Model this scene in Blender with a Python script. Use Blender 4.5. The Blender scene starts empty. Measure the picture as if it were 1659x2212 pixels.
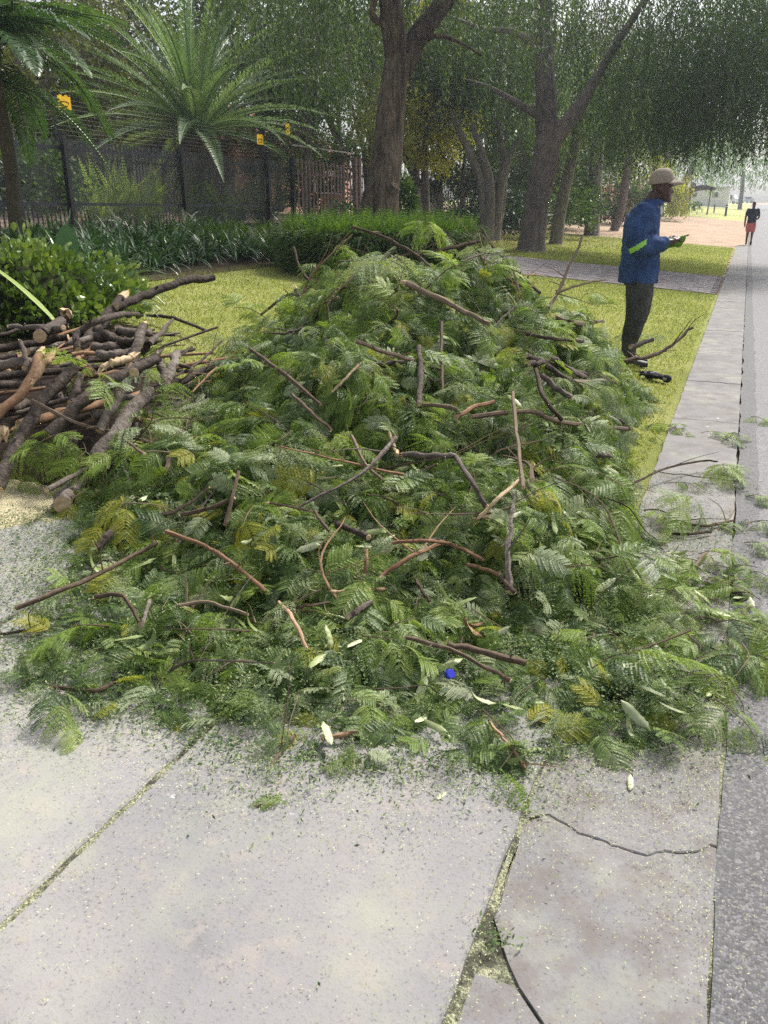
import bpy, bmesh, math, random
import numpy as np
from mathutils import Vector, Matrix, Euler, noise as mnoise

# ------------------------------------------------------------ camera, sky, sun, exposure
scene = bpy.context.scene
COL = scene.collection
R = math.radians
CAM_H, PITCH = 1.42, R(20.7)
FPX, CX, CY = 1726.0, 829.5, 1106.0            # focal length and centre in a 1659 x 2212 frame
cam_d = bpy.data.cameras.new('camera')
cam = bpy.data.objects.new('camera', cam_d)
COL.objects.link(cam)
cam.location = (0, 0, CAM_H)
cam.rotation_euler = (R(90) - PITCH, 0, 0)
cam_d.sensor_fit = 'VERTICAL'
cam_d.sensor_height = 36.0
cam_d.lens = 36.0 * FPX / 2212.0
cam_d.clip_start, cam_d.clip_end = 0.05, 2000
scene.camera = cam

SUN_AZ, SUN_EL = R(42), R(50)                   # azimuth to the right of +Y
world = bpy.data.worlds.new('World'); scene.world = world
world.use_nodes = True
wn = world.node_tree; wn.nodes.clear()
wo = wn.nodes.new('ShaderNodeOutputWorld'); wb = wn.nodes.new('ShaderNodeBackground')
sky = wn.nodes.new('ShaderNodeTexSky'); sky.sky_type = 'NISHITA'; sky.sun_disc = False
sky.sun_elevation = SUN_EL; sky.sun_rotation = SUN_AZ
sky.air_density = 1.0; sky.dust_density = 4.0; sky.ozone_density = 1.0
hs = wn.nodes.new('ShaderNodeHueSaturation'); hs.inputs['Saturation'].default_value = 0.35
wn.links.new(sky.outputs[0], hs.inputs['Color']); wn.links.new(hs.outputs[0], wb.inputs[0])
wb.inputs[1].default_value = 0.115
wn.links.new(wb.outputs[0], wo.inputs[0])
sd = bpy.data.lights.new('sun', 'SUN'); sun = bpy.data.objects.new('sun', sd); COL.objects.link(sun)
sd.energy = 2.9; sd.angle = R(9); sd.color = (1.0, 0.94, 0.85)
sdir = Vector((math.sin(SUN_AZ)*math.cos(SUN_EL), math.cos(SUN_AZ)*math.cos(SUN_EL), math.sin(SUN_EL)))
sun.rotation_euler = sdir.to_track_quat('Z', 'Y').to_euler()
sun.location = (20, 20, 40)
vs = scene.view_settings
vs.view_transform = 'Standard'; vs.look = 'None'; vs.gamma = 1.0; vs.use_curve_mapping = False
vs.exposure = 0.95
scene.cycles.max_bounces = 6; scene.cycles.diffuse_bounces = 2; scene.cycles.sample_clamp_indirect = 2.5; scene.cycles.glossy_bounces = 2
scene.cycles.transmission_bounces = 4; scene.cycles.transparent_max_bounces = 8; scene.cycles.volume_bounces = 0
scene.cycles.use_denoising = False
scene.cycles.caustics_reflective = False; scene.cycles.caustics_refractive = False

# ------------------------------------------------------------ frames of reference
RD = (math.sin(R(23.2)), math.cos(R(23.2)))      # along the road
SLOPE = 0.07
def zg(s):                                       # height of the verge at distance s left of the road line
    return SLOPE * min(max(s - 0.3, 0.0), 20.0)
def zl(L):                                       # the road climbs gently far away
    return .012*max(0.0, L - 40)
def W(L, s, dz=0.0):
    return Vector((L*RD[0] - s*RD[1], L*RD[1] + s*RD[0], zg(s) + zl(L) + dz))
def LS(x, y):
    return x*RD[0] + y*RD[1], -(x*RD[1] - y*RD[0])
def ray(px, py):
    dx, dy = px - CX, CY - py
    return Vector((dx, FPX*math.cos(PITCH) + dy*math.sin(PITCH), dy*math.cos(PITCH) - FPX*math.sin(PITCH)))
def at(px, py, Y):                               # the point at depth Y seen there
    d = ray(px, py); return Vector((0, 0, CAM_H)) + d*(Y/d.y)
def gz(x, y):
    a, b = LS(x, y); return zg(b) + zl(a)
def gnd(px, py, dz=0.0):                         # point on the sloping ground
    d = ray(px, py); o = Vector((0, 0, CAM_H))
    a = d.y*RD[0] - d.x*RD[1]                    # s per unit
    t = CAM_H/(-d.z) if d.z < 0 else 1e-1
    for k in range(60):
        p = o + d*t
        t2 = (CAM_H - zg(a*t) - zl((d.x*RD[0] + d.y*RD[1])*t) - dz)/(-d.z) if d.z < 0 else t
        t = 0.5*t + 0.5*t2
    return o + d*t

def frac_noise(x, y, z=0.0, o=3):
    v = 0; a = 1; f = 1
    for k in range(o):
        v += a*mnoise.noise((x*f, y*f, z*f + 7.3*k)); a *= .5; f *= 2.1
    return v

# ------------------------------------------------------------ tagging
def tag(o, label=None, cat=None, group=None, kind=None):
    if label: o['label'] = label
    if cat: o['category'] = cat
    if group: o['group'] = group
    if kind: o['kind'] = kind
    return o
def empty(name, loc=(0, 0, 0), label=None, cat=None, group=None):
    o = bpy.data.objects.new(name, None); COL.objects.link(o)
    o.location = loc; o.empty_display_size = .1
    return tag(o, label, cat, group)
def link(name, mesh, parent=None, loc=None, rot=None, scl=None):
    o = bpy.data.objects.new(name, mesh); COL.objects.link(o)
    if parent: o.parent = parent
    if loc is not None: o.location = loc
    if rot is not None: o.rotation_euler = rot
    if scl is not None: o.scale = (scl,)*3 if isinstance(scl, (int, float)) else scl
    return o
def copy_tree(o, parent=None):
    c = o.copy(); COL.objects.link(c); c.parent = parent
    for ch in list(o.children): copy_tree(ch, c)
    return c

# ------------------------------------------------------------ mesh builder
class MB:
    def __init__(s): s.v = []; s.f = []; s.t = []; s.m = []; s.cur = 0
    def add(s, vs_, fs, t=0.5, m=None):
        b = len(s.v); s.v.extend([tuple(q) for q in vs_]); s.t.extend([t]*len(vs_))
        for f in fs: s.f.append(tuple(b + i for i in f)); s.m.append(s.cur if m is None else m)
        return b
    def box(s, c, h, rot=None, t=.5, m=None):
        cs = [Vector((sx*h[0], sy*h[1], sz*h[2])) for sz in (-1, 1) for sy in (-1, 1) for sx in (-1, 1)]
        if rot is not None: cs = [rot @ q for q in cs]
        c = Vector(c)
        s.add([c + q for q in cs], [(0,2,3,1),(4,5,7,6),(0,1,5,4),(2,6,7,3),(1,3,7,5),(0,4,6,2)], t, m)
    def tube(s, pts, rad, n=6, cap=True, t=.5, m=None, rough=0., rng=None, capm=None):
        P = [Vector(p) for p in pts]; K = len(P)
        if isinstance(rad, (int, float)): rad = [rad]*K
        T = [(P[min(i+1, K-1)] - P[max(i-1, 0)]).normalized() for i in range(K)]
        up = Vector((0, 0, 1)) if abs(T[0].z) < .9 else Vector((1, 0, 0))
        a = T[0].cross(up).normalized()
        vs_ = []
        for i in range(K):
            a = (a - T[i]*a.dot(T[i])).normalized(); b = T[i].cross(a)
            for j in range(n):
                th = 2*math.pi*j/n
                r = rad[i]*(1 + (rng.uniform(-rough, rough) if rough and rng else 0))
                vs_.append(P[i] + (a*math.cos(th) + b*math.sin(th))*r)
        fs = [(i*n + j, i*n + (j+1) % n, (i+1)*n + (j+1) % n, (i+1)*n + j) for i in range(K-1) for j in range(n)]
        b0 = s.add(vs_, fs, t, m)
        if cap:
            s.f.append(tuple(b0 + j for j in range(n))[::-1]); s.m.append(s.cur if m is None else m)
            s.f.append(tuple(b0 + (K-1)*n + j for j in range(n))); s.m.append(s.cur if m is None else m)
    def loft(s, secs, n=14, t=.5, m=None):       # secs: (centre, axis a, axis b)
        vs_ = []
        for c, a, b in secs:
            c, a, b = Vector(c), Vector(a), Vector(b)
            for j in range(n):
                th = 2*math.pi*j/n; vs_.append(c + a*math.cos(th) + b*math.sin(th))
        K = len(secs)
        fs = [(i*n + j, i*n + (j+1) % n, (i+1)*n + (j+1) % n, (i+1)*n + j) for i in range(K-1) for j in range(n)]
        fs += [tuple(range(n))[::-1], tuple((K-1)*n + j for j in range(n))]
        s.add(vs_, fs, t, m)
    def ball(s, c, r, n=10, k=7, t=.5, m=None, rot=None):
        c = Vector(c); r = Vector((r, r, r)) if isinstance(r, (int, float)) else Vector(r)
        vs_ = []
        for i in range(1, k):
            ph = math.pi*i/k
            for j in range(n):
                th = 2*math.pi*j/n
                q = Vector((r.x*math.sin(ph)*math.cos(th), r.y*math.sin(ph)*math.sin(th), r.z*math.cos(ph)))
                vs_.append(c + (rot @ q if rot is not None else q))
        q0, q1 = Vector((0, 0, r.z)), Vector((0, 0, -r.z))
        if rot is not None: q0, q1 = rot @ q0, rot @ q1
        vs_ += [c + q0, c + q1]; N = len(vs_)
        fs = [(i*n + j, (i+1)*n + j, (i+1)*n + (j+1) % n, i*n + (j+1) % n) for i in range(k-2) for j in range(n)]
        fs += [(N-2, j, (j+1) % n) for j in range(n)] + [(N-1, (k-2)*n + (j+1) % n, (k-2)*n + j) for j in range(n)]
        s.add(vs_, fs, t, m)
    def mesh(s, name, mats, smooth=False):
        me = bpy.data.meshes.new(name); me.from_pydata(s.v, [], s.f)
        if not isinstance(mats, (list, tuple)): mats = [mats]
        for m_ in mats: me.materials.append(m_)
        if len(mats) > 1: me.polygons.foreach_set('material_index', s.m)
        at_ = me.attributes.new('t', 'FLOAT', 'POINT'); at_.data.foreach_set('value', s.t)
        if smooth:
            me.polygons.foreach_set('use_smooth', [True]*len(me.polygons)); me.update(); me.set_sharp_from_angle(angle=R(52))
        me.update(); return me
    def obj(s, name, mats, parent=None, smooth=False, **kw):
        return link(name, s.mesh(name, mats, smooth), parent, **kw)

def np_mesh(name, V, F, mats, t=None, smooth=False, mi=None):      # V (n,3), F (m,k) arrays
    me = bpy.data.meshes.new(name)
    V = np.asarray(V, np.float32); F = np.asarray(F, np.int32); k = F.shape[1]
    me.vertices.add(len(V)); me.vertices.foreach_set('co', V.ravel())
    me.loops.add(F.size); me.loops.foreach_set('vertex_index', F.ravel())
    me.polygons.add(len(F)); me.polygons.foreach_set('loop_start', np.arange(0, F.size, k, dtype=np.int32))
    me.polygons.foreach_set('loop_total', np.full(len(F), k, np.int32))
    if not isinstance(mats, (list, tuple)): mats = [mats]
    for m_ in mats: me.materials.append(m_)
    if t is not None:
        a = me.attributes.new('t', 'FLOAT', 'POINT'); a.data.foreach_set('value', np.asarray(t, np.float32))
    if smooth: me.polygons.foreach_set('use_smooth', np.ones(len(F), bool))
    if mi is not None: me.polygons.foreach_set('material_index', np.asarray(mi, np.int32))
    me.update(calc_edges=True); me.validate(); return me

def spline(pts, k=6):
    P = [Vector(p) for p in pts]
    if len(P) < 3: return [P[0].lerp(P[-1], i/k) for i in range(k+1)]
    out = []
    Q = [P[0]*2 - P[1]] + P + [P[-1]*2 - P[-2]]
    for i in range(1, len(Q) - 2):
        a, b, c, d = Q[i-1], Q[i], Q[i+1], Q[i+2]
        for j in range(k):
            u = j/k
            out.append(0.5*((2*b) + (c - a)*u + (2*a - 5*b + 4*c - d)*u*u + (3*b - a - 3*c + d)*u**3))
    out.append(P[-1]); return out
def lerp_list(vals, n):
    return [float(x) for x in np.interp(np.linspace(0, len(vals)-1, n), range(len(vals)), vals)]

TMP = bpy.data.scenes.new('workbench')           # small scene in which modifiers are evaluated quickly
def baked(data_or_obj):
    o = data_or_obj; TMP.collection.objects.link(o); vl = TMP.view_layers[0]; vl.update()
    me = bpy.data.meshes.new_from_object(o.evaluated_get(vl.depsgraph)); bpy.data.objects.remove(o); return me

# ------------------------------------------------------------ materials
def new_mat(name):
    m = bpy.data.materials.new(name); m.use_nodes = True
    nt = m.node_tree; nt.nodes.clear()
    o = nt.nodes.new('ShaderNodeOutputMaterial'); p = nt.nodes.new('ShaderNodeBsdfPrincipled')
    nt.links.new(p.outputs[0], o.inputs[0]); return m, nt, p, o
def N(nt, typ, **kw):
    n = nt.nodes.new(typ)
    for k, v in kw.items():
        if k in n.inputs.keys(): n.inputs[k].default_value = v
        else: setattr(n, k, v)
    return n
def ramp(nt, src, stops):
    r = nt.nodes.new('ShaderNodeValToRGB'); e = r.color_ramp.elements
    while len(e) > 1: e.remove(e[-1])
    e[0].position, e[0].color = stops[0][0], (*stops[0][1], 1)
    for p_, c in stops[1:]:
        x = e.new(p_); x.color = (*c, 1)
    nt.links.new(src, r.inputs[0]); return r.outputs[0]
def mixc(nt, fac, a, b, typ='MIX'):
    m = nt.nodes.new('ShaderNodeMix'); m.data_type = 'RGBA'; m.blend_type = typ
    for sock, val in ((m.inputs[0], fac), (m.inputs[6], a), (m.inputs[7], b)):
        if isinstance(val, (int, float)): sock.default_value = val
        elif isinstance(val, tuple): sock.default_value = (*val, 1)
        else: nt.links.new(val, sock)
    return m.outputs[2]
def math_(nt, op, a, b=0.0):
    m = nt.nodes.new('ShaderNodeMath'); m.operation = op
    for sock, val in ((m.inputs[0], a), (m.inputs[1], b)):
        if isinstance(val, (int, float)): sock.default_value = val
        else: nt.links.new(val, sock)
    return m.outputs[0]
def coords(nt, scale=None, kind='Object'):
    tc = nt.nodes.new('ShaderNodeTexCoord')
    if scale is None: return tc.outputs[kind]
    mp = nt.nodes.new('ShaderNodeMapping'); mp.inputs['Scale'].default_value = scale
    nt.links.new(tc.outputs[kind], mp.inputs[0]); return mp.outputs[0]
def noise_(nt, vec, scale, detail=4, rough=.55, out='Fac'):
    n = nt.nodes.new('ShaderNodeTexNoise'); n.inputs['Scale'].default_value = scale
    n.inputs['Detail'].default_value = detail; n.inputs['Roughness'].default_value = rough
    if vec is not None: nt.links.new(vec, n.inputs['Vector'])
    return n.outputs[out]
def bump(nt, p, h, strength=.5, dist=.01):
    b = nt.nodes.new('ShaderNodeBump'); b.inputs['Strength'].default_value = strength; b.inputs['Distance'].default_value = dist
    nt.links.new(h, b.inputs['Height']); nt.links.new(b.outputs[0], p.inputs['Normal'])

def leaf_mat(name, stops, trans=.35, rough=.5, spec=.35, tw=.6, nscale=None):
    """foliage: colour by the leaf's own 't' and by a random value of each object"""
    m, nt, p, o = new_mat(name)
    a = N(nt, 'ShaderNodeAttribute', attribute_name='t'); oi = nt.nodes.new('ShaderNodeObjectInfo')
    f = math_(nt, 'ADD', math_(nt, 'MULTIPLY', a.outputs['Fac'], tw), math_(nt, 'MULTIPLY', oi.outputs['Random'], 1 - tw))
    if nscale:
        f = math_(nt, 'ADD', f, math_(nt, 'MULTIPLY', math_(nt, 'SUBTRACT', noise_(nt, coords(nt), nscale, 2), .5), .8))
    c = ramp(nt, f, stops)
    nt.links.new(c, p.inputs['Base Color'])
    p.inputs['Roughness'].default_value = rough; p.inputs['Specular IOR Level'].default_value = spec
    if trans:
        tr = nt.nodes.new('ShaderNodeBsdfTranslucent'); mx = nt.nodes.new('ShaderNodeMixShader'); mx.inputs[0].default_value = trans
        c2 = mixc(nt, 1.0, c, (1.15, 1.2, .55), 'MULTIPLY')
        nt.links.new(c2, tr.inputs[0])
        nt.links.new(p.outputs[0], mx.inputs[1]); nt.links.new(tr.outputs[0], mx.inputs[2]); nt.links.new(mx.outputs[0], o.inputs[0])
    return m
def bark_mat(name, stops, scale=18, stretch=(1, 1, 1), bmp=.8, dist=.02, rnd=0.25):
    m, nt, p, o = new_mat(name)
    v = coords(nt, stretch)
    n1 = noise_(nt, v, scale, 6, .65); n2 = noise_(nt, v, scale*.18, 3)
    oi = nt.nodes.new('ShaderNodeObjectInfo')
    f = math_(nt, 'ADD', math_(nt, 'MULTIPLY', n1, .65), math_(nt, 'MULTIPLY', n2, .35))
    f = math_(nt, 'ADD', f, math_(nt, 'MULTIPLY', math_(nt, 'SUBTRACT', oi.outputs['Random'], .5), rnd))
    nt.links.new(ramp(nt, f, stops), p.inputs['Base Color'])
    p.inputs['Roughness'].default_value = .85; p.inputs['Specular IOR Level'].default_value = .2
    bump(nt, p, n1, bmp, dist); return m
def plain(name, col, rough=.6, spec=.3, nscale=0, var=.25, metal=0, bmp=0, bs=60):
    m, nt, p, o = new_mat(name)
    if nscale:
        n = noise_(nt, coords(nt), nscale, 4)
        lo = tuple(c*(1 - var) for c in col); hi = tuple(min(1, c*(1 + var)) for c in col)
        nt.links.new(ramp(nt, n, [(.3, lo), (.7, hi)]), p.inputs['Base Color'])
    else: p.inputs['Base Color'].default_value = (*col, 1)
    p.inputs['Roughness'].default_value = rough; p.inputs['Specular IOR Level'].default_value = spec; p.inputs['Metallic'].default_value = metal
    if bmp: bump(nt, p, noise_(nt, coords(nt), bs, 4), bmp, .01)
    return m
# ------------------------------------------------------------ ground, lawns, slabs, gutter, road
ROT = (0, 0, -R(23.2))                           # local frame of every sheet: x = -s, y = L
def sheet(name, Ls, ss, dz, mat, kind='structure', jit=0.0, seed=0, parent=None):
    rng = random.Random(seed); V = []; F = []
    nL, nS = len(Ls), len(ss)
    for i, L in enumerate(Ls):
        for j, s_ in enumerate(ss):
            a, b = L, s_
            if jit and j in (0, nS-1): b += jit*frac_noise(L*3.1, j*5.0 + seed)
            if jit and i in (0, nL-1): a += jit*frac_noise(s_*3.1, i*5.0 + seed + 9)
            V.append((-b, a, zg(s_) + zl(a) + dz))
    for i in range(nL-1):
        for j in range(nS-1):
            F.append((i*nS + j, (i+1)*nS + j, (i+1)*nS + j + 1, i*nS + j + 1))
    me = bpy.data.meshes.new(name); me.from_pydata(V, [], F); me.materials.append(mat); me.update()
    o = link(name, me, parent, rot=None if parent else ROT)
    if kind: o['kind'] = kind
    return o
def ar(a, b, st): return list(np.linspace(a, b, max(2, int(abs(b-a)/st) + 1)))

# materials of the setting
def m_ground():
    m, nt, p, o = new_mat('sandy_soil'); v = coords(nt)
    n1 = noise_(nt, v, 1.3, 6, .6); n2 = noise_(nt, v, 40, 4, .7); n3 = noise_(nt, v, .25, 4)
    sand = ramp(nt, n1, [(.3, (.30, .21, .145)), (.5, (.42, .32, .24)), (.7, (.50, .40, .31))])
    sand = mixc(nt, math_(nt, 'MULTIPLY', n2, .5), sand, (.28, .19, .12))
    grass = ramp(nt, n1, [(.3, (.30, .33, .10)), (.7, (.46, .45, .20))])
    sep = nt.nodes.new('ShaderNodeSeparateXYZ'); nt.links.new(v, sep.inputs[0])
    f = math_(nt, 'ADD', math_(nt, 'MULTIPLY', math_(nt, 'SUBTRACT', sep.outputs[1], 84.0), .3), math_(nt, 'MULTIPLY', math_(nt, 'SUBTRACT', n3, .5), 6.0))
    cl = nt.nodes.new('ShaderNodeClamp'); nt.links.new(f, cl.inputs[0])
    f2 = math_(nt, 'GREATER_THAN', math_(nt, 'MULTIPLY', sep.outputs[0], -1.0), .3)
    nt.links.new(mixc(nt, math_(nt, 'MULTIPLY', cl.outputs[0], f2), sand, grass), p.inputs['Base Color'])
    p.inputs['Roughness'].default_value = .95; p.inputs['Specular IOR Level'].default_value = .1
    bump(nt, p, n2, .6, .02); return m
def m_lawn():
    m, nt, p, o = new_mat('lawn_turf'); v = coords(nt)
    n1 = noise_(nt, v, 1.1, 5, .6); n2 = noise_(nt, v, 55, 5, .75)
    c = ramp(nt, n1, [(.28, (.21, .235, .065)), (.5, (.31, .33, .105)), (.72, (.43, .42, .18))])
    c = mixc(nt, math_(nt, 'MULTIPLY', n2, .55), c, (.15, .19, .04))
    nt.links.new(c, p.inputs['Base Color']); p.inputs['Roughness'].default_value = .95; p.inputs['Specular IOR Level'].default_value = .1
    bump(nt, p, n2, .9, .03); return m
def m_concrete(name, base, warm=0.0):
    m, nt, p, o = new_mat(name); v = coords(nt)
    n1 = noise_(nt, v, 2.2, 6, .6); n2 = noise_(nt, v, 130, 3, .7); n3 = noise_(nt, v, 14, 5, .65)
    b = base
    c = ramp(nt, n1, [(.25, (b*.66, b*.655, b*.68)), (.42, (b*.92, b*.905, b*.925)), (.58, (b*1.05, b*1.015, b*1.02)), (.75, (b*1.25, b*1.20, b*1.19))])
    c = mixc(nt, ramp_f(nt, n3, .54, .72), c, (b*1.2, b*1.08, b*1.02))
    c = mixc(nt, math_(nt, 'MULTIPLY', ramp_f(nt, n2, .54, .74), .5), c, (b*.36, b*.35, b*.35))
    v2 = nt.nodes.new('ShaderNodeTexVoronoi'); v2.inputs['Scale'].default_value = 6.5; nt.links.new(v, v2.inputs['Vector'])
    d = math_(nt, 'ADD', v2.outputs['Distance'], math_(nt, 'MULTIPLY', math_(nt, 'SUBTRACT', noise_(nt, v, 45, 4, .8), .5), .30))
    spot = ramp(nt, d, [(.03, (1, 1, 1)), (.085, (0, 0, 0))])

    sc = nt.nodes.new('ShaderNodeSeparateColor'); nt.links.new(v2.outputs['Color'], sc.inputs[0])
    pick = math_(nt, 'GREATER_THAN', sc.outputs[0], .45)
    c = mixc(nt, math_(nt, 'MULTIPLY', math_(nt, 'MULTIPLY', spot, pick), .8), c, (.74, .74, .72))      # bird-lime splashes
    n6 = noise_(nt, v, 3.1, 4, .65)
    c = mixc(nt, math_(nt, 'MULTIPLY', ramp_f(nt, n6, .50, .70), .30), c, (.38, .40, .27))      # fine sawdust trodden into the surface
    nt.links.new(c, p.inputs['Base Color']); p.inputs['Roughness'].default_value = .85; p.inputs['Specular IOR Level'].default_value = .25
    if warm:
        n5 = noise_(nt, v, 7, 5, .7)
        c = mixc(nt, math_(nt, 'MULTIPLY', ramp_f(nt, n5, .44, .66), warm), c, (b*.66, b*.58, b*.55))
        nt.links.new(c, p.inputs['Base Color'])
    h = math_(nt, 'ADD', math_(nt, 'MULTIPLY', n2, .6), math_(nt, 'MULTIPLY', n3, .6))
    bump(nt, p, h, .5, .004); return m
def ramp_f(nt, src, a, b):
    r = nt.nodes.new('ShaderNodeMapRange'); r.inputs[1].default_value = a; r.inputs[2].default_value = b
    nt.links.new(src, r.inputs[0]); return r.outputs[0]
def m_asphalt(name, b):
    m, nt, p, o = new_mat(name); v = coords(nt)
    vo = nt.nodes.new('ShaderNodeTexVoronoi'); vo.inputs['Scale'].default_value = 170; nt.links.new(v, vo.inputs['Vector'])
    sc = nt.nodes.new('ShaderNodeSeparateColor'); nt.links.new(vo.outputs['Color'], sc.inputs[0])
    n1 = noise_(nt, v, 3, 5); n2 = noise_(nt, v, 230, 2)
    c = ramp(nt, sc.outputs[0], [(0, (b*.45, b*.46, b*.54)), (.6, (b*.9, b*.92, b*1.04)), (1, (b*2.2, b*2.15, b*2.2))])
    c = mixc(nt, math_(nt, 'MULTIPLY', n1, .7), c, (b*1.3, b*1.25, b*1.2))
    nt.links.new(c, p.inputs['Base Color']); p.inputs['Roughness'].default_value = .8; p.inputs['Specular IOR Level'].default_value = .3
    bump(nt, p, math_(nt, 'SUBTRACT', 1.0, vo.outputs['Distance']), .30, .004); return m
M_GROUND, M_LAWN = m_ground(), m_lawn()
M_SLAB = [m_concrete('slab_concrete_%d' % k, b) for k, b in enumerate((.235, .265, .25))]
M_GUT = m_concrete('gutter_concrete', .21, .8)
M_ASPH, M_ASPH2 = m_asphalt('asphalt', .15), m_asphalt('asphalt_edge', .105)
M_SOIL = plain('bed_soil', (.045, .035, .022), .95, .1, 6, .5, bmp=.8)
def m_brick():
    m, nt, p, o = new_mat('paving_brick'); oi = nt.nodes.new('ShaderNodeObjectInfo')
    a = N(nt, 'ShaderNodeAttribute', attribute_name='t'); v = coords(nt)
    f = math_(nt, 'ADD', math_(nt, 'MULTIPLY', noise_(nt, v, 30, 4), .5), math_(nt, 'MULTIPLY', a.outputs['Fac'], .5))
    f = math_(nt, 'ADD', math_(nt, 'MULTIPLY', oi.outputs['Random'], .25), math_(nt, 'MULTIPLY', f, .75))
    nt.links.new(ramp(nt, f, [(.2, (.13, .115, .125)), (.5, (.20, .175, .18)), (.8, (.27, .23, .22))]), p.inputs['Base Color'])
    p.inputs['Roughness'].default_value = .8; return m
M_BRICK = m_brick()

sheet('ground', ar(-60, 0, 6) + ar(2, 80, 2) + ar(90, 420, 15), [-300, -120, -60, -20, -8, -.14, .3] + ar(2, 20.3, 2) + [40, 80, 160, 320], -.05, M_GROUND)
sheet('lawn', ar(3.2, 16.1, .12), [.295] + ar(.6, 8.0, .3), -.022, M_LAWN, jit=.03, seed=3)
sheet('lawn', ar(20.65, 37, .2), [.36] + ar(.6, 8.6, .4), -.022, M_LAWN, jit=.12, seed=5)
sheet('flower_bed', ar(6.5, 27, 1.0), ar(7.6, 15, .6), -.012, M_SOIL, jit=.12, seed=8)
sheet('flower_bed', ar(3.2, 6.4, .4), ar(5.3, 8.4, .4), -.008, M_SOIL, jit=.12, seed=9)

# asphalt road with a separate edge strip along the gutter
road = sheet('road', ar(-6, 12, .07) + ar(14, 80, 2) + ar(90, 300, 15), [-8, -6, -4, -2, -1, -.55, -.20], -.012, M_ASPH, jit=.016, seed=11)
sheet('edge_strip', ar(-6, 12, .05) + ar(14, 80, 2), [-.255, -.20, -.144], -.006, M_ASPH2, kind=None, jit=.018, seed=12, parent=road)

# polygons extruded into slabs
def slab(name, pts, top, thick, mat, parent, cham=.006):
    P = [Vector((-s_, L, 0)) for L, s_ in pts]; n = len(P); c = sum(P, Vector())/n
    V = []; F = []
    def z(q): return zg(-q.x)
    ins = [q + (c - q).normalized()*cham for q in P]
    for ring, dz in ((P, top - thick), (P, top - cham), (ins, top)):
        V += [(q.x, q.y, z(q) + dz) for q in ring]
    for r in range(2):
        for i in range(n): F.append((r*n + i, r*n + (i+1) % n, (r+1)*n + (i+1) % n, (r+1)*n + i))
    F.append(tuple(2*n + i for i in range(n)))
    A = sum(P[i].x*P[(i+1) % n].y - P[(i+1) % n].x*P[i].y for i in range(n))
    if A < 0: F = [f[::-1] for f in F]
    me = bpy.data.meshes.new(name); me.from_pydata(V, [], F); me.materials.append(mat); me.update()
    return link(name, me, parent)
def edge(a, b, n, j, seed):                       # a ragged line between two (L, s) points
    out = []
    d = (b[0]-a[0], b[1]-a[1]); l = math.hypot(*d) or 1; nx, ny = -d[1]/l, d[0]/l
    for i in range(n):
        u = i/n; w = j*frac_noise(u*l*9 + seed*3.7, seed*1.3)*min(1, 6*u, 6*(1-u) + .2)
        out.append((a[0] + d[0]*u + nx*w, a[1] + d[1]*u + ny*w))
    return out
def rect_slab(L0, L1, s0, s1, j, seed):
    c = [(L0, s0), (L1, s0), (L1, s1), (L0, s1)]; out = []
    for k in range(4):
        a, b = c[k], c[(k+1) % 4]; n = max(3, int(math.hypot(a[0]-b[0], a[1]-b[1])/.05))
        out += edge(a, b, n, j, seed + k)
    return out
drive = empty('concrete_driveway'); drive.rotation_euler = ROT; drive['kind'] = 'structure'
slab('slab', rect_slab(-1.4, 3.6, .315, 1.178, .006, 1), .012, .06, M_SLAB[0], drive)
slab('slab', rect_slab(-1.4, 3.5, 1.200, 2.10, .006, 6), .004, .06, M_SLAB[1], drive)
slab('slab', rect_slab(-1.4, 2.6, 2.118, 3.00, .006, 11), .007, .06, M_SLAB[2], drive)

def m_joint():
    m, nt, p, o = new_mat('joint_debris'); n = noise_(nt, coords(nt), 150, 3, .8); n2 = noise_(nt, coords(nt), 9, 4, .7)
    c = ramp(nt, n, [(.38, (.10, .10, .06)), (.5, (.30, .31, .20)), (.62, (.52, .52, .36))])
    nt.links.new(mixc(nt, ramp_f(nt, n2, .46, .56), c, (.075, .075, .05)), p.inputs['Base Color']); p.inputs['Roughness'].default_value = .95; bump(nt, p, n, 1.0, .01); return m
M_JOINT = m_joint()
for k, (sa, sb, dz_) in enumerate(((.295, .322, -.006), (1.174, 1.206, -.004), (2.10, 2.13, -.002))):
    sheet('joint_debris', ar(-1.4, 3.4, .1), [sa, sb], dz_, M_JOINT, kind='stuff', jit=.01, seed=30 + k, parent=drive)
gut = empty('gutter'); gut.rotation_euler = ROT; gut['kind'] = 'structure'
sheet('joint_debris', ar(-.95, 2.2, .1), [-.15, 0, .3], -.011, M_JOINT, kind='stuff', parent=gut)
def pxLS(px, py):
    q = gnd(px, py); return LS(q.x, q.y)
crack = [pxLS(*q) for q in ((1572, 1832), (1480, 1838), (1409, 1843), (1322, 1824), (1240, 1790), (1172, 1758))]
tri = [pxLS(*q) for q in ((1064, 1978), (1094, 2073), (1117, 2124), (1168, 2200), (1200, 2262), (1225, 2330))]
SG0, SG1 = -.138, .307
crack[0] = (crack[0][0], SG0)
crack = sum([edge(a, b, 7, .020, 90 + k) for k, (a, b) in enumerate(zip(crack[:-1], crack[1:]))], []) + [crack[-1]]
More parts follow.
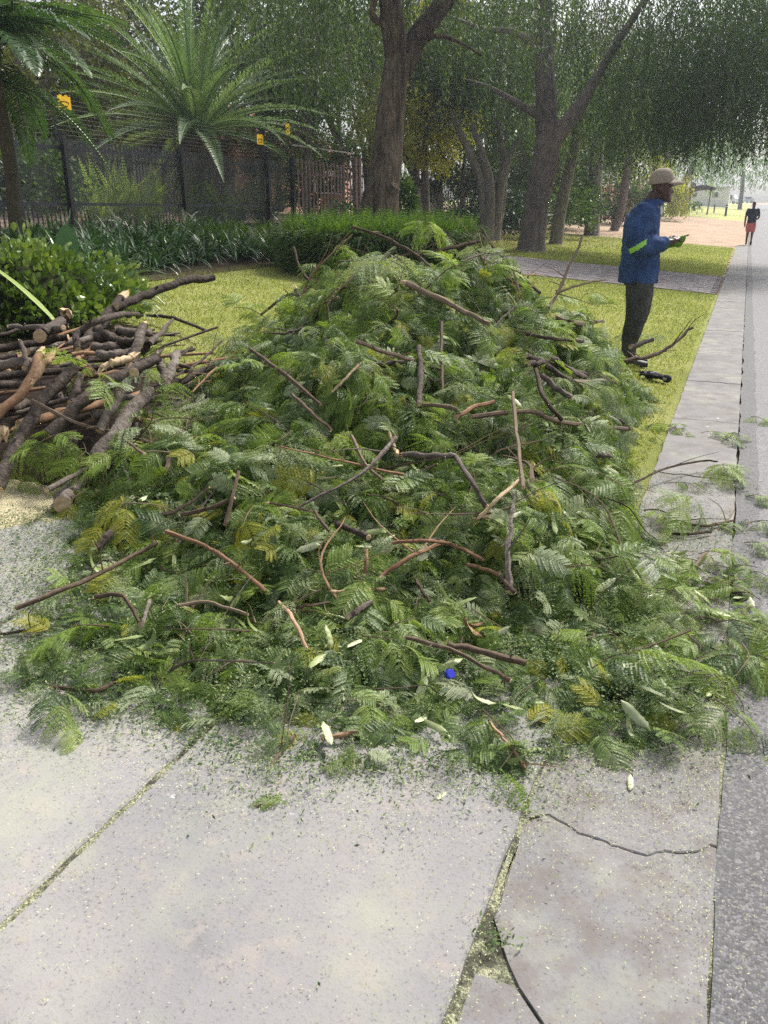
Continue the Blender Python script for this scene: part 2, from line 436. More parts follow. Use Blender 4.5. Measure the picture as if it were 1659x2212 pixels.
# near piece, broken off along the crack and along the loose corner
near = [(-.9, SG0)] + edge((-.9, SG0), (crack[0][0], SG0), 30, .006, 21) + [(a - .001 - .008*max(0, frac_noise(b*23, 3.3)), b) for a, b in crack] + \
       [(crack[-1][0] - .05, SG1 - .004)] + edge((crack[-1][0] - .05, SG1 - .004), (tri[0][0], SG1 - .02), 8, .006, 22) + [(a, b - .003) for a, b in tri] + [(-.9, .10)]
slab('gutter_slab', near, -.004, .06, M_GUT, gut, .002)
corner = [(a - .002, b + .003) for a, b in tri[:1:-1]] + [(tri[0][0] - .14, SG1 - .004)] + edge((tri[0][0] - .14, SG1 - .004), (.2, SG1 - .006), 10, .005, 23)
slab('gutter_slab', corner, -.007, .06, M_GUT, gut, .002)
stops = [3.35, 4.7, 6.1, 7.6, 9.16, 11.1, 13.3, 14.8, 16.15, 18.4, 20.6, 22.8, 25, 27.5, 30, 33, 36, 40]
def joint(L, seed, off): return [(L + off + .035*frac_noise(k*1.7, seed*3.1), SG0 + (SG1 - SG0)*k/8) for k in range(9)]
first = [(a + .002, b) for a, b in crack] + [(crack[-1][0] - .03, SG1)]
last = first
for k, L in enumerate(stops):
    top = joint(L, k, -.006)
    pts = last + edge((last[-1][0], SG1), (L, SG1), max(6, int((L - last[-1][0])/.1)), .008, 40 + k)[1:] + top[::-1] + edge((top[0][0], SG0), (last[0][0], SG0), max(6, int((L - last[0][0])/.1)), .008, 70 + k)[1:]
    slab('gutter_slab', pts, -.004 - .002*(k % 2), .06, M_GUT, gut, .003)
    last = joint(L, k, .006)

# brick paved crossing
bd = empty('brick_driveway'); bd.rotation_euler = ROT; bd['kind'] = 'structure'
bm_ = MB(); bm_.box((0, 0, 0), (.1065, .0535, .03)); 
me_b = []
for k in range(4):
    q = MB(); rr = random.Random(k); q.box((0, 0, 0), (.1065, .0535, .03))
    q.v = [(x + (rr.uniform(-.003, .003)), y + rr.uniform(-.003, .003), z_ + (rr.uniform(-.002, .002) if z_ > 0 else 0)) for x, y, z_ in q.v]
    me_b.append(q.mesh('brick', M_BRICK))
rng = random.Random(5); cnt = 0; rest = MB()
tilt = math.atan(SLOPE)
for r_ in range(38):
    L = 16.21 + r_*.115
    for k in range(27):
        s_ = .47 + k*.221 + (.11 if r_ % 2 else 0)
        z_ = zg(s_) - .038 + rng.uniform(-.004, .004)
        if cnt < 300 and k < 24:
            link('brick', rng.choice(me_b), bd, loc=(-s_, L, z_), rot=(rng.uniform(-.012, .012), tilt + rng.uniform(-.01, .01), rng.uniform(-.012, .012))); cnt += 1
        else:
            rest.box((-s_, L, z_), (.1065, .0535, .03), Euler((rng.uniform(-.012, .012), tilt, rng.uniform(-.012, .012))).to_matrix(), rng.random())
rest.obj('brick_rows', M_BRICK, bd)['kind'] = 'stuff'
sheet('brick_bedding', ar(16.14, 20.62, .5), ar(.34, 12, .8), -.028, plain('bedding_sand', (.10, .085, .075), .95, .1, 20, .4), kind=None, parent=bd)
sheet('brick_paving_far_end', ar(16.14, 20.62, .115), ar(6.4, 12, .5), -.012, M_BRICK, kind=None, parent=bd)
# ------------------------------------------------------------ the heap's form (a height over the ground)
def leaf_stops(): return [(.05, (.018, .042, .012)), (.35, (.058, .110, .027)), (.6, (.130, .205, .050)), (.82, (.235, .305, .085)), (1.0, (.40, .42, .18))]
M_LEAF = leaf_mat('cut_leaf', leaf_stops(), .26, .45, .4, .55)
M_LEAFPALE = leaf_mat('cut_leaf_underside', [(.0, (.20, .26, .15)), (.5, (.30, .36, .22)), (1, (.44, .48, .30))], .3, .6, .3, .6)
M_LEAFYEL = leaf_mat('cut_leaf_yellowing', [(.0, (.20, .24, .03)), (.5, (.32, .34, .04)), (1, (.42, .36, .06))], .4, .5, .3, .6)
M_TWIG = bark_mat('twig_bark', [(.25, (.045, .032, .022)), (.5, (.11, .078, .055)), (.75, (.20, .155, .11))], 60, (1, 1, 1), .5, .004, .5)
M_LOG = bark_mat('log_bark', [(.25, (.032, .025, .020)), (.46, (.090, .072, .060)), (.62, (.155, .130, .112)), (.8, (.27, .24, .21))], 34, (1, 1, 1), 1.0, .02, .35)
M_WOODRED = bark_mat('stripped_wood', [(.25, (.13, .07, .04)), (.5, (.25, .15, .09)), (.75, (.40, .27, .17))], 50, (1, 1, 1), .5, .004, .4)
def m_cut():
    m, nt, p, o = new_mat('cut_wood'); v = coords(nt)
    n = noise_(nt, v, 45, 5, .7)
    nt.links.new(ramp(nt, n, [(.25, (.26, .16, .085)), (.5, (.46, .34, .20)), (.75, (.62, .50, .34))]), p.inputs['Base Color'])
    p.inputs['Roughness'].default_value = .8; bump(nt, p, n, .6, .004); return m
M_CUT = m_cut()
M_POD = leaf_mat('green_pod', [(.0, (.16, .22, .08)), (.5, (.27, .34, .13)), (1, (.42, .47, .23))], .2, .42, .4, .5, 40)
M_PODPALE = leaf_mat('pale_pod', [(.0, (.40, .46, .26)), (.5, (.52, .56, .34)), (1, (.62, .64, .44))], .2, .42, .4, .5, 40)
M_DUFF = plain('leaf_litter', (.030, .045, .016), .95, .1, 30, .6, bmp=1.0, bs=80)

OUT_PX = [(60, 1490), (190, 1535), (380, 1560), (470, 1600), (590, 1650), (850, 1655), (1120, 1665), (1200, 1610), (1420, 1605),
          (1500, 1585), (1465, 1470), (1395, 1330), (1362, 1190), (1350, 1060), (1365, 930), (1400, 850)]
OUT_L = [(430, 830), (330, 960), (215, 1060), (150, 1180), (120, 1330), (60, 1420)]
outline = [gnd(*q).to_2d() for q in OUT_PX] + [Vector((1.95, 6.7)), Vector((1.5, 7.4)), Vector((.3, 7.5)), Vector((-.7, 6.8))] + [gnd(*q).to_2d() for q in OUT_L]
OA = np.array([[q.x, q.y] for q in outline])
GX = np.arange(-3.4, 3.2, .04); GY = np.arange(1.2, 8.6, .04)
XX, YY = np.meshgrid(GX, GY)                      # [iy, ix]
def poly_dist(X, Y, P):
    ins = np.zeros(X.shape, bool); dm = np.full(X.shape, 1e9)
    for i in range(len(P)):
        a, b = P[i], P[(i+1) % len(P)]
        c = ((a[1] > Y) != (b[1] > Y)) & (X < (b[0]-a[0])*(Y-a[1])/(b[1]-a[1] + 1e-12) + a[0]); ins ^= c
        d = b - a; u = np.clip(((X-a[0])*d[0] + (Y-a[1])*d[1])/(d@d), 0, 1)
        dm = np.minimum(dm, np.hypot(X - a[0] - u*d[0], Y - a[1] - u*d[1]))
    return np.where(ins, dm, -dm)
PD = poly_dist(XX, YY, OA)
def bumpf(cx, cy, rx, ry, h, p=1.3, ang=0):
    ca, sa = math.cos(ang), math.sin(ang); dx, dy = XX-cx, YY-cy
    u = (dx*ca + dy*sa)/rx; v = (-dx*sa + dy*ca)/ry
    return h*np.clip(1 - u*u - v*v, 0, 1)**p
rngn = np.random.default_rng(4)
def vnoise(X, Y, f, seed):
    r = np.random.default_rng(seed); t = r.random((64, 64))
    x, y = X*f + 31.7, Y*f + 17.3; i, j = np.floor(x).astype(int), np.floor(y).astype(int); fx, fy = x-i, y-j
    fx, fy = fx*fx*(3-2*fx), fy*fy*(3-2*fy); g = lambda a, b: t[a % 64, b % 64]
    return (g(i, j)*(1-fx) + g(i+1, j)*fx)*(1-fy) + (g(i, j+1)*(1-fx) + g(i+1, j+1)*fx)*fy - .5
dd = np.clip(PD, 0, None)
ridge = 1 - np.exp(-dd/.30)
HH = ridge*(.10 + bumpf(.0, 3.35, 1.75, .95, .30, 1.0) + bumpf(.45, 5.6, 1.95, 2.2, .72, 1.0) + bumpf(.3, 5.6, .9, 1.1, .08, 1.5)
            + bumpf(1.2, 5.0, .9, .9, .06, 1.0))
HH = np.where(PD > 0, HH + ridge*(.24*vnoise(XX, YY, 2.0, 1) + .20*vnoise(XX, YY, 4.4, 2) + .10*vnoise(XX, YY, 9, 7)), 0)
HH = np.clip(HH, 0, None)
HLOG = bumpf(-2.25, 4.75, 1.55, 1.45, .52, .8) + bumpf(-1.2, 4.3, .8, .9, .18, .8)
HLOG = np.clip(HLOG, 0, None)
HALL = np.maximum(HH, HLOG)
def samp(A, x, y):
    fx = (np.asarray(x) - GX[0])/.04; fy = (np.asarray(y) - GY[0])/.04
    ix = np.clip(np.floor(fx).astype(int), 0, len(GX)-2); iy = np.clip(np.floor(fy).astype(int), 0, len(GY)-2)
    u = np.clip(fx-ix, 0, 1); v = np.clip(fy-iy, 0, 1)
    return (A[iy, ix]*(1-u) + A[iy, ix+1]*u)*(1-v) + (A[iy+1, ix]*(1-u) + A[iy+1, ix+1]*u)*v
def gz_np(x, y):
    s = -(x*RD[1] - y*RD[0]); return SLOPE*np.clip(s - .3, 0, 20)
def top(x, y, A=None): return float(samp(HALL if A is None else A, x, y)) + gz(x, y)
def normal(x, y, A=None):
    e = .06; return Vector((top(x-e, y, A) - top(x+e, y, A), top(x, y-e, A) - top(x, y+e, A), 2*e)).normalized()
def hit(px, py, lift=0.0, A=None):                # where a sight line meets the heap (or the ground)
    d = ray(px, py).normalized(); o = Vector((0, 0, CAM_H)); t = 1.2
    while t < 30:
        p = o + d*t
        if p.z - lift <= top(p.x, p.y, A): return p
        t += .02
    return o + d*9.0

# dense core of the heap, below the loose sprigs
def core(name, A, mask, k, mat, sub=1, drop=.06):
    idx = -np.ones(A.shape, int); sel = mask; idx[sel] = np.arange(sel.sum())
    V = np.stack([XX[sel], YY[sel], gz_np(XX[sel], YY[sel]) + A[sel]*k - drop], 1)
    q = sel[:-1, :-1] & sel[1:, :-1] & sel[:-1, 1:] & sel[1:, 1:]
    F = np.stack([idx[:-1, :-1][q], idx[:-1, 1:][q], idx[1:, 1:][q], idx[1:, :-1][q]], 1)
    return link(name, np_mesh(name, V, F, mat, smooth=True))
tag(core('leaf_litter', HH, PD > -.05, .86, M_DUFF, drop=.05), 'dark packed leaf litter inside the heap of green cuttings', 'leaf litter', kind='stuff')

# ------------------------------------------------------------ bipinnate leaves
def make_leaf(rng, Lr=.17, npair=8, pl=.088, droop=2.2, pdroop=3.0, fold=.25, ll=.0120, lw=.0062, gap=.0058):
    mb = MB(); quads = []
    def rach(x): return Vector((x, .0, -droop*x*x*.9))
    pts = [rach(Lr*i/7) for i in range(8)]
    mb.tube(pts, lerp_list([.0014, .0007], 8), 3, False, .75)
    for i in range(npair):
        x = Lr*(.18 + .82*(i + .5)/npair); b = rach(x); t_ = x/Lr
        tang = Vector((1, 0, -2*droop*x*.9)).normalized()
        for sd_ in (-1, 1):
            if rng.random() < .05: continue
            l = pl*(.62 + .55*math.sin(math.pi*min(1, t_*.85 + .1)))*rng.uniform(.85, 1.1)
            fw = rng.uniform(.35, .65) + .35*t_
            d0 = (Vector((0, sd_, 0)) + tang*fw + Vector((0, 0, rng.uniform(-.15, .25)))).normalized()
            pd_ = pdroop*rng.uniform(.6, 1.5)
            n = max(4, int(l/gap)); tt = rng.uniform(.2, .8)
            prev = None
            nrm0 = tang.cross(Vector((0, 1, 0))).normalized()*-1
            if nrm0.z < 0: nrm0 = -nrm0
            for k in range(n+1):
                u = l*k/n; p = b + d0*u + Vector((0, 0, -pd_*u*u))
                dirn = (d0 + Vector((0, 0, -2*pd_*u))).normalized()
                if prev is not None and k % 3 == 0:
                    w_ = Vector((tang.x*.0006, tang.y*.0006, tang.z*.0006))
                    mb.add([prev - w_, prev + w_, p + w_, p - w_], [(0, 1, 2, 3)], .7)
                if prev is None or k % 3 == 0: prev = p
                if k == 0: continue
                side = dirn.cross(nrm0).normalized(); up = side.cross(dirn)
                sz = ll*(.75 + .4*math.sin(math.pi*k/n))*rng.uniform(.85, 1.12)
                for s2 in (-1, 1):
                    f = fold*rng.uniform(.2, 2.0)
                    dl = (side*s2*math.cos(f) + up*math.sin(f) + dirn*.45).normalized()
                    wv = dirn*lw*.5
                    q0 = p; q2 = p + dl*sz; mid = p + dl*sz*.5
                    mb.add([q0, mid - wv, q2, mid + wv], [(0, 1, 2, 3)], min(1, max(0, tt + rng.uniform(-.2, .2))))
    return mb
rl = random.Random(11)
LEAFSPEC = [dict(), dict(droop=3.4, pdroop=5), dict(droop=.8, pdroop=1.5, fold=.1), dict(Lr=.20, npair=10, droop=2.6, pdroop=4), dict(droop=1.5, pdroop=9, fold=.9),
            dict(Lr=.14, npair=6, pl=.095, droop=4, pdroop=7, fold=.5), dict(Lr=.19, npair=11, pl=.07, droop=1.0, pdroop=3), dict(Lr=.15, npair=7, pl=.10, droop=.4, pdroop=2, fold=.15),
            dict(Lr=.15, npair=9, pl=.085, droop=2.5, pdroop=13, fold=1.35), dict(Lr=.13, npair=6, pl=.09, droop=6, pdroop=10, fold=1.15)]
leaf_mbs = [make_leaf(rl, **sp) for sp in LEAFSPEC]
LEAF_ME = [mb.mesh('leaf', M_LEAF) for mb in leaf_mbs]
PALE_ME = [leaf_mbs[k].mesh('leaf', M_LEAFPALE) for k in (1, 4, 6, 8, 9)]
YEL_ME = [leaf_mbs[k].mesh('leaf', M_LEAFYEL) for k in (0, 1, 3)]
M_LEAFBRIGHT = leaf_mat('cut_leaf_fresh', [(.0, (.13, .21, .04)), (.5, (.22, .32, .065)), (1, (.35, .42, .12))], .42, .45, .35, .5)
BRIGHT_ME = [leaf_mbs[k].mesh('leaf', M_LEAFBRIGHT) for k in (0, 1, 3, 5, 7, 8)]

# a heap of loose single leaves: far too many to count, one object
lib = bpy.data.collections.new('leaf_shapes')     # source shapes only, never linked into the scene
for k, me in enumerate(LEAF_ME + LEAF_ME[4:6] + LEAF_ME[8:] + PALE_ME + BRIGHT_ME[3:] + YEL_ME[:1]):
    o = bpy.data.objects.new('leaf_shape_%02d' % k, me); lib.objects.link(o)
NLIB = len(lib.objects)
def scatter(name, P, E, S, I, coll):
    me = bpy.data.meshes.new(name); me.vertices.add(len(P)); me.vertices.foreach_set('co', np.asarray(P, np.float32).ravel())
    a = me.attributes.new('rot', 'FLOAT_VECTOR', 'POINT'); a.data.foreach_set('vector', np.asarray(E, np.float32).ravel())
    a = me.attributes.new('scl', 'FLOAT', 'POINT'); a.data.foreach_set('value', np.asarray(S, np.float32))
    a = me.attributes.new('idx', 'INT', 'POINT'); a.data.foreach_set('value', np.asarray(I, np.int32))
    o = link(name, me)
    ng = bpy.data.node_groups.new(name, 'GeometryNodeTree')
    ng.interface.new_socket('Geometry', in_out='INPUT', socket_type='NodeSocketGeometry')
    ng.interface.new_socket('Geometry', in_out='OUTPUT', socket_type='NodeSocketGeometry')
    gi = ng.nodes.new('NodeGroupInput'); go = ng.nodes.new('NodeGroupOutput')
    ip = ng.nodes.new('GeometryNodeInstanceOnPoints'); ci = ng.nodes.new('GeometryNodeCollectionInfo')
    ci.inputs[0].default_value = coll; ci.inputs[1].default_value = True; ci.inputs[2].default_value = True
    def attr(nm, dt):
        n = ng.nodes.new('GeometryNodeInputNamedAttribute'); n.data_type = dt; n.inputs[0].default_value = nm; return n.outputs[0]
    er = ng.nodes.new('FunctionNodeEulerToRotation')
    lk = ng.links.new
    lk(attr('rot', 'FLOAT_VECTOR'), er.inputs[0]); lk(gi.outputs[0], ip.inputs['Points']); lk(ci.outputs[0], ip.inputs['Instance'])
    ip.inputs['Pick Instance'].default_value = True
    lk(attr('idx', 'INT'), ip.inputs['Instance Index']); lk(er.outputs[0], ip.inputs['Rotation']); lk(attr('scl', 'FLOAT'), ip.inputs['Scale'])
    lk(ip.outputs[0], go.inputs[0])
    md = o.modifiers.new('scatter', 'NODES'); md.node_group = ng
    return o
def lay(nrm, rng, tilt=.5, down=.5, back=0.0):
    """orientation of something lying on a slope: local x along the fall (loosely), local z out of the heap"""
    fall = Vector((nrm.x, nrm.y, 0)); n = (nrm + Vector((rng.gauss(0, tilt), rng.gauss(0, tilt), rng.gauss(0, tilt*.6)))).normalized()
    a = rng.uniform(0, 6.283); x = Vector((math.cos(a), math.sin(a), 0))*(1-down) + (fall.normalized()*down if fall.length > .05 else Vector((0, -down, 0)))
    x = (x - n*x.dot(n))
    if x.length < 1e-3: x = n.orthogonal()
    x.normalize(); y = n.cross(x)
    return Matrix((x, y, n)).transposed().to_euler()
rs = random.Random(21)
P, E, S, I = [], [], [], []
tries = 0
while len(P) < 22000 and tries < 200000:
    tries += 1
    x, y = rs.uniform(-2.3, 2.4), rs.uniform(1.5, 7.8)
    d = float(samp(PD, x, y))
    if d < .0 or rs.random() > (1.0 if y < 5.5 else .75): continue
    if d < .10 and rs.random() < .6: continue
    h = float(samp(HH, x, y)); thick = min(.16, .03 + h*.28)
    z = gz(x, y) + max(.012, h*.92 - .02 + rs.uniform(-.8, .7)*thick)
    if d < .05: z = gz(x, y) + rs.uniform(.008, .03)
    n = normal(x, y, HH)
    P.append((x, y, z)); E.append(tuple(lay(n, rs, .55, .45))); S.append(rs.uniform(.55, .95)*min(.85, .52 + .065*y)); I.append(rs.randrange(NLIB))
tag(scatter('loose_cut_leaves', P, E, S, I, lib), 'mass of loose feathery green leaves covering the heap of cuttings', 'cut leaves', kind='stuff')

# ------------------------------------------------------------ leafy sprigs one can tell apart: twig + leaves
rp = random.Random(31)
def make_sprig(rng, metas, n=5, Lt=.30):
    e = bpy.data.objects.new('leafy_sprig', None); e.empty_display_size = .05
    mb = MB(); pts = spline([(0, 0, 0), (Lt*.35, rng.uniform(-.03, .03), .02), (Lt*.7, rng.uniform(-.05, .05), .01), (Lt, rng.uniform(-.07, .07), -.05)], 3)
    mb.tube(pts, lerp_list([.0042, .0016], len(pts)), 5, True, .5)
    ch = [bpy.data.objects.new('twig', mb.mesh('twig', M_TWIG, True))]
    for k in range(n):
        u = .25 + .75*k/(n-1); p = pts[int(u*(len(pts)-1))]
        o = bpy.data.objects.new('leaf', rng.choice(metas)); o.location = p
        yaw = (1 if k % 2 else -1)*rng.uniform(.5, 1.15) if k < n-1 else rng.uniform(-.2, .2)
        o.rotation_euler = (rng.uniform(-.4, .4), rng.uniform(-.25, .55), yaw); o.scale = (rng.uniform(.9, 1.2),)*3
        ch.append(o)
    for o in ch: o.parent = e
    return e, ch
SPR = [make_sprig(rp, LEAF_ME + BRIGHT_ME*2, rp.choice((4, 5, 6)), rp.uniform(.22, .40)) for _ in range(7)]
SPRB = [make_sprig(rp, BRIGHT_ME, 5, .28) for _ in range(3)]
SPRP = [make_sprig(rp, PALE_ME, 5, .30) for _ in range(2)]
SPRY = [make_sprig(rp, YEL_ME, 4, .26) for _ in range(2)]
def put_sprig(kind, loc, rot, scl, label, group):
    e0, ch = kind
    e = e0.copy(); COL.objects.link(e); e.location = loc; e.rotation_euler = rot; e.scale = (scl,)*3
    for c in ch:
        o = c.copy(); COL.objects.link(o); o.parent = e
    return tag(e, label, 'sprig', group)
def zone(x, y):
    a = 'far left' if x < -.9 else 'left' if x < -.2 else 'middle' if x < .6 else 'right' if x < 1.2 else 'far right'
    b = 'front edge' if y < 2.6 else 'front slope' if y < 3.7 else 'hollow behind the front ridge' if y < 4.8 else 'main mound' if y < 6 else 'back'
    return a, b
def ztag(o, what, cat, x, y):
    a, b = zone(x, y); tag(o, '%s on the %s %s of the heap' % (what, a, b), cat, '%s, %s %s' % (what, a, b))
LOOK = {}
# the ones that stand out, at their places
def spot(px, py, lift=.04, A=None): return hit(px, py, lift, A)
NAMED = [
 (165, 935, SPRB, 'pale green leafy sprig hanging on the logs at the far left', .95), (75, 920, SPRB, 'bright green feathery sprig lying over the leftmost logs', 1.0),
 (180, 960, SPRB, 'fresh green sprig in front of the thick purple-brown log', 1.0), (315, 950, SPRB, 'bright feathery sprig left of the large pale cut face', .9),
 (380, 835, SPRP, 'pale sprig with spread leaflets upright among the logs', 1.1), (395, 890, SPRB, 'yellow-green sprig hanging before the dark thick log', 1.0),
 (200, 1060, SPRY, 'yellowing sprig drooping from the left front of the heap', 1.1), (300, 1080, SPRY, 'yellow-green wilted sprig beside the pale pod', .9),
 (240, 1365, SPRB, 'bright green drooping sprig low at the left front of the heap', 1.25), (545, 1375, SPR, 'deep green fan-shaped sprig low on the heap front', 1.3),
 (770, 600, SPRB, 'bright green weeping sprig on top of the heap before the hedge', 1.7), (735, 560, SPRY, 'pale olive curled sprig at the upper left of the heap top', 1.3),
 (900, 480, SPRB, 'bright green sprig raised in front of the barred fence', 1.2), (1000, 590, SPRP, 'pale drooping sprig along the heap top', 1.5), (860, 570, SPRP, 'pale green sprig hanging left of the broken stick', 1.3),
 (1260, 640, SPRB, 'thin bright green sprig hanging beside the standing man', 1.3), (1325, 735, SPRP, 'grey-green sprig at the feet of the standing man', 1.1), (1325, 805, SPR, 'green sprig on the lawn beside the boots', .7),
 (1300, 1080, SPRB, 'bright green sprig overhanging the right side of the heap', 1.5), (1390, 1110, SPRB, 'bright green sprig at the right edge over the gutter', 1.2),
 (1090, 970, SPRY, 'yellow-green hanging sprig in the middle of the heap', 1.3), (1180, 680, SPRY, 'sprig with yellow leaf tips near the top right of the heap', .9),
 (1560, 1010, SPRB, 'single green sprig at the end of a thin twig over the gutter', .62), (1540, 1520, SPR, 'green sprig flat on the concrete beside the road edge', .9),
 (1600, 1400, SPR, 'green sprig lying across the gutter onto the asphalt', 1.2), (1640, 1370, SPRB, 'bright green sprig cut by the right edge of the picture', 1.1),
 (100, 1490, SPR, 'small sprig at the very left tip of the heap', .8), (1480, 1080, SPR, 'flat sprig on the gutter below the black glove', .9),
]
for k, (px, py, kinds, lab, sc) in enumerate(NAMED):
    p = spot(px, py, .06); n = normal(p.x, p.y)
    put_sprig(rp.choice(kinds), p + n*.02, lay(n, rp, .25, .75), sc*min(1.0, .36 + .12*p.y), lab, None)
npl = 0; tries = 0
while npl < 262 and tries < 9000:
    tries += 1
    x, y = rp.uniform(-2.2, 2.4), rp.uniform(1.7, 7.2); d = float(samp(PD, x, y))
    if d < .16: continue
    if rp.random() > min(1, .35 + 1.6/y): continue
    n = normal(x, y, HH); z = top(x, y, HH) + rp.uniform(-.02, .05)
    kind = rp.choice(SPR*2 + SPRB*2 + SPRP + (SPRY if rp.random() < .4 else SPR))
    e = put_sprig(kind, (x, y, z), lay(n, rp, .35, .55), rp.uniform(.75, 1.15)*min(.85, .45 + .085*y), None, None); npl += 1
    ztag(e, 'bright green sprig' if kind in SPRB else 'pale sprig' if kind in SPRP else 'yellowing sprig' if kind in SPRY else 'mid-green sprig', 'sprig', x, y)
def strewn(p):
    a, b = LS(p.x, p.y)
    t = 'small sprig on the %s, %s' % ('asphalt edge' if b < -.14 else 'right side of the gutter' if b < .08 else 'left side of the gutter', 'near the front tip of the heap' if a < 2.9 else 'level with the front slope' if a < 3.7 else 'level with the hollow of the heap' if a < 4.6 else 'far up beside the main mound')
    return t, t
for k in range(34):                                # spill over the gutter to the road, beside the heap
    u = rp.random(); px, py = rp.uniform(1395, 1650), rp.uniform(1150, 1480) if u < .75 else rp.uniform(900, 1150)
    p = gnd(px, py)
    put_sprig(rp.choice(SPR + SPRB), p + Vector((0, 0, .02)), lay(Vector((0, 0, 1)), rp, .12, .2), rp.uniform(.45, .7), *strewn(p))
for k in range(24):                                # a denser drift across the gutter
    px, py = rp.gauss(1510, 80), rp.gauss(1345, 75)
    if px > 1680 or px < 1380: continue
    p = gnd(px, py); put_sprig(rp.choice(SPR + SPRB + SPRP), p + Vector((0, 0, rp.uniform(.015, .05))), lay(Vector((0, 0, 1)), rp, .15, .2), rp.uniform(.4, .65), *strewn(p))
p = gnd(635, 1775); put_sprig((SPRB[0][0], SPRB[0][1][2:4]), p + Vector((0, 0, .012)), (0, 0, 1.9), .45, 'lone green leaf lying on the bare concrete slab', None)
# ------------------------------------------------------------ logs and branches
rw = random.Random(77)
def wood(name, pts, rads, mat, label, cat, group=None, n=9, ends=(True, True), stubs=0, rough=.10, side_twigs=0, broken=(0, 0)):
    """a log or branch: bark tube, pale cut faces, stubs of side twigs. pts in world space"""
    base = Vector(pts[0])
    P = spline([Vector(p) - base for p in pts], 5); K = len(P); rr = lerp_list(rads, K)
    jit = max(rads)*.38
    for i in range(1, K-1):
        P[i] = P[i] + Vector((rw.gauss(0, jit), rw.gauss(0, jit), rw.gauss(0, jit)))*.5
    e = empty(name, base, label, cat, group)
    mb = MB(); mb.tube(P, [r*rw.uniform(1-rough, 1+rough) for r in rr], n, True, .5, rough=rough*.6, rng=rw)
    for k in range(stubs):
        i = rw.randrange(1, K-1); d = Vector((rw.gauss(0, 1), rw.gauss(0, 1), rw.gauss(.3, 1))).normalized(); r = rr[i]*.35
        mb.tube([P[i], P[i] + d*(rr[i] + rw.uniform(.008, .03))], [r, r*.7], 5, True)
    mb.obj('bark', mat, e, smooth=True)
    for k in range(side_twigs):
        i = rw.randrange(K//5, K-1); T = (P[min(i+1, K-1)] - P[i-1]).normalized()
        d = (T*rw.uniform(.3, 1.0) + Vector((rw.gauss(0, .7), rw.gauss(0, .5), rw.uniform(-.1, .8)))).normalized(); l = rw.uniform(.10, .36)
        q = MB(); q.tube(spline([P[i], P[i] + d*l*.5 + Vector((rw.gauss(0, .015), rw.gauss(0, .015), .01)), P[i] + d*l], 3), lerp_list([max(.0016, rr[i]*.42), .0011], 7), 5)
        q.obj('side_twig', mat, e, smooth=True)
    for w, on in enumerate(ends):
        if not on: continue
        i, j = (0, 1) if w == 0 else (K-1, K-2)
        d = (P[i] - P[j]).normalized(); a = d.orthogonal().normalized(); b = d.cross(a); r = rr[i]
        q = MB()
        if broken[w]:
            m_ = 9; V = [P[i] - d*r*.2 + (a*math.cos(6.283*k/m_) + b*math.sin(6.283*k/m_))*r*1.02 for k in range(m_)]
            V2 = [P[i] + d*r*rw.uniform(.3, 1.0 + broken[w]*2.2) + (a*math.cos(6.283*k/m_) + b*math.sin(6.283*k/m_))*r*rw.uniform(.3, .8) for k in range(m_)]
            V3 = [P[i] + d*r*.1]
            q.add(V + V2 + V3, [(k, (k+1) % m_, m_ + (k+1) % m_, m_ + k) for k in range(m_)] + [(m_ + k, m_ + (k+1) % m_, 2*m_) for k in range(m_)])
            q.obj('broken_end', M_CUT, e)
        else:
            tl = Vector((rw.gauss(0, .22), rw.gauss(0, .22), rw.gauss(0, .22)))
            m_ = 10; V = [P[i] + d*.004 + (a*math.cos(6.283*k/m_) + b*math.sin(6.283*k/m_))*r*.97 for k in range(m_)]
            V += [P[i] + d*(.006) + (a*math.cos(6.283*k/m_) + b*math.sin(6.283*k/m_))*r*.5 for k in range(m_)] + [P[i] + d*.005]
            q.add(V, [(k, (k+1) % m_, m_ + (k+1) % m_, m_ + k) for k in range(m_)] + [(m_ + k, m_ + (k+1) % m_, 2*m_) for k in range(m_)])
            q.obj('cut_face', M_CUT, e)
    return e
def px_wood(name, pix, rpx, mat, label, cat, lift=.03, A=None, group=None, free=None, **kw):
    """pix: sight-line points laid on the heap; free: list of depths to use instead of the heap"""
    pts = []
    for k, (x, y) in enumerate(pix):
        if free and free[k] is not None: pts.append(at(x, y, free[k]))
        else: pts.append(hit(x, y, lift + .012*(k % 2), A))
    dist = sum((p - Vector((0, 0, CAM_H))).length for p in pts)/len(pts)
    rr = [(r*1.4 if r < 3.6 else r*.84 if r > 9 else r)*dist/FPX for r in (rpx if isinstance(rpx, (list, tuple)) else (rpx, rpx*.8))]
    return wood(name, pts, rr, mat, label, cat, group, **kw)
def c6(*q): return [(a*.358, 594 + b*.358) for a, b in q]          # coordinate frames of the close-up studies
def c7(*q): return [(540 + a*.5208, 540 + b*.5208) for a, b in q]
def cm(*q): return [(540 + a*.358, 1026 + b*.358) for a, b in q]
def cl(*q): return [(a*.358, 1026 + b*.358) for a, b in q]
def c8(*q): return [(1296 + a*.3906, 810 + b*.3906) for a, b in q]

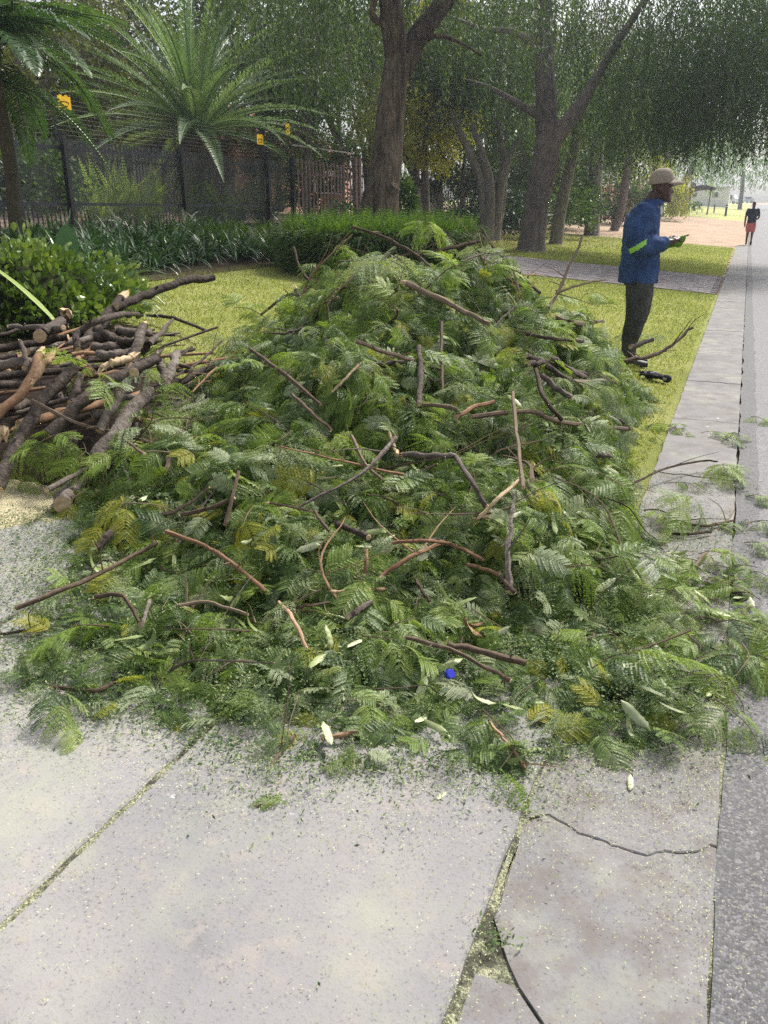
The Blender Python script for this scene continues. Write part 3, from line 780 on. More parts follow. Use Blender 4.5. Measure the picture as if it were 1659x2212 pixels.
LG = 'log'
px_wood('log', c6((470, 450), (600, 300), (735, 140)), (13, 12), M_LOG, 'stout grey log rising at the back of the log pile to a pale splintered tip', LG, free=(5.3, 5.6, 5.9), stubs=4, broken=(0, 1))
px_wood('log', c6((700, 190), (850, 135), (1080, 45), (1285, 15)), (10, 8), M_LOG, 'grey limb pointing right over the lawn from the top of the log pile', LG, free=(5.75, 6.0, 6.3, 6.6), stubs=3)
px_wood('log', c6((-20, 1280), (100, 1045), (220, 800), (445, 560)), (17, 14), M_LOG, 'long grey log slanting up from the bottom left corner of the log pile', LG, lift=.10, stubs=5)
px_wood('log', c6((300, 960), (480, 780), (700, 620), (955, 500)), (17, 12), M_LOG, 'long smooth log running up to the right across the middle of the log pile', LG, lift=.14, stubs=3)
px_wood('log', c6((590, 1110), (740, 900), (900, 690)), (22, 18), M_LOG, 'thick rough purple-brown log in the centre of the log pile', LG, lift=.10, stubs=2)
px_wood('log', c6((600, 940), (690, 780), (765, 640)), (11, 9), M_LOG, 'thin straight log left of the thick purple-brown one', LG, lift=.12)
px_wood('log', c6((-20, 850), (180, 650), (240, 480)), (12, 9), M_WOODRED, 'reddish stripped branch with forked splintered tip at the left', LG, lift=.16, broken=(0, 1))
px_wood('log', c6((180, 650), (260, 540), (315, 480)), (9, 6), M_WOODRED, 'short stripped prong beside the forked reddish branch', LG, lift=.16, broken=(1, 1))
px_wood('log', c6((790, 545), (830, 420), (865, 310)), (13, 12), M_LOG, 'short upright log with both ends splintered pale', LG, lift=.14, broken=(1, 1))
px_wood('log', c6((1010, 690), (985, 600), (970, 520)), (12, 10), M_LOG, 'short upright log right of centre behind a pale sprig', LG, lift=.10)
px_wood('log', c6((1005, 640), (1040, 540), (1070, 470)), (12, 9), M_LOG, 'stub of log leaning right at the edge of the lawn', LG, lift=.10)
px_wood('log', c6((1015, 985), (1200, 960), (1440, 900)), (23, 21), M_LOG, 'fat short log lying with its large pale cut face to the left', LG, free=(3.75, 4.25, 4.75))
px_wood('log', c6((1230, 740), (1330, 750), (1430, 800)), (22, 20), M_LOG, 'thick dark bent log at the right end of the log pile', LG, free=(4.72, 4.75, 4.80))
px_wood('log', c6((335, 1125), (390, 1060), (440, 990)), (15, 13), M_LOG, 'short log with an oval orange cut face at the lower left', LG, lift=.06)
px_wood('log', c6((375, 1385), (430, 1300), (500, 1215)), (21, 19), M_LOG, 'thick short log at the foot of the pile beside the sawdust', LG, lift=.06)
px_wood('log', c6((10, 930), (-60, 850), (-120, 800)), (18, 18), M_LOG, 'log at the left edge showing a big split cut face', LG, lift=.08, broken=(.5, 0))
px_wood('log', c6((-20, 545), (110, 525), (240, 540)), (12, 10), M_LOG, 'dark log lying level at the far left', LG, lift=.06)
px_wood('branch', c6((50, 312), (200, 315), (380, 320)), (4.5, 6), M_LOG, 'thin grey branch level along the top left of the log pile', 'branch', lift=.05, stubs=5)
px_wood('branch', c6((470, 445), (470, 350), (700, 245), (860, 240), (1050, 262), (1240, 335)), (5, 3), M_LOG, 'long thin branch bowed over the top of the log pile', 'branch', lift=.10, stubs=5, side_twigs=3)
px_wood('branch', c6((410, 235), (600, 225), (770, 215)), (6, 4), M_LOG, 'thin branch lying along the back edge of the log pile', 'branch', lift=.05, stubs=4)
px_wood('log', c6((360, 350), (380, 280), (395, 235)), (14, 15), M_LOG, 'short stump with a torn white end on the top left of the log pile', LG, free=(5.5, 5.45, 5.4), broken=(0, 1))
px_wood('log', c6((240, 370), (330, 300), (420, 260)), (12, 10), M_LOG, 'log with a tilted yellow cut face at the upper left', LG, lift=.03)
for k, (a, b) in enumerate([((560, 375), (785, 350)), ((580, 330), (730, 405)), ((560, 430), (800, 415)), ((700, 330), (900, 350)), ((600, 480), (780, 470)), ((720, 395), (900, 400))]):
    px_wood('log', c6(a, ((a[0]+b[0])/2, (a[1]+b[1])/2 + 8), b), (11, 10), M_LOG, 'dark brown log stacked level at the back of the log pile', LG, lift=.05 + .012*k, group='level logs at the back of the log pile')
px_wood('branch', c6((430, 770), (465, 680), (485, 600)), (8, 7), M_LOG, 'short upright branch between the two long logs', 'branch', lift=.14)
px_wood('branch', c6((850, 480), (950, 370), (1045, 265)), (5, 4), M_LOG, 'slim green-barked branch leaning right above the log pile', 'branch', lift=.06)
px_wood('branch', c6((150, 560), (150, 470), (120, 400)), (6, 4), M_LOG, 'short dark stick poking up at the far left', 'branch', lift=.12, broken=(0, 1))
px_wood('log', c6((620, 560), (700, 525), (790, 495)), (7, 8), M_CUT, 'pale torn splinter of wood lying on the long smooth log', 'wood splinter', lift=.17, broken=(1, 1))
px_wood('log', c6((560, 850), (640, 840)), (13, 12), M_LOG, 'log end with a round yellow cut face left of the thick log', LG, lift=.06)
nl = 0
while nl < 95:
    x, y = rw.uniform(-3.3, -.9), rw.uniform(3.7, 6.0); h = float(samp(HLOG, x, y))
    if h < .08 or float(samp(PD, x, y)) > .35: continue
    l = rw.uniform(.45, 1.1); a = rw.gauss(1.05, .45); z = gz(x, y) + rw.uniform(.3, 1.0)*h; dz = rw.uniform(-.1, .12)
    d = Vector((math.cos(a), math.sin(a), dz))*l*.5; c = Vector((x, y, z)); r = rw.choice((rw.uniform(.006, .016), rw.uniform(.012, .034)))
    wood('log', [c - d, c + Vector((rw.gauss(0, .07), rw.gauss(0, .07), rw.gauss(0, .03))), c + d], [r, r*.7], rw.choice((M_LOG, M_LOG, M_LOG, M_WOODRED)) if r < .03 else M_LOG, ('thin ' if r < .018 else 'thick ' if r > .034 else '') + 'brown log buried in the %s of the log pile' % ('left front' if x < -2.1 and y < 4.7 else 'left back' if x < -2.1 else 'right front' if y < 4.7 else 'right back'), LG, 'buried logs of the log pile', stubs=2)
    nl += 1
tag(core('bark_litter', HLOG, (HLOG > .02) & (YY > 3.3), .38, plain('bark_litter', (.028, .020, .015), .95, .1, 30, .6, bmp=1, bs=50), drop=.03), 'dark bark litter under the pile of logs', 'bark litter', kind='stuff')

BR = 'branch'
px_wood('branch', c7((650, 140), (780, 200), (890, 255), (995, 305)), (7, 5), M_TWIG, 'stout light brown stick with a pale broken tip pointing up at the heap top', BR, lift=.22, stubs=6, broken=(1, 0), n=7)
px_wood('branch', c7((190, 165), (230, 250), (300, 360), (370, 510)), (5, 5), M_TWIG, 'stick with a bleached split tip standing at the upper left of the heap', BR, free=(6.2, 6.0, 5.7, 5.3), stubs=3, broken=(1, 0), n=7)
px_wood('branch', c7((45, 270), (150, 190), (197, 188)), (2, 2), M_TWIG, 'thin dark twig reaching left over the lawn', BR, free=(6.6, 6.4, 6.2), n=5, side_twigs=2, ends=(False, False))
px_wood('branch', c7((180, -10), (228, 112), (350, 160), (440, 200)), (2.2, 3), M_TWIG, 'long bare twig standing up before the dark hedge', BR, free=(7.2, 7.0, 6.8, 6.6), n=5, side_twigs=2, ends=(False, False))
px_wood('branch', c7((1378, -60), (1290, 150), (1220, 275)), (2, 4.5), M_TWIG, 'tall bare twig rising left of the standing man', BR, free=(6.2, 6.0, 5.8), n=6, side_twigs=4, ends=(False, False), stubs=6)
px_wood('branch', c7((1270, 180), (1380, 140), (1475, 122)), (2, 1.4), M_TWIG, 'thin twig reaching right towards the blue jacket', BR, free=(5.95, 6.0, 6.1), n=5, ends=(False, False))
px_wood('branch', c7((960, -90), (1010, -15), (1075, 60), (1200, 180)), (2, 4.5), M_TWIG, 'bare forked branch leaning left over the brick driveway', BR, free=(6.9, 6.7, 6.4, 6.0), n=6, side_twigs=5, ends=(False, False), stubs=5)
px_wood('branch', c7((425, -95), (560, -50), (700, 30), (800, 130)), (2.2, 4), M_TWIG, 'long arched bare branch over the hedge', BR, free=(7.0, 6.8, 6.5, 6.2), n=6, side_twigs=4, ends=(False, False), stubs=4)
px_wood('branch', c7((460, 120), (620, 30), (790, 0), (960, -40)), (2, 3), M_TWIG, 'thin bare branch crossing the hedge towards the right', BR, free=(6.8, 6.8, 6.8, 6.9), n=5, side_twigs=4, ends=(False, False))
px_wood('branch', c7((0, 410), (150, 520), (290, 640)), (3, 3), M_TWIG, 'slim straight branch slanting down at the left of the heap', BR, lift=.10, stubs=3, n=6)
px_wood('branch', c7((175, 600), (250, 670), (335, 745)), (2.5, 3), M_TWIG, 'short pale-tipped twig in the left middle of the heap', BR, lift=.12, n=6)
px_wood('branch', c7((340, 590), (400, 530), (452, 475)), (2, 2.4), M_CUT, 'short bleached bare twig in the left middle of the heap', BR, lift=.14, n=5)
px_wood('branch', c7((700, 400), (708, 510), (700, 640)), (6, 6), M_LOG, 'upright grey branch in the middle of the heap', BR, lift=.14, n=8)
px_wood('branch', c7((795, 300), (795, 420), (800, 570)), (3, 2), M_TWIG, 'thin upright twig right of the grey branch', BR, lift=.16, n=5)
px_wood('branch', c7((700, 640), (830, 650), (870, 682)), (3, 3), M_TWIG, 'short level branch joining the foot of the grey branch', BR, lift=.12, n=6)
px_wood('branch', c7((855, 695), (930, 650), (1015, 628)), (3.5, 3), M_WOODRED, 'reddish stick in the middle of the heap', BR, lift=.12, n=6)
px_wood('branch', c7((1090, 590), (1110, 800), (1132, 985)), (3, 3), M_TWIG, 'long upright thin branch on the right half of the heap', BR, lift=.16, n=6, stubs=3)
px_wood('branch', c7((640, 850), (750, 852), (852, 856)), (6.5, 6.5), M_LOG, 'level half of a snapped branch in the middle of the heap', BR, lift=.14, n=8, broken=(1, 0))
px_wood('branch', c7((852, 856), (915, 950), (980, 1060)), (5.5, 5), M_LOG, 'slanting half of a snapped branch in the middle of the heap', BR, lift=.14, n=8, broken=(0, 1))
px_wood('branch', c7((955, 1105), (1030, 1030), (1115, 955)), (4.5, 4), M_CUT, 'pale stripped stick crossing the foot of the snapped branch', BR, lift=.15, n=6, broken=(1, 0))
px_wood('branch', c7((920, 692), (1160, 670), (1280, 710), (1565, 742)), (3.5, 4.5), M_TWIG, 'long nearly level branch reaching the right edge of the heap', BR, lift=.12, stubs=5, n=6)
px_wood('branch', c7((1180, 480), (1222, 620), (1295, 705)), (5, 4.5), M_TWIG, 'dark branch running down the upper right of the heap', BR, lift=.13, n=7)
for k, q in enumerate([((1150, 440), (1290, 490), (1400, 520)), ((1230, 480), (1320, 540), (1420, 600)), ((1250, 450), (1330, 500), (1390, 530)), ((1210, 520), (1280, 580), (1330, 610)), ((1160, 470), (1215, 465))]):
    px_wood('branch', c7(*q), (6, 6), M_LOG, 'dark stick in the bundle of cut ends at the upper right', BR, lift=.06 + .02*k, n=7, group='bundle of dark sticks at the upper right')
px_wood('branch', [(1265, 800), (1330, 782), (1400, 772), (1450, 745), (1496, 708)], (5, 2), M_TWIG, 'long curved branch reaching over the lawn past the boots', BR, lift=.16, free=(6.2, 6.3, 6.4, 6.5, 6.6), n=7, side_twigs=5, stubs=4)
px_wood('branch', [(1362, 750), (1385, 742), (1409, 734)], (5, 5), M_LOG, 'short thick stick with a pale end pointing right at the boots', BR, free=(7.0, 7.05, 7.1), n=7)
px_wood('branch', c7((1330, 552), (1420, 545), (1525, 540)), (5, 4.5), M_TWIG, 'grey stick pointing right below the bundle of cut ends', BR, lift=.08, n=7)
px_wood('branch', c7((380, 500), (500, 480), (640, 470), (800, 492)), (6, 6), M_LOG, 'thick dark branch half buried across the heap', BR, lift=.02, n=7)
px_wood('branch', c7((1490, 690), (1530, 705), (1570, 742)), (5, 5), M_LOG, 'short dark sawn stick at the right edge of the heap', BR, lift=.08, n=7)
px_wood('branch', c7((1440, 850), (1470, 850), (1493, 853)), (5, 6), M_LOG, 'stub with a round white cut face at the right edge of the heap', BR, lift=.08, n=8)
px_wood('branch', c7((420, 770), (480, 890), (545, 950)), (3, 2.5), M_TWIG, 'thin branch left of the snapped branch', BR, lift=.12, n=5)
px_wood('branch', c7((580, 765), (600, 820), (612, 850)), (4, 4), M_CUT, 'short pale broken stub near the heap centre', BR, lift=.14, n=6, broken=(1, 0))
px_wood('branch', c7((440, 380), (640, 450), (720, 470)), (3.5, 3), M_TWIG, 'bent dark branch left of the heap top', BR, lift=.12, n=6, stubs=3)
px_wood('branch', c7((1100, 340), (1250, 365), (1380, 380)), (3, 2.5), M_TWIG, 'level thin branch near the top right of the heap', BR, lift=.12, n=6, stubs=3)
px_wood('branch', c7((1270, 280), (1370, 305), (1465, 295)), (4, 4), M_TWIG, 'dark level stick at the heap top left of the trousers', BR, lift=.14, n=6)
# front of the heap
px_wood('branch', cm((800, 610), (960, 500), (1150, 412)), (5.5, 5), M_WOODRED, 'pinkish stripped branch with frayed lower end on the heap front', BR, lift=.10, broken=(1, 0), n=7, side_twigs=2)
px_wood('branch', cm((860, 412), (1060, 396), (1230, 425), (1400, 510)), (4, 4.5), M_WOODRED, 'bowed brown branch arching over the pinkish one', BR, lift=.11, n=7, stubs=3)
px_wood('branch', cm((175, 768), (255, 865), (335, 1035)), (4.5, 4), M_WOODRED, 'curved orange-brown branch with a pale tip low on the heap', BR, lift=.09, broken=(0, 1), n=7)
px_wood('branch', cm((515, 705), (650, 700), (812, 688)), (4.5, 4), M_WOODRED, 'level stripped stick below the pinkish branch', BR, lift=.09, n=7, broken=(1, 0))
px_wood('branch', cm((520, 292), (610, 330), (712, 375)), (7, 7), M_LOG, 'thick dark log end among the leaves of the heap front', BR, lift=.07, n=8)
px_wood('branch', cm((390, 220), (430, 280), (480, 340)), (4, 4), M_TWIG, 'short brown stick at the ridge of the heap front', BR, lift=.09, n=6)
px_wood('branch', cm((940, 980), (1200, 1050), (1400, 1150), (1565, 1240)), (4.5, 5), M_TWIG, 'long brown branch slanting down across the lower right front', BR, lift=.09, n=7, stubs=5)
px_wood('branch', cm((1190, 1018), (1400, 1062), (1665, 1135)), (7, 7), M_TWIG, 'thick light brown branch above the long slanting one', BR, lift=.08, n=8, stubs=3)
px_wood('branch', cm((690, 595), (700, 520), (705, 450)), (4.5, 4), M_WOODRED, 'short upright stripped stub with a pale top', BR, lift=.10, n=6)
px_wood('branch', cm((1310, 0), (1370, 90), (1425, 195)), (5, 5), M_LOG, 'dark branch running into the crossing pale sticks', BR, lift=.12, n=7)
px_wood('branch', cm((1310, 540), (1400, 565), (1505, 602)), (3, 3), M_WOODRED, 'thin reddish twig on the right of the heap front', BR, lift=.10, n=6)
px_wood('branch', cm((1500, 590), (1550, 660), (1600, 705)), (5, 5), M_TWIG, 'short stick at the end of the thin reddish twig', BR, lift=.10, n=6)
px_wood('branch', cm((1000, 630), (1040, 700), (1085, 765)), (4.5, 4), M_TWIG, 'brown stick pointing down beside the flat pods', BR, lift=.10, n=6)
px_wood('branch', cm((115, 168), (230, 190), (355, 212)), (2, 2.2), M_TWIG, 'thin grey twig at the left end of the front ridge', BR, lift=.12, n=5, broken=(1, 0))
px_wood('branch', cm((595, 855), (670, 805), (742, 760)), (7, 6), M_LOG, 'dark stub with shredded bark in the heap front', BR, lift=.08, n=7, broken=(0, 1))
px_wood('branch', cm((220, 805), (340, 790), (470, 768)), (2.6, 2.2), M_TWIG, 'thin grey twig lying level in the heap front', BR, lift=.09, n=5)
px_wood('branch', cl((95, 805), (480, 650), (800, 492), (945, 408)), (3.4, 4.5), M_TWIG, 'long straight branch slanting up across the left front', BR, lift=.09, n=7, stubs=5, side_twigs=3)
px_wood('branch', cl((1000, 342), (1230, 425), (1400, 530), (1605, 705)), (5, 4.5), M_WOODRED, 'long reddish branch slanting down to the right in the left front', BR, lift=.10, n=7, stubs=4)
px_wood('branch', cl((575, 735), (740, 730), (840, 890)), (3.4, 4), M_TWIG, 'bent grey stick with a pale tip in the left front hollow', BR, lift=.08, n=6)
px_wood('branch', cl((855, 915), (880, 830), (905, 755)), (4, 4), M_LOG, 'dark upright stick in the left front hollow', BR, lift=.06, n=6)
px_wood('branch', cl((-10, 965), (300, 922), (480, 930)), (2.4, 2), M_TWIG, 'thin twig lying on the sawdust at the far left', BR, lift=.02, n=5, side_twigs=3)
px_wood('branch', cl((325, 1282), (560, 1300), (690, 1258)), (3.4, 3), M_TWIG, 'curved twig on the concrete at the left front tip', BR, lift=.02, n=6)
px_wood('branch', cl((585, 435), (640, 380), (705, 320)), (8, 8), M_LOG, 'short thick stick with a pale cut end at the left front', BR, lift=.08, n=8)
px_wood('branch', cl((1060, 795), (1250, 768), (1490, 842)), (4, 4), M_TWIG, 'brown level branch in the left front', BR, lift=.09, n=6, stubs=3)
px_wood('branch', cl((1090, 242), (1260, 200), (1410, 140)), (3.4, 3), M_TWIG, 'straight twig pointing right below the cut logs', BR, lift=.10, n=6, stubs=2)
px_wood('branch', cl((1440, -20), (1400, 150), (1358, 295)), (3, 3), M_TWIG, 'slanting thin branch below the fat short log', BR, lift=.12, n=6)
px_wood('branch', c6((190, 755), (430, 880), (700, 960), (870, 1080)), (3, 2.4), M_TWIG, 'long thin twig hanging across the log pile front', BR, lift=.16, n=5, side_twigs=5)
px_wood('branch', [(700, 1595), (745, 1585), (792, 1576)], (6, 6), M_WOODRED, 'short pinkish stick on the concrete at the front edge', BR, lift=.02, n=7)
px_wood('branch', [(578, 1670), (605, 1625), (636, 1590)], (3.6, 4), M_TWIG, 'dark forked twig trailing onto the front slab', BR, lift=.02, n=6, side_twigs=2)
px_wood('branch', [(1058, 1560), (1095, 1605), (1135, 1660)], (3.4, 2.5), M_WOODRED, 'reddish twig trailing onto the slab joint', BR, lift=.03, n=6, side_twigs=1)
px_wood('twig', [(535, 1745), (570, 1739), (600, 1737)], (1.8, 1.4), M_TWIG, 'small dark twig lying alone on the concrete slab', 'twig', lift=.008, n=5, ends=(False, False))
# right of the heap
px_wood('branch', c8((180, 600), (350, 520), (560, 475), (650, 478)), (1.8, 1.4), M_TWIG, 'thin twig stretched over the gutter towards the road', BR, lift=.06, n=5, side_twigs=2, ends=(False, False))
px_wood('branch', c8((360, 795), (560, 835), (730, 805)), (2.6, 2), M_TWIG, 'curved twig lying across the gutter', BR, lift=.012, n=5, side_twigs=3)
px_wood('branch', c8((400, 882), (500, 878), (610, 868)), (2.4, 2), M_TWIG, 'short straight twig on the gutter below the curved one', BR, lift=.012, n=5)
px_wood('branch', c8((190, 1000), (390, 1030), (490, 1080)), (2.6, 4), M_LOG, 'dark branch across the gutter from the right side of the heap', BR, lift=.03, n=6)
px_wood('branch', c8((585, 1150), (680, 1175), (785, 1212)), (4.6, 5), M_LOG, 'short dark log lying at the edge of the asphalt', BR, lift=.02, n=7)
px_wood('branch', c8((480, 1100), (540, 1040), (595, 975)), (3.2, 2.6), M_TWIG, 'pale brown stick slanting across the gutter', BR, lift=.02, n=6)
for k in range(72):                                # the many thin sticks in the heap
    while True:
        x, y = rw.uniform(-2.0, 2.2), rw.uniform(2.0, 7.0)
        if float(samp(PD, x, y)) > .12: break
    a = rw.uniform(0, 6.28); l = rw.uniform(.25, .8); n_ = normal(x, y, HH)
    d = Vector((math.cos(a), math.sin(a), 0)); d = (d - n_*d.dot(n_) + n_*rw.uniform(-.05, .35)).normalized()
    c = Vector((x, y, top(x, y, HH) + rw.uniform(.01, .07))); r = rw.choice((.0035, .005, .006, .008, .011, .014))
    e = wood('branch', [c - d*l*.5, c + Vector((rw.gauss(0, .05), rw.gauss(0, .05), rw.uniform(0, .05))), c + d*l*.5 + Vector((0, 0, rw.uniform(-.04, .08)))], [r, r*.38], rw.choice((M_TWIG, M_TWIG, M_WOODRED, M_LOG)), None, BR, None, n=5, stubs=2, side_twigs=2)
    ztag(e, 'thick loose stick' if r > .009 else 'thin loose stick', BR, x, y)

# branches still in leaf that stick out of the heap
rb = random.Random(41)
def leafy_branch(p, d, l, r, metas, nleaf, label, group=None, bend=.3):
    d = Vector(d).normalized(); e = empty('leafy_branch', p, label, 'branch', group); sd_ = Vector((rb.gauss(0, .2), rb.gauss(0, .2), 0))
    P = spline([Vector((0, 0, 0)), d*l*.35 + sd_*l*.3, d*l*.7 + sd_*l*.2 - Vector((0, 0, bend*l*.12)), d*l - Vector((0, 0, bend*l*.4))], 5)
    mb = MB(); mb.tube(P, lerp_list([r, r*.35], len(P)), 6, True, .5, rough=.1, rng=rb)
    mb.obj('bark', M_TWIG, e, smooth=True)
    for k in range(nleaf):
        i = int((.35 + .64*k/max(1, nleaf-1))*(len(P)-1)); a = rb.uniform(0, 6.28)
        out_ = (d*.5 + Vector((math.cos(a), math.sin(a), rb.uniform(-.3, .5)))).normalized(); z = Vector((rb.gauss(0, .3), rb.gauss(0, .3), 1)); z = (z - out_*z.dot(out_)).normalized()
        link('leaf', rb.choice(metas), e, loc=P[i], rot=Matrix((out_, z.cross(out_), z)).transposed().to_euler(), scl=rb.uniform(.6, .95))
    return e
for k in range(40):
    while True:
        x, y = rb.uniform(-.9, 1.9), rb.uniform(4.4, 7.0)
        if float(samp(PD, x, y)) > .15 and rb.random() < (y - 3.6)/3 and (x < 1.25 or y < 5.0): break
    n_ = normal(x, y, HH); a = rb.uniform(0, 6.28)
    d = (n_*rb.uniform(.15, .9) + Vector((math.cos(a), math.sin(a)*.8, rb.uniform(-.1, .5)))).normalized()
    e = leafy_branch((x, y, top(x, y, HH) - .06), d, rb.uniform(.3, .6)*(.7 if x > 1.1 else 1), rb.uniform(.004, .008), rb.choice((BRIGHT_ME, BRIGHT_ME, LEAF_ME, PALE_ME)), rb.randint(5, 9), None, None, rb.uniform(.2, .9))
    ztag(e, 'leafy branch sticking out', 'branch', x, y)
for k in range(26):
    while True:
        x, y = rb.uniform(-1.7, 2.0), rb.uniform(2.2, 4.6)
        if float(samp(PD, x, y)) > .2: break
    n_ = normal(x, y, HH); a = rb.uniform(0, 6.28); d = (n_*rb.uniform(.1, .5) + Vector((math.cos(a), math.sin(a), rb.uniform(-.2, .3)))).normalized()
    e = leafy_branch((x, y, top(x, y, HH) - .03), d, rb.uniform(.25, .5), rb.uniform(.003, .006), rb.choice((BRIGHT_ME, LEAF_ME, PALE_ME)), rb.randint(3, 6), None, None, .5)
    ztag(e, 'short leafy branch lying', 'branch', x, y)

for k, (px, py) in enumerate(((130, 770), (165, 930), (300, 930), (355, 790), (400, 745), (385, 850), (420, 905))):
    p_ = hit(px, py, .12); a = rb.uniform(-2.6, -.4)
    leafy_branch(p_, (math.cos(a), math.sin(a), rb.uniform(-.2, .3)), rb.uniform(.2, .38), .004, rb.choice((BRIGHT_ME, BRIGHT_ME, PALE_ME)), rb.randint(4, 6), 'fresh leafy shoot hanging over the %s of the log pile' % ('upper left', 'left front', 'middle front', 'middle back', 'right back corner', 'right middle', 'right end')[k], None, .8)

# ------------------------------------------------------------ flat seed pods
def pod_mesh(rng, L=.13, w=.026, curl=.3, twist=.4, mat=M_POD):
    mb = MB(); K = 14; V = []; seeds = rng.randint(4, 7)
    a = 0; p = Vector((0, 0, 0)); tw = 0
    for i in range(K+1):
        u = i/K; ww = w*.5*min(1, 4.5*u + .08, 4.5*(1-u) + .08)*(1 + .10*math.sin(u*seeds*6.28))
        d = Vector((math.cos(a), math.sin(a)*.35, math.sin(a)*.9))
        side = Vector((-math.sin(a)*.35, math.cos(tw), math.sin(tw))).normalized()
        nn = d.cross(side).normalized()
        th = .0022*(1 + 1.1*max(0, math.sin(u*seeds*6.28)))
        V += [p - side*ww, p + nn*th - side*ww*.4, p + nn*th + side*ww*.4, p + side*ww, p - nn*th + side*ww*.4, p - nn*th - side*ww*.4]
        p = p + d*(L/K); a += curl*1.6/K*rng.uniform(.4, 1.5)*(1 if curl > 0 else 1); tw += twist/K
    F = [(i*6 + j, i*6 + (j+1) % 6, (i+1)*6 + (j+1) % 6, (i+1)*6 + j) for i in range(K) for j in range(6)]
    F += [tuple(range(6))[::-1], tuple(K*6 + j for j in range(6))]
    mb.add(V, F, rng.random()); return mb.mesh('seed_pod', mat, True)
rq = random.Random(5)
PODS = [pod_mesh(rq, rq.uniform(.09, .15), rq.uniform(.020, .028), rq.uniform(-1.3, 1.5), rq.uniform(-1.5, 1.5)) for _ in range(9)]
PODP = [pod_mesh(rq, rq.uniform(.09, .14), rq.uniform(.020, .027), rq.uniform(-1.2, 1.6), rq.uniform(-1.5, 1.5), M_PODPALE) for _ in range(5)]
def put_pod(me, p, n_, scl, lab, grp=None, tilt=.35):
    o = link('seed_pod', me, None, loc=p, rot=lay(n_, rq, tilt, .15), scl=scl); return tag(o, lab, 'seed pod', grp)
for px, py, me, lab, sc in [(1085, 803, PODP[0], 'pale green jointed pod with dark spots near the heap top right', 2.0), (640, 1205, PODP[1], 'white-green pod with a narrow neck on the heap front', 1.0), (320, 1085, PODP[2], 'small white pod hanging at the left of the heap', .8),
    (262, 1130, PODS[0], 'large flat green pod standing upright at the left', 1.1), (1035, 1260, PODS[1], 'long flat green pod lying on the right front', 1.25), (920, 1482, PODP[3], 'pale arched pod beside the blue bottle top', 1.0), (1405, 1590, PODP[4], 'long pale pod lying at the right front tip of the heap', 1.3),
    (1375, 1140, PODP[0], 'white pod on the gutter beside the heap', .9), (1620, 1290, PODP[1], 'pale pod on the asphalt at the right edge', 1.1), (1330, 1265, PODS[2], 'green pod at the right side of the heap', 1.0), (1440, 1420, PODP[2], 'crumpled pale pod on the gutter', 1.0), (1510, 1315, PODS[3], 'broad green pod on the gutter', 1.1), (775, 1645, PODP[3], 'pale pod on the front slab below the pinkish stick', .8), (965, 1715, PODP[4], 'small white pod on the slab right of centre', .5), (1362, 1672, PODP[1], 'small pale pod on the gutter slab', .6)]:
    p = hit(px, py, .012); p.z = top(p.x, p.y, HH) + (.035 if float(samp(PD, p.x, p.y)) > .05 else .010); put_pod(me, p, normal(p.x, p.y), sc, lab)
for k in range(120):
    while True:
        x, y = rq.uniform(-1.6, 2.1), rq.uniform(1.65, 6.2) if k % 4 == 0 else rq.uniform(1.65, 3.6)
        d = float(samp(PD, x, y))
        if d > -.03 and rq.random() < .35 + .4*(x > -.2): break
    z = top(x, y, HH) + rq.uniform(.012, .05) if d > .05 else gz(x, y) + .018
    me_ = rq.choice(PODS*2 + PODP)
    ztag(put_pod(me_, (x, y, z), normal(x, y, HH), rq.uniform(.65, 1.05), None, None, .5), 'flat whitish pod' if me_ in PODP else 'flat green pod', 'seed pod', x, y)
for k in range(26):
    p = gnd(rq.uniform(1400, 1600), rq.uniform(1150, 1560))
    put_pod(rq.choice(PODS + PODP), p + Vector((0, 0, .012)), Vector((0, 0, 1)), rq.uniform(.5, .85), 'small curled pod strewn on the gutter', 'pods strewn on the gutter', .25)
# blue bottle top and dry brown leaf in the heap
p = hit(970, 1466, .07); mb = MB()
mb.tube([(0, 0, 0), (0, 0, .010), (0, 0, .012)], [.0145, .0145, .013], 16); mb.tube([(0, 0, -.001), (0, 0, .0005)], [.0155, .0155], 16)
tag(mb.obj('bottle_cap', plain('blue_plastic', (.02, .03, .45), .35, .5), None, loc=p + Vector((0, 0, .015)), rot=(.9, .3, .4)), 'small bright blue plastic bottle top in the heap front', 'bottle cap')
for k, (px, py) in enumerate(((1065, 1122), (1045, 1345), (1040, 1375))):
    p = hit(px, py, .05)
    tag(link('dry_leaf', pod_mesh(rq, .11, .03, 1.6, 2.0, M_WOODRED), None, loc=p, rot=lay(normal(p.x, p.y), rq, .5, .2)), ('curled red-brown dry pod beside the crossing sticks', 'orange-brown strip of bark low on the right front', 'second small strip of orange bark on the right front')[k], 'dry pod' if k == 0 else 'bark strip')

# ------------------------------------------------------------ sawdust, chips, strewn leaflets, grass
def quads_np(P, size_l, size_w, rngn, tilt=.3, yaw=None):
    n = len(P); a = rngn.uniform(0, 6.283, n) if yaw is None else yaw
    l = rngn.uniform(*size_l, n)*.5; w = rngn.uniform(*size_w, n)*.5
    dx = np.stack([np.cos(a), np.sin(a), rngn.normal(0, tilt, n)], 1); dy = np.stack([-np.sin(a), np.cos(a), rngn.normal(0, tilt, n)], 1)
    V = np.stack([P - dx*l[:, None], P + dy*w[:, None], P + dx*l[:, None], P - dy*w[:, None]], 1).reshape(-1, 3)
    V[:, 2] = np.maximum(V[:, 2], np.repeat(P[:, 2], 4) - .002)
    return V, np.arange(4*n).reshape(n, 4)
nr = np.random.default_rng(9)
def surf_z(x, y):                                 # top of slab or gutter under a point
    s = -(x*RD[1] - y*RD[0]); return gz_np(x, y) + np.where(s > 1.19, .012, np.where(s > .30, .016, .002))
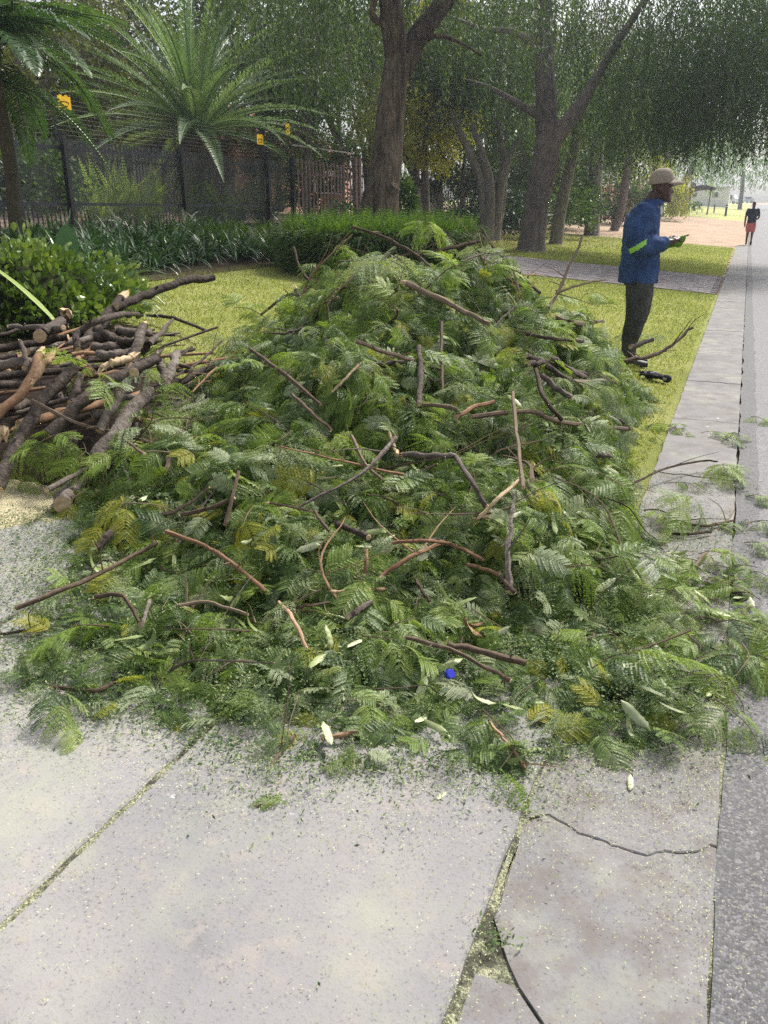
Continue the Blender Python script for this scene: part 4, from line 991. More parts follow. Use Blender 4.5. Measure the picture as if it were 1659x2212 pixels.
def chips(n, dens):
    x = nr.uniform(-3.0, 2.1, n*16); y = nr.uniform(.75, 4.4, n*16)
    s = -(x*RD[1] - y*RD[0]); pd_ = samp(PD, x, y)
    w = dens(x, y, s, pd_); k = nr.random(len(x)) < w
    return x[k][:n], y[k][:n]
def dens_saw(x, y, s, d):
    base = .045 + 1.25*np.clip(vnoise(x, y, 1.7, 5) + vnoise(x, y, 4.5, 6)*.8, 0, 1)**1.5
    rim = 1.3*np.exp(-np.abs(d + .07)/.11)
    j = .9*np.exp(-np.abs(s - 1.19)/.016) + 1.0*np.exp(-np.abs(s - .31)/.018)
    mound = 1.5*np.exp(-((x + 2.05)**2 + (y - 3.45)**2)/.12)
    left = .55*(s > 2.2)*(d < 0)
    gutr = .34*(s < .3)*(s > -.13)*np.clip(.55 + 1.6*vnoise(x, y, 3.1, 11), 0, 1)
    out = np.where((s < -.27) | (d > .25), .0, base + rim + j + left + gutr)
    out = np.where(s < -.14, out*.25, out)
    return np.clip(np.where(d < .25, out + mound, 0), 0, 1)*.8
x, y = chips(120000, dens_saw)
P = np.stack([x, y, surf_z(x, y) + nr.uniform(.0012, .005, len(x))], 1)
P[:, 2] += .05*np.exp(-((x + 2.05)**2 + (y - 3.45)**2)/.10)*nr.random(len(x))
V, F = quads_np(P, (.003, .0085), (.0013, .0027), nr, .35)
M_SAW = leaf_mat('saw_chips', [(.0, (.13, .16, .07)), (.4, (.32, .36, .17)), (.8, (.46, .47, .27)), (1, (.60, .58, .42))], 0, .85, .2, 1.0)
tag(link('sawdust', np_mesh('sawdust', V, F, M_SAW, np.repeat(nr.random(len(P)), 4))), 'pale green sawdust and chips scattered over the concrete', 'sawdust', kind='stuff')
GP = gnd(1072, 2035)
def dens_leaf(x, y, s, d):
    rim = 1.0*np.exp(-np.abs(d + .02)/.055); pile = (d > 0)*.22 + (d > 0)*(y < 2.7)*.35
    right = .5*np.exp(-np.abs(s + .0)/.25)*(y > 2.0)*np.clip(vnoise(x, y, 2.3, 8) + .35, 0, 1)
    left = .5*(s > 1.9)*(d < 0)*(d > -.7)
    gap = 1.0*np.exp(-((x - GP.x)**2 + (y - GP.y)**2)/.0011)
    return np.clip(rim + pile + right + left + gap, 0, 1)*(s > -.5)
x, y = chips(60000, dens_leaf); d = samp(PD, x, y)
z = np.where(d > .02, gz_np(x, y) + samp(HH, x, y)*.95 + nr.uniform(-.01, .03, len(x)), surf_z(x, y) + nr.uniform(.002, .010, len(x)))
V, F = quads_np(np.stack([x, y, z], 1), (.008, .017), (.0035, .0060), nr, .45)
M_LFT = leaf_mat('fallen_leaflet', [(.0, (.035, .075, .025)), (.5, (.09, .16, .05)), (.85, (.20, .27, .10)), (1, (.40, .42, .22))], .3, .55, .3, 1.0)
tag(link('fallen_leaflets', np_mesh('fallen_leaflets', V, F, M_LFT, np.repeat(nr.random(len(x)), 4))), 'tiny green leaflets littering the edge of the heap and gutter', 'leaflets', kind='stuff')
# heap of sawdust at the far left
XS, YS = np.meshgrid(np.linspace(-2.9, -1.35, 60), np.linspace(2.9, 4.1, 50))
Z = .05*np.exp(-((XS + 2.05)**2/.35 + (YS - 3.5)**2/.14)) + .012*np.exp(-((XS + 2.05)**2/.5 + (YS - 3.5)**2/.25))*np.random.default_rng(1).random(XS.shape)
V = np.stack([XS.ravel(), YS.ravel(), gz_np(XS, YS).ravel() + Z.ravel() - .004], 1); n_ = 60
F = np.array([(j*n_ + i, j*n_ + i + 1, (j+1)*n_ + i + 1, (j+1)*n_ + i) for j in range(49) for i in range(59)])
m_, nt, p_, o_ = new_mat('sawdust_heap'); nn = noise_(nt, coords(nt), 130, 3, .8)
nt.links.new(ramp(nt, nn, [(.35, (.20, .17, .09)), (.5, (.52, .46, .28)), (.65, (.74, .68, .48))]), p_.inputs['Base Color']); p_.inputs['Roughness'].default_value = .95; bump(nt, p_, nn, 1.0, .012)
tag(link('sawdust_heap', np_mesh('sawdust_heap', V, F, m_, smooth=True)), 'low heap of pale sawdust beside the logs at the left', 'sawdust', kind='stuff')
# short lawn grass
def grass(n, L0, L1, s0, s1, hh, name, lab, seed, pw=1.6):
    r = np.random.default_rng(seed); u = r.random(n)**pw
    L = L0 + (L1-L0)*u; s = s0 + (s1-s0)*r.random(n)
    x = L*RD[0] - s*RD[1]; y = L*RD[1] + s*RD[0]
    k = (samp(PD, x, y) < .1) | (y > 8.4); x, y, s = x[k], y[k], s[k]; n = len(x)
    z = SLOPE*np.clip(s - .3, 0, 20) - .025; a = r.uniform(0, 6.283, n); h = r.uniform(hh*.5, hh*1.3, n); w = r.uniform(.0025, .0055, n)*(1 + y*.06)
    bx, by = np.cos(a)*w, np.sin(a)*w; lx, ly = r.normal(0, .6, n)*h, r.normal(0, .6, n)*h
    V = np.stack([np.stack([x-bx, y-by, z], 1), np.stack([x+bx, y+by, z], 1), np.stack([x+lx, y+ly, z+h], 1)], 1).reshape(-1, 3)
    t = np.repeat(np.clip(r.random(n)*.7 + .6*(vnoise(x, y, .8, 3) + .5)*.6, 0, 1), 3)
    tag(link(name, np_mesh(name, V, np.arange(3*n).reshape(n, 3), M_GRASS, t)), lab, 'grass', kind='stuff')
M_GRASS = leaf_mat('grass_blade', [(.0, (.13, .17, .04)), (.4, (.27, .31, .08)), (.75, (.41, .42, .15)), (1, (.56, .50, .27))], .35, .6, .2, 1.0)
grass(120000, 3.3, 16.1, .36, 7.9, .030, 'grass', 'short yellow-green grass of the near lawn behind the heap', 1, 1.2)
grass(60000, 20.7, 37, .4, 8.5, .035, 'grass', 'short dry grass of the lawn beyond the brick driveway', 2, 1.6)
# ------------------------------------------------------------ garden plants
def strip(mb, base, d, up, L, w, droop, K=5, t=.5, fold=.0, prof=None):
    """a strap-shaped leaf bending over under its own weight"""
    d = Vector(d).normalized(); p = Vector(base); V = []; F = []
    g = Vector((0, 0, -1))
    for i in range(K+1):
        u = i/K; ww = w*.5*(prof(u) if prof else min(1, .5 + 2*u)*(1 - u**3*.95))
        side = d.cross(Vector((0, 0, 1)))
        if side.length < .05: side = Vector(up).cross(d)
        side.normalize()
        V += [p - side*ww, p + side*ww] if not fold else [p - side*ww + Vector((0, 0, fold*ww)), p, p + side*ww + Vector((0, 0, fold*ww))]
        p = p + d*(L/K); d = (d + g*(droop/K)).normalized()
    m = 3 if fold else 2
    for i in range(K):
        for j in range(m-1): F.append((i*m + j, i*m + j + 1, (i+1)*m + j + 1, (i+1)*m + j))
    mb.add(V, F, t)
def frond(mb, base, d, L, pairs, ll, lw, droop, ang=.9, K=12, t=.5, rng=random, rr=.012, vee=.35, seg=2, up0=None, ldroop=.3, taper=.55, stalk=.12):
    """a palm or fern frond: curved midrib with two rows of narrow leaflets"""
    d = Vector(d).normalized(); p = Vector(base); pts = [p.copy()]; dirs = [d.copy()]
    for i in range(K):
        p = p + d*(L/K); d = (d + Vector((0, 0, -droop/K))).normalized(); pts.append(p.copy()); dirs.append(d.copy())
    mb.tube(pts, lerp_list([rr, rr*.25], K+1), 4, False, .9)
    for k in range(pairs):
        u = stalk + (1 - stalk)*(k + .5)/pairs; f = u*K; i = min(K-1, int(f)); q = pts[i].lerp(pts[i+1], f - i); dd_ = dirs[i]
        side = dd_.cross(Vector((0, 0, 1)))
        if side.length < .1: side = dd_.cross(Vector((0, 1, 0)))
        side.normalize(); up = side.cross(dd_)
        l = ll*(math.sin(math.pi*min(1, u*.8 + .2))**.6)*(1 - taper*u*u)
        for s2 in (-1, 1):
            ld = (side*s2*math.sin(ang) + dd_*math.cos(ang) + up*(vee + rng.uniform(-.15, .15))).normalized()
            a = q; b = q + ld*l*.55; c = b + (ld + Vector((0, 0, -ldroop*2))).normalized()*l*.45
            wv = (dd_ - ld*dd_.dot(ld)).normalized()*lw*.5
            tt = min(1, max(0, t + rng.uniform(-.25, .25)))
            if seg == 1: mb.add([a, q + ld*l*.5 - wv, q + ld*l, q + ld*l*.5 + wv], [(0, 1, 2, 3)], tt)
            else: mb.add([a - wv*.5, a + wv*.5, b + wv, b - wv, c], [(0, 1, 2, 3), (3, 2, 4)], tt)
rg = random.Random(8)
M_AGA = leaf_mat('agapanthus_leaf', [(.0, (.018, .045, .014)), (.5, (.040, .095, .028)), (1, (.095, .18, .06))], .2, .33, .45, .7)
M_JADE = leaf_mat('jade_leaf', [(.0, (.06, .11, .018)), (.5, (.13, .21, .036)), (1, (.26, .33, .09))], .2, .35, .5, .8)
M_BROAD = leaf_mat('broad_leaf', [(.0, (.025, .075, .035)), (.5, (.05, .13, .06)), (1, (.11, .20, .10))], .2, .35, .5, .8)
M_FERN = leaf_mat('fern_leaf', [(.0, (.022, .052, .010)), (.5, (.075, .15, .022)), (1, (.24, .36, .06))], .3, .5, .3, .8)
M_FERN2 = leaf_mat('tall_fern_leaf', [(.0, (.16, .24, .05)), (.5, (.28, .40, .09)), (1, (.46, .55, .18))], .35, .5, .3, .7)
M_SILVER = leaf_mat('silver_fern_leaf', [(.0, (.20, .24, .18)), (1, (.42, .46, .38))], .2, .45, .4, .7)
M_PHX = leaf_mat('date_palm_leaf', [(.0, (.075, .13, .06)), (.5, (.15, .24, .11)), (1, (.33, .42, .20))], .3, .42, .4, .6)
M_ARECA = leaf_mat('feather_palm_leaf', [(.0, (.018, .046, .014)), (.5, (.045, .10, .028)), (1, (.12, .20, .055))], .3, .3, .5, .6)
M_STEM = bark_mat('plant_stem', [(.3, (.05, .045, .03)), (.7, (.13, .11, .07))], 20)

# strappy lilies of the bed
def lily(rng, n=34, hl=.62):
    mb = MB()
    for k in range(n):
        a = rng.uniform(0, 6.283); el = rng.uniform(.55, 1.35)
        d = (math.cos(a)*math.cos(el), math.sin(a)*math.cos(el), math.sin(el))
        strip(mb, (math.cos(a)*.04, math.sin(a)*.04, 0), d, (0, 0, 1), hl*rng.uniform(.7, 1.15), rng.uniform(.026, .038), rng.uniform(1.2, 2.4), 6, rng.random(), .25)
    return mb.mesh('leaves', M_AGA)
LILY = [lily(rg) for _ in range(5)]
def put(name, me, loc, lab, cat, grp=None, part='leaves', rz=None, sc=1.0, tilt=0):
    e = empty(name, loc, lab, cat, grp); e.rotation_euler = (rg.uniform(-tilt, tilt), rg.uniform(-tilt, tilt), rg.uniform(0, 6.28) if rz is None else rz); e.scale = (sc,)*3
    link(part, me, e); return e
def bed_edge(L): return 7.75 + .5*math.sin((L - 9)*.55) - (.9*max(0, 8.6 - L))
for row in range(6):
    L = 6.6 + .25*(row % 2)
    while L < 15.2:
        s_ = bed_edge(L) + .25 + row*.52 + rg.uniform(-.12, .12)
        put('lily_plant', rg.choice(LILY), W(L, s_, -.01), 'strappy lily in the %s row of the bed, %s' % (('front', 'second', 'third', 'fourth', 'fifth', 'back')[row], 'left end' if L < 8.5 else 'middle left' if L < 10.7 else 'middle right' if L < 13 else 'right end'), 'lily', 'strappy lilies of the bed', sc=rg.uniform(1.0, 1.4))
        L += rg.uniform(.42, .58)

# rounded-leaf succulent bush at the left edge
def jade(rng, n=3600, rx=1.15, ry=.9, rz=.70):
    mb = MB()
    for k in range(n):
        a = rng.uniform(0, 6.283); u = rng.random(); ph = math.acos(u)
        rr = rng.uniform(.72, 1.0)*(1 + .12*math.sin(a*5) + .10*math.sin(ph*7 + a*3))
        nrm = Vector((math.sin(ph)*math.cos(a), math.sin(ph)*math.sin(a), math.cos(ph)))
        p = Vector((nrm.x*rx*rr, nrm.y*ry*rr, nrm.z*rz*rr + .03))
        d = (nrm + Vector((rng.gauss(0, .6), rng.gauss(0, .6), rng.gauss(.4, .5)))).normalized()
        l = rng.uniform(.05, .095); w = l*rng.uniform(.30, .38); s_ = d.orthogonal().normalized(); s_ = Matrix.Rotation(rng.uniform(0, 6.28), 3, d) @ s_; up = s_.cross(d)
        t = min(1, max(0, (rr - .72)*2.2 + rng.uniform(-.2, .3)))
        mb.add([p, p + d*l*.45 + s_*w, p + d*l*.85 + s_*w*.85, p + d*l + up*.004, p + d*l*.85 - s_*w*.85, p + d*l*.45 - s_*w, p + d*l*.55 + up*l*.10], [(0, 1, 6), (1, 2, 6), (2, 3, 6), (3, 4, 6), (4, 5, 6), (5, 0, 6)], t)
    return mb
b0 = gnd(40, 730); jb = empty('jade_bush', (b0.x - .25, b0.y + .6, gz(b0.x - .25, b0.y + .6)), 'bushy succulent with round bright green leaves at the left edge', 'bush')
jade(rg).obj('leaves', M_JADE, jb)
mb = MB()
for k in range(26):
    a = rg.uniform(0, 6.28); mb.tube(spline([(0, 0, 0), (math.cos(a)*.4, math.sin(a)*.3, .3), (math.cos(a)*rg.uniform(.6, .9), math.sin(a)*rg.uniform(.4, .7), rg.uniform(.2, .65))], 4), lerp_list([.02, .006], 9), 5)
mb.obj('stems', M_STEM, jb)
mb = MB(); mb.ball((0, 0, .1), (.85, .66, .5), 14, 9); mb.obj('inner_shade', plain('bush_shade_core', (.02, .025, .01), .95, .05, 9, .5), jb)  # dark core: the shade inside the bush is put into its colour
# broad-leaved plants beside it
def broad(rng, n=12, L=.5, w=.13, el=(.3, 1.2)):
    mb = MB()
    for k in range(n):
        a = rng.uniform(0, 6.283); e_ = rng.uniform(*el); d = (math.cos(a)*math.cos(e_), math.sin(a)*math.cos(e_), math.sin(e_))
        strip(mb, (0, 0, 0), d, (0, 0, 1), L*rng.uniform(.7, 1.1), w*rng.uniform(.8, 1.1), rng.uniform(.7, 1.6), 8, rng.random(), .3, lambda u: .1 if u < .3 else math.sin(math.pi*min(1, (u-.28)/.72))**.7 + .02)
    return mb.mesh('leaves', M_BROAD)
for px, py, lab, n, L in ((225, 655, 'glossy broad-leaved plant at the corner of the lawn', 22, .62), (195, 690, 'low broad-leaved plant behind the log pile', 16, .5), (150, 690, 'dark leafy plant between the bush and the logs', 14, .5)):
    p = gnd(px, py); put('broadleaf_plant', broad(rg, n, L), p, lab, 'plant')
p = gnd(160, 660); mb = MB(); e = empty('large_leaf_plant', p, 'single large upright oval leaf standing between bush and lilies', 'plant')
strip(mb, (0, 0, .18), (.1, -.1, 1), (0, -1, 0), .44, .26, .12, 10, .6, .25, lambda u: math.sin(math.pi*min(1, u*.93 + .06))**.75); mb.obj('leaf', M_BROAD, e, loc=(0, 0, .22))
mb = MB(); mb.tube([(0, 0, 0), (0, 0, .42)], [.012, .008], 5); mb.obj('stalk', M_STEM, e)
p = gnd(30, 760); mb = MB(); strip(mb, (0, 0, 0), (-.75, .3, .75), (0, 0, 1), .9, .05, .5, 8, .9, .3)
tag(mb.obj('strap_leaf', M_FERN2, None, loc=at(130, 706, 5.6)), 'single long pale strap leaf slanting at the left edge of the logs', 'leaf')

# clipped fern hedge (one hedge of innumerable fronds)
hc = gnd(800, 598); HX, HY = 1.62, 1.35
hcen = Vector((-.15, 14.45, 0)); hcen.z = gz(hcen.x, hcen.y)
hedge = empty('fern_hedge', hcen, 'dense rounded fern hedge with bright tips in front of the leaning tree', 'hedge')
mb = MB(); hr = random.Random(3)
def hedge_r(a): return 1 + .05*math.sin(3*a + 1) + .04*math.sin(7*a)
for k in range(5200):
    a = hr.uniform(0, 6.283); side_ = hr.random() < .62; q = hedge_r(a)
    if side_:
        z = hr.uniform(.12, .74); f = .93 + .12*math.sin(math.pi*min(1, z/.95))
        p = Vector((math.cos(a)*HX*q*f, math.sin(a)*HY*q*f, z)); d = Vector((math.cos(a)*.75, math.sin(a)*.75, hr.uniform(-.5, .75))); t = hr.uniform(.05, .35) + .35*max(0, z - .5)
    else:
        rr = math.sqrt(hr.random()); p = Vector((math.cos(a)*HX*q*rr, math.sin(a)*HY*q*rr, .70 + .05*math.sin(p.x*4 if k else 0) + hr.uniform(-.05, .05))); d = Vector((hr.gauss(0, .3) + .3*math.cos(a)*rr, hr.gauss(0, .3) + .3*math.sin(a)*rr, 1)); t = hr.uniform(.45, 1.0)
    L_ = hr.uniform(.16, .28) if side_ else hr.choice((hr.uniform(.12, .26), hr.uniform(.2, .42)))
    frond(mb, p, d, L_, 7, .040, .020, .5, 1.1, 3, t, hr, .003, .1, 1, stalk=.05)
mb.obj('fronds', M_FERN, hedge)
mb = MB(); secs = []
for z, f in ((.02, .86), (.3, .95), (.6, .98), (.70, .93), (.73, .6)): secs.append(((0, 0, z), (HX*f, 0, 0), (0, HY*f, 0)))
mb.loft(secs, 28); mb.obj('inner_shade', plain('hedge_core', (.012, .02, .006), .95, .05, 14, .5), hedge)  # solid body coloured dark to stand for shade between the fronds
# lower fern ground cover left of the hedge
gcv = MB()
for k in range(700):
    L = hr.uniform(13.2, 17); s_ = hr.uniform(7.6, 11); p = W(L, s_, hr.uniform(.0, .35))
    frond(gcv, p, (hr.gauss(0, .4), -.5 + hr.gauss(0, .4), 1), hr.uniform(.25, .4), 8, .055, .024, 1.2, 1.1, 3, hr.uniform(.1, .7), hr, .003, .1, 1, stalk=.05)
tag(gcv.obj('fern_cover', M_FERN), 'low green fern cover between the lilies and the hedge', 'ferns', kind='stuff')

# pale broad canna-like plant, small bush, shrubs before the barred fence
def leafy(rng, n, rx, ry, rz, l, w, mat, name='leaves', zc=0, ball=True):
    mb = MB()
    for k in range(n):
        a = rng.uniform(0, 6.283); ph = math.acos(rng.uniform(-.6, 1)); rr = rng.uniform(.35, 1.0)**.5*(1 + .18*math.sin(3*a + 4*ph) + .12*math.sin(7*a - 3*ph))
        nrm = Vector((math.sin(ph)*math.cos(a), math.sin(ph)*math.sin(a), math.cos(ph))); p = Vector((nrm.x*rx, nrm.y*ry, nrm.z*rz))*rr + Vector((0, 0, zc))
        d = (nrm*.6 + Vector((rng.gauss(0, .6), rng.gauss(0, .6), rng.gauss(-.1, .5)))).normalized(); s_ = d.orthogonal().normalized(); s_ = Matrix.Rotation(rng.uniform(0, 6.28), 3, d) @ s_
        ll = l*rng.uniform(.7, 1.25); ww = w*rng.uniform(.7, 1.2)*.5
        mb.add([p, p + d*ll*.5 + s_*ww, p + d*ll, p + d*ll*.5 - s_*ww], [(0, 1, 2, 3)], min(1, max(0, (rr - .4)*.9 + rng.uniform(-.25, .35))))
    return mb.mesh(name, mat)
p = at(655, 478, 17.5); e = put('canna_plant', broad(rg, 12, .75, .22, (.6, 1.4)), (p.x, p.y, gz(p.x, p.y)), 'grey-green broad-leaved plant standing behind the left end of the hedge', 'plant', sc=1.15)
link('leaf', broad(rg, 3, .7, .2, (1.2, 1.5)), e)
p = at(745, 500, 17.0); put('small_bush', leafy(rg, 500, .45, .35, .35, .07, .05, M_AGA, zc=.75), (p.x, p.y, gz(p.x, p.y)), 'small dark round-leaved bush above the hedge before the board', 'bush')
M_SHRUB = leaf_mat('shrub_leaf', [(.0, (.03, .065, .012)), (.5, (.07, .13, .025)), (1, (.17, .25, .06))], .3, .5, .3, .8)
M_SHRUBD = leaf_mat('dark_shrub_leaf', [(.0, (.010, .024, .012)), (.5, (.025, .05, .022)), (1, (.07, .11, .045))], .25, .45, .4, .8)
for px, Y, rx, rz, zc, mat, lab in ((872, 20.5, .30, .8, .85, M_SHRUB, 'tall narrow shrub right of the leaning tree trunk'), (1085, 29, 1.0, .5, .5, M_SHRUBD, 'low dark shrub at the foot of the multi-stemmed tree'), (1120, 31, 1.1, .8, .8, M_SHRUBD, 'dark bush behind the thick pale trunk'),
                             (1228, 32, 1.0, .9, .9, M_SHRUB, 'green bush between the thick trunk and the straight one'), (1255, 36, .9, 1.1, 1.2, M_SHRUB, 'leafy green shrub left of the straight grey trunk'), (1000, 28.5, .7, .4, .4, M_SHRUBD, 'low plant along the barred fence right of the banner')):
    q = at(px, 500, Y); put('shrub', leafy(rg, 1500, rx, rx*.8, rz, .16 if mat is M_SHRUB else .2, .06, mat, zc=zc), (q.x, q.y, gz(q.x, q.y)), lab, 'shrub')

# tall ferns behind the mesh
FS = 13.4                                          # the fence line
def fern_clump(rng, n, L, mat, el=(.9, 1.45), pairs=22, ll=.13, lw=.04):
    mb = MB()
    for k in range(n):
        a = rng.uniform(0, 6.283); e_ = rng.uniform(*el); frond(mb, (math.cos(a)*.08, math.sin(a)*.08, 0), (math.cos(a)*math.cos(e_), math.sin(a)*math.cos(e_), math.sin(e_)), L*rng.uniform(.75, 1.1), pairs, ll, lw, rng.uniform(.4, 1.0), 1.2, 10, rng.uniform(.2, .8), rng, .008, .05, 1)
    return mb.mesh('fronds', mat)
FERNS = [fern_clump(rg, 16, 1.55, M_FERN2) for _ in range(3)]; FERND = [fern_clump(rg, 26, 1.5, M_FERN, (.7, 1.4), 18, .12, .035) for _ in range(2)]
def fenceL(px):                                    # where a sight column meets the fence line
    r_ = (px - CX)/(FPX*math.cos(PITCH) + 620*math.sin(PITCH))
    return (FS*RD[1] + r_*FS*RD[0])/(RD[0] - r_*RD[1])
for k, px in enumerate((285, 325, 372, 425, 345)):
    put('tall_fern', FERNS[k % 3], W(fenceL(px), FS + .9 + .3*(k % 2), .0), ('light green fern with upright fronds left of the middle mesh post', 'upright pale fern in the middle behind the mesh', 'tall upright fern beside the middle mesh post', 'light fern right of the middle mesh post', 'broad pale fern behind the two upright ones')[k], 'fern', part='fronds', sc=1.1)
for k, px in enumerate((470, 510, 545, 580, 615, 640)):
    put('tall_fern', FERND[k % 2], W(fenceL(px), FS + .8 + .3*(k % 2), .0), 'dark green bushy fern behind the mesh right of the middle post', 'fern', 'dark ferns behind the mesh', part='fronds', sc=1.15)
for k, px in enumerate((255, 365)):
    put('silver_fern', fern_clump(rg, 7, .95, M_SILVER, (.25, .8), 16, .07, .02), W(fenceL(px), FS - .5, .15), ('silvery arching fern at the left foot of the mesh fence', 'silvery arching fern before the middle mesh post')[k], 'fern', part='fronds')
for k, (px, lab) in enumerate(((30, 'sprawling shrub behind the mesh at the left edge'), (110, 'pale-flecked shrub behind the mesh under the feather palm'), (190, 'light green shrub behind the mesh left of the ferns'))):
    put('shrub', leafy(rg, 1600, 1.2, .8, .9, .14, .08, (M_SHRUBD, M_SHRUB, M_SHRUB)[k], zc=.9), W(fenceL(px), FS + 1.3, 0), lab, 'shrub')

# date palm
pc = at(425, 300, 25.5)
palm = empty('date_palm', (pc.x, pc.y, gz(pc.x, pc.y)), 'large date palm with a fountain of stiff grey-green fronds behind the fence', 'palm')
hz = pc.z - gz(pc.x, pc.y)
mb = MB(); mb.tube([(0, 0, 0), (0, 0, hz*.5), (0, 0, hz)], [.42, .38, .45], 12, rough=.12, rng=rg); mb.obj('trunk', bark_mat('palm_trunk', [(.3, (.05, .04, .03)), (.7, (.15, .12, .09))], 10), palm)
pf = []
for k in range(8):
    mb = MB(); frond(mb, (0, 0, 0), (1, 0, .02*k), rg.uniform(4.0, 4.8), 80, .46, .024, rg.uniform(.6, 1.05), .75, 16, .5, rg, .035, .32, 2, ldroop=.12, taper=.6); pf.append(mb.mesh('frond', M_PHX))
for k in range(66):
    el = 1.45 - 1.45*(k/65)**.95 + rg.uniform(-.08, .08); az = k*2.39996 + rg.uniform(-.2, .2)
    link('frond', pf[k % 8], palm, loc=(math.cos(az)*.15, math.sin(az)*.15, hz + .1), rot=Euler((rg.uniform(-.3, .3), -el, az), 'XYZ'))
# feather palm at the left, hanging over the fence
qp = at(30, 500, 13.6); qp.z = gz(qp.x, qp.y)
ar_ = empty('feather_palm', qp, 'dark feather palm with glossy drooping fronds at the upper left', 'palm')
mb = MB(); mb.tube(spline([(0, 0, 0), (.1, 0, 1.4), (.05, 0, 2.9)], 4), [.10]*9, 9, rough=.04, rng=rg); mb.tube(spline([(-.35, .1, 0), (-.5, .1, 1.4), (-.45, 0, 2.6)], 4), [.07]*9, 9); mb.obj('trunk', M_STEM, ar_)
af = []
for k in range(6):
    mb = MB(); frond(mb, (0, 0, 0), (1, 0, 0), rg.uniform(2.2, 2.7), 48, .50, .034, rg.uniform(1.5, 2.5), .85, 14, .5, rg, .02, .10, 2, ldroop=.55, taper=.4); af.append(mb.mesh('frond', M_ARECA))
for k in range(36):
    el = rg.uniform(.05, 1.35); az = k*2.39996 + rg.uniform(-.3, .3); o_ = (0, 0, 2.85) if k % 3 else (-.45, 0, 2.55)
    link('frond', af[k % 6], ar_, loc=(o_[0], o_[1], o_[2] + rg.uniform(-.1, .25)), rot=Euler((rg.uniform(-.5, .5), -el, az), 'XYZ'), scl=rg.uniform(.95, 1.25))
# ------------------------------------------------------------ fences, gate, signs
M_BLACK = plain('black_steel', (.018, .019, .022), .45, .5)
M_WIRE = plain('dark_mesh_wire', (.075, .085, .10), .45, .5)
M_PALE = plain('brown_steel', (.27, .19, .185), .6, .35, 8, .35)
M_PALED = plain('dark_palisade', (.030, .028, .030), .55, .4, 8, .3)
M_GALV = plain('galvanised_wire', (.30, .31, .32), .4, .5, metal=.6)
M_EWIRE = plain('dull_wire', (.09, .095, .10), .5, .4)
M_YEL = plain('yellow_plastic', (.90, .55, .02), .45, .4, 12, .08)
M_INK = plain('sign_ink', (.09, .03, .01), .7, .2)
M_WHITE = plain('white_paint', (.75, .72, .72), .6, .3, 5, .08)
ang = -R(23.2)
def fl(L, ds=0.0, z=0.0): return (-(FS + ds), L, zg(FS) + z)        # in the sheet frame
mf = empty('mesh_fence', (0, 0, 0), 'black fine-mesh security fence with palisade points and electric wires behind the lilies', 'fence'); mf.rotation_euler = ROT
post_px = [-60, 45, 155, 400, 580, 632]
PL = [fenceL(x) for x in post_px]
for k, L in enumerate(PL):
    q = MB(); w = .05 if k < 4 else .06; h = 1.0 if k < 4 else 1.02
    q.box(fl(L, -.06, .98*h), (w, w, 1.0*h)); q.box(fl(L, -.06, 2.0*h), (w*1.15, w*1.15, .02)); q.obj('post', M_BLACK, mf)
for a, b in zip(PL[:-1], PL[1:]):
    q = MB(); n_ = 150
    for i in range(n_): q.box(fl((a+b)/2, .0, .05 + 1.85*i/n_), (.0020, (b-a)/2, .0017))
    m2 = int((b-a)/.076)
    for i in range(m2): q.box(fl(a + (b-a)*(i+.5)/m2, .004, .98), (.0015, .0015, .94))
    o = q.obj('mesh_panel', M_WIRE, mf); o['kind'] = 'stuff'
    q = MB(); q.box(fl((a+b)/2, .01, .62), (.006, (b-a)/2, .03)); q.obj('panel_fold', M_WIRE, mf); q = MB(); q.box(fl((a+b)/2, .01, 1.72), (.006, (b-a)/2, .035)); q.obj('panel_fold', M_WIRE, mf)
def pale_mesh(h, w=.032, mat=M_PALED, split=True):
    q = MB()
    q.add([(-.004, -w, 0), (-.004, w, 0), (.010, 0, 0), (-.004, -w, h - .13), (-.004, w, h - .13), (.010, 0, h - .13)], [(0, 1, 4, 3), (1, 2, 5, 4), (2, 0, 3, 5)])
    q.add([(-.004, -w, h - .13), (-.004, w, h - .13), (.010, 0, h - .13), (-.002, 0, h)], [(0, 1, 3), (1, 2, 3), (2, 0, 3)])
    if split:
        for sg in (-1, 1): q.add([(-.004, sg*w, h - .18), (-.004, sg*w*.2, h - .18), (-.012, sg*w*1.5, h - .02)], [(0, 1, 2)])
    return q.mesh('pale', mat)
pm = pale_mesh(2.05, .026); L = PL[0]
while L < PL[-1]:
    link('pale', pm, mf, loc=fl(L, 2.3, .12), rot=(0, rg.uniform(-.01, .01), 0)); L += .145
q = MB(); q.box(fl((PL[0]+PL[-1])/2, 2.32, 1.72), (.02, (PL[-1]-PL[0])/2, .025)); q.obj('rail', M_PALED, mf); q = MB(); q.box(fl((PL[0]+PL[-1])/2, 2.32, .5), (.02, (PL[-1]-PL[0])/2, .025)); q.obj('rail', M_PALED, mf)
for k in range(9):                                  # electric wires on brackets above
    z = 2.0 + .085*k; q = MB(); pts = []
    for i in range(len(PL)-1):
        for j in range(5):
            u = j/5; pts.append(Vector(fl(PL[i] + (PL[i+1]-PL[i])*u, .12, z - .03*math.sin(math.pi*u))))
    q.tube(pts, .0016, 4); q.obj('electric_wire', M_EWIRE, mf)
for k in (0, 2, 3, 4, 5):
    q = MB(); L = PL[k] + (.02 if k < 5 else .05); q.box(fl(L, .12, 2.30), (.012, .014, .46))
    for i in range(9): q.ball(fl(L, .10, 2.0 + .085*i), .020, 6, 4)
    q.obj('wire_bracket', M_BLACK, mf)
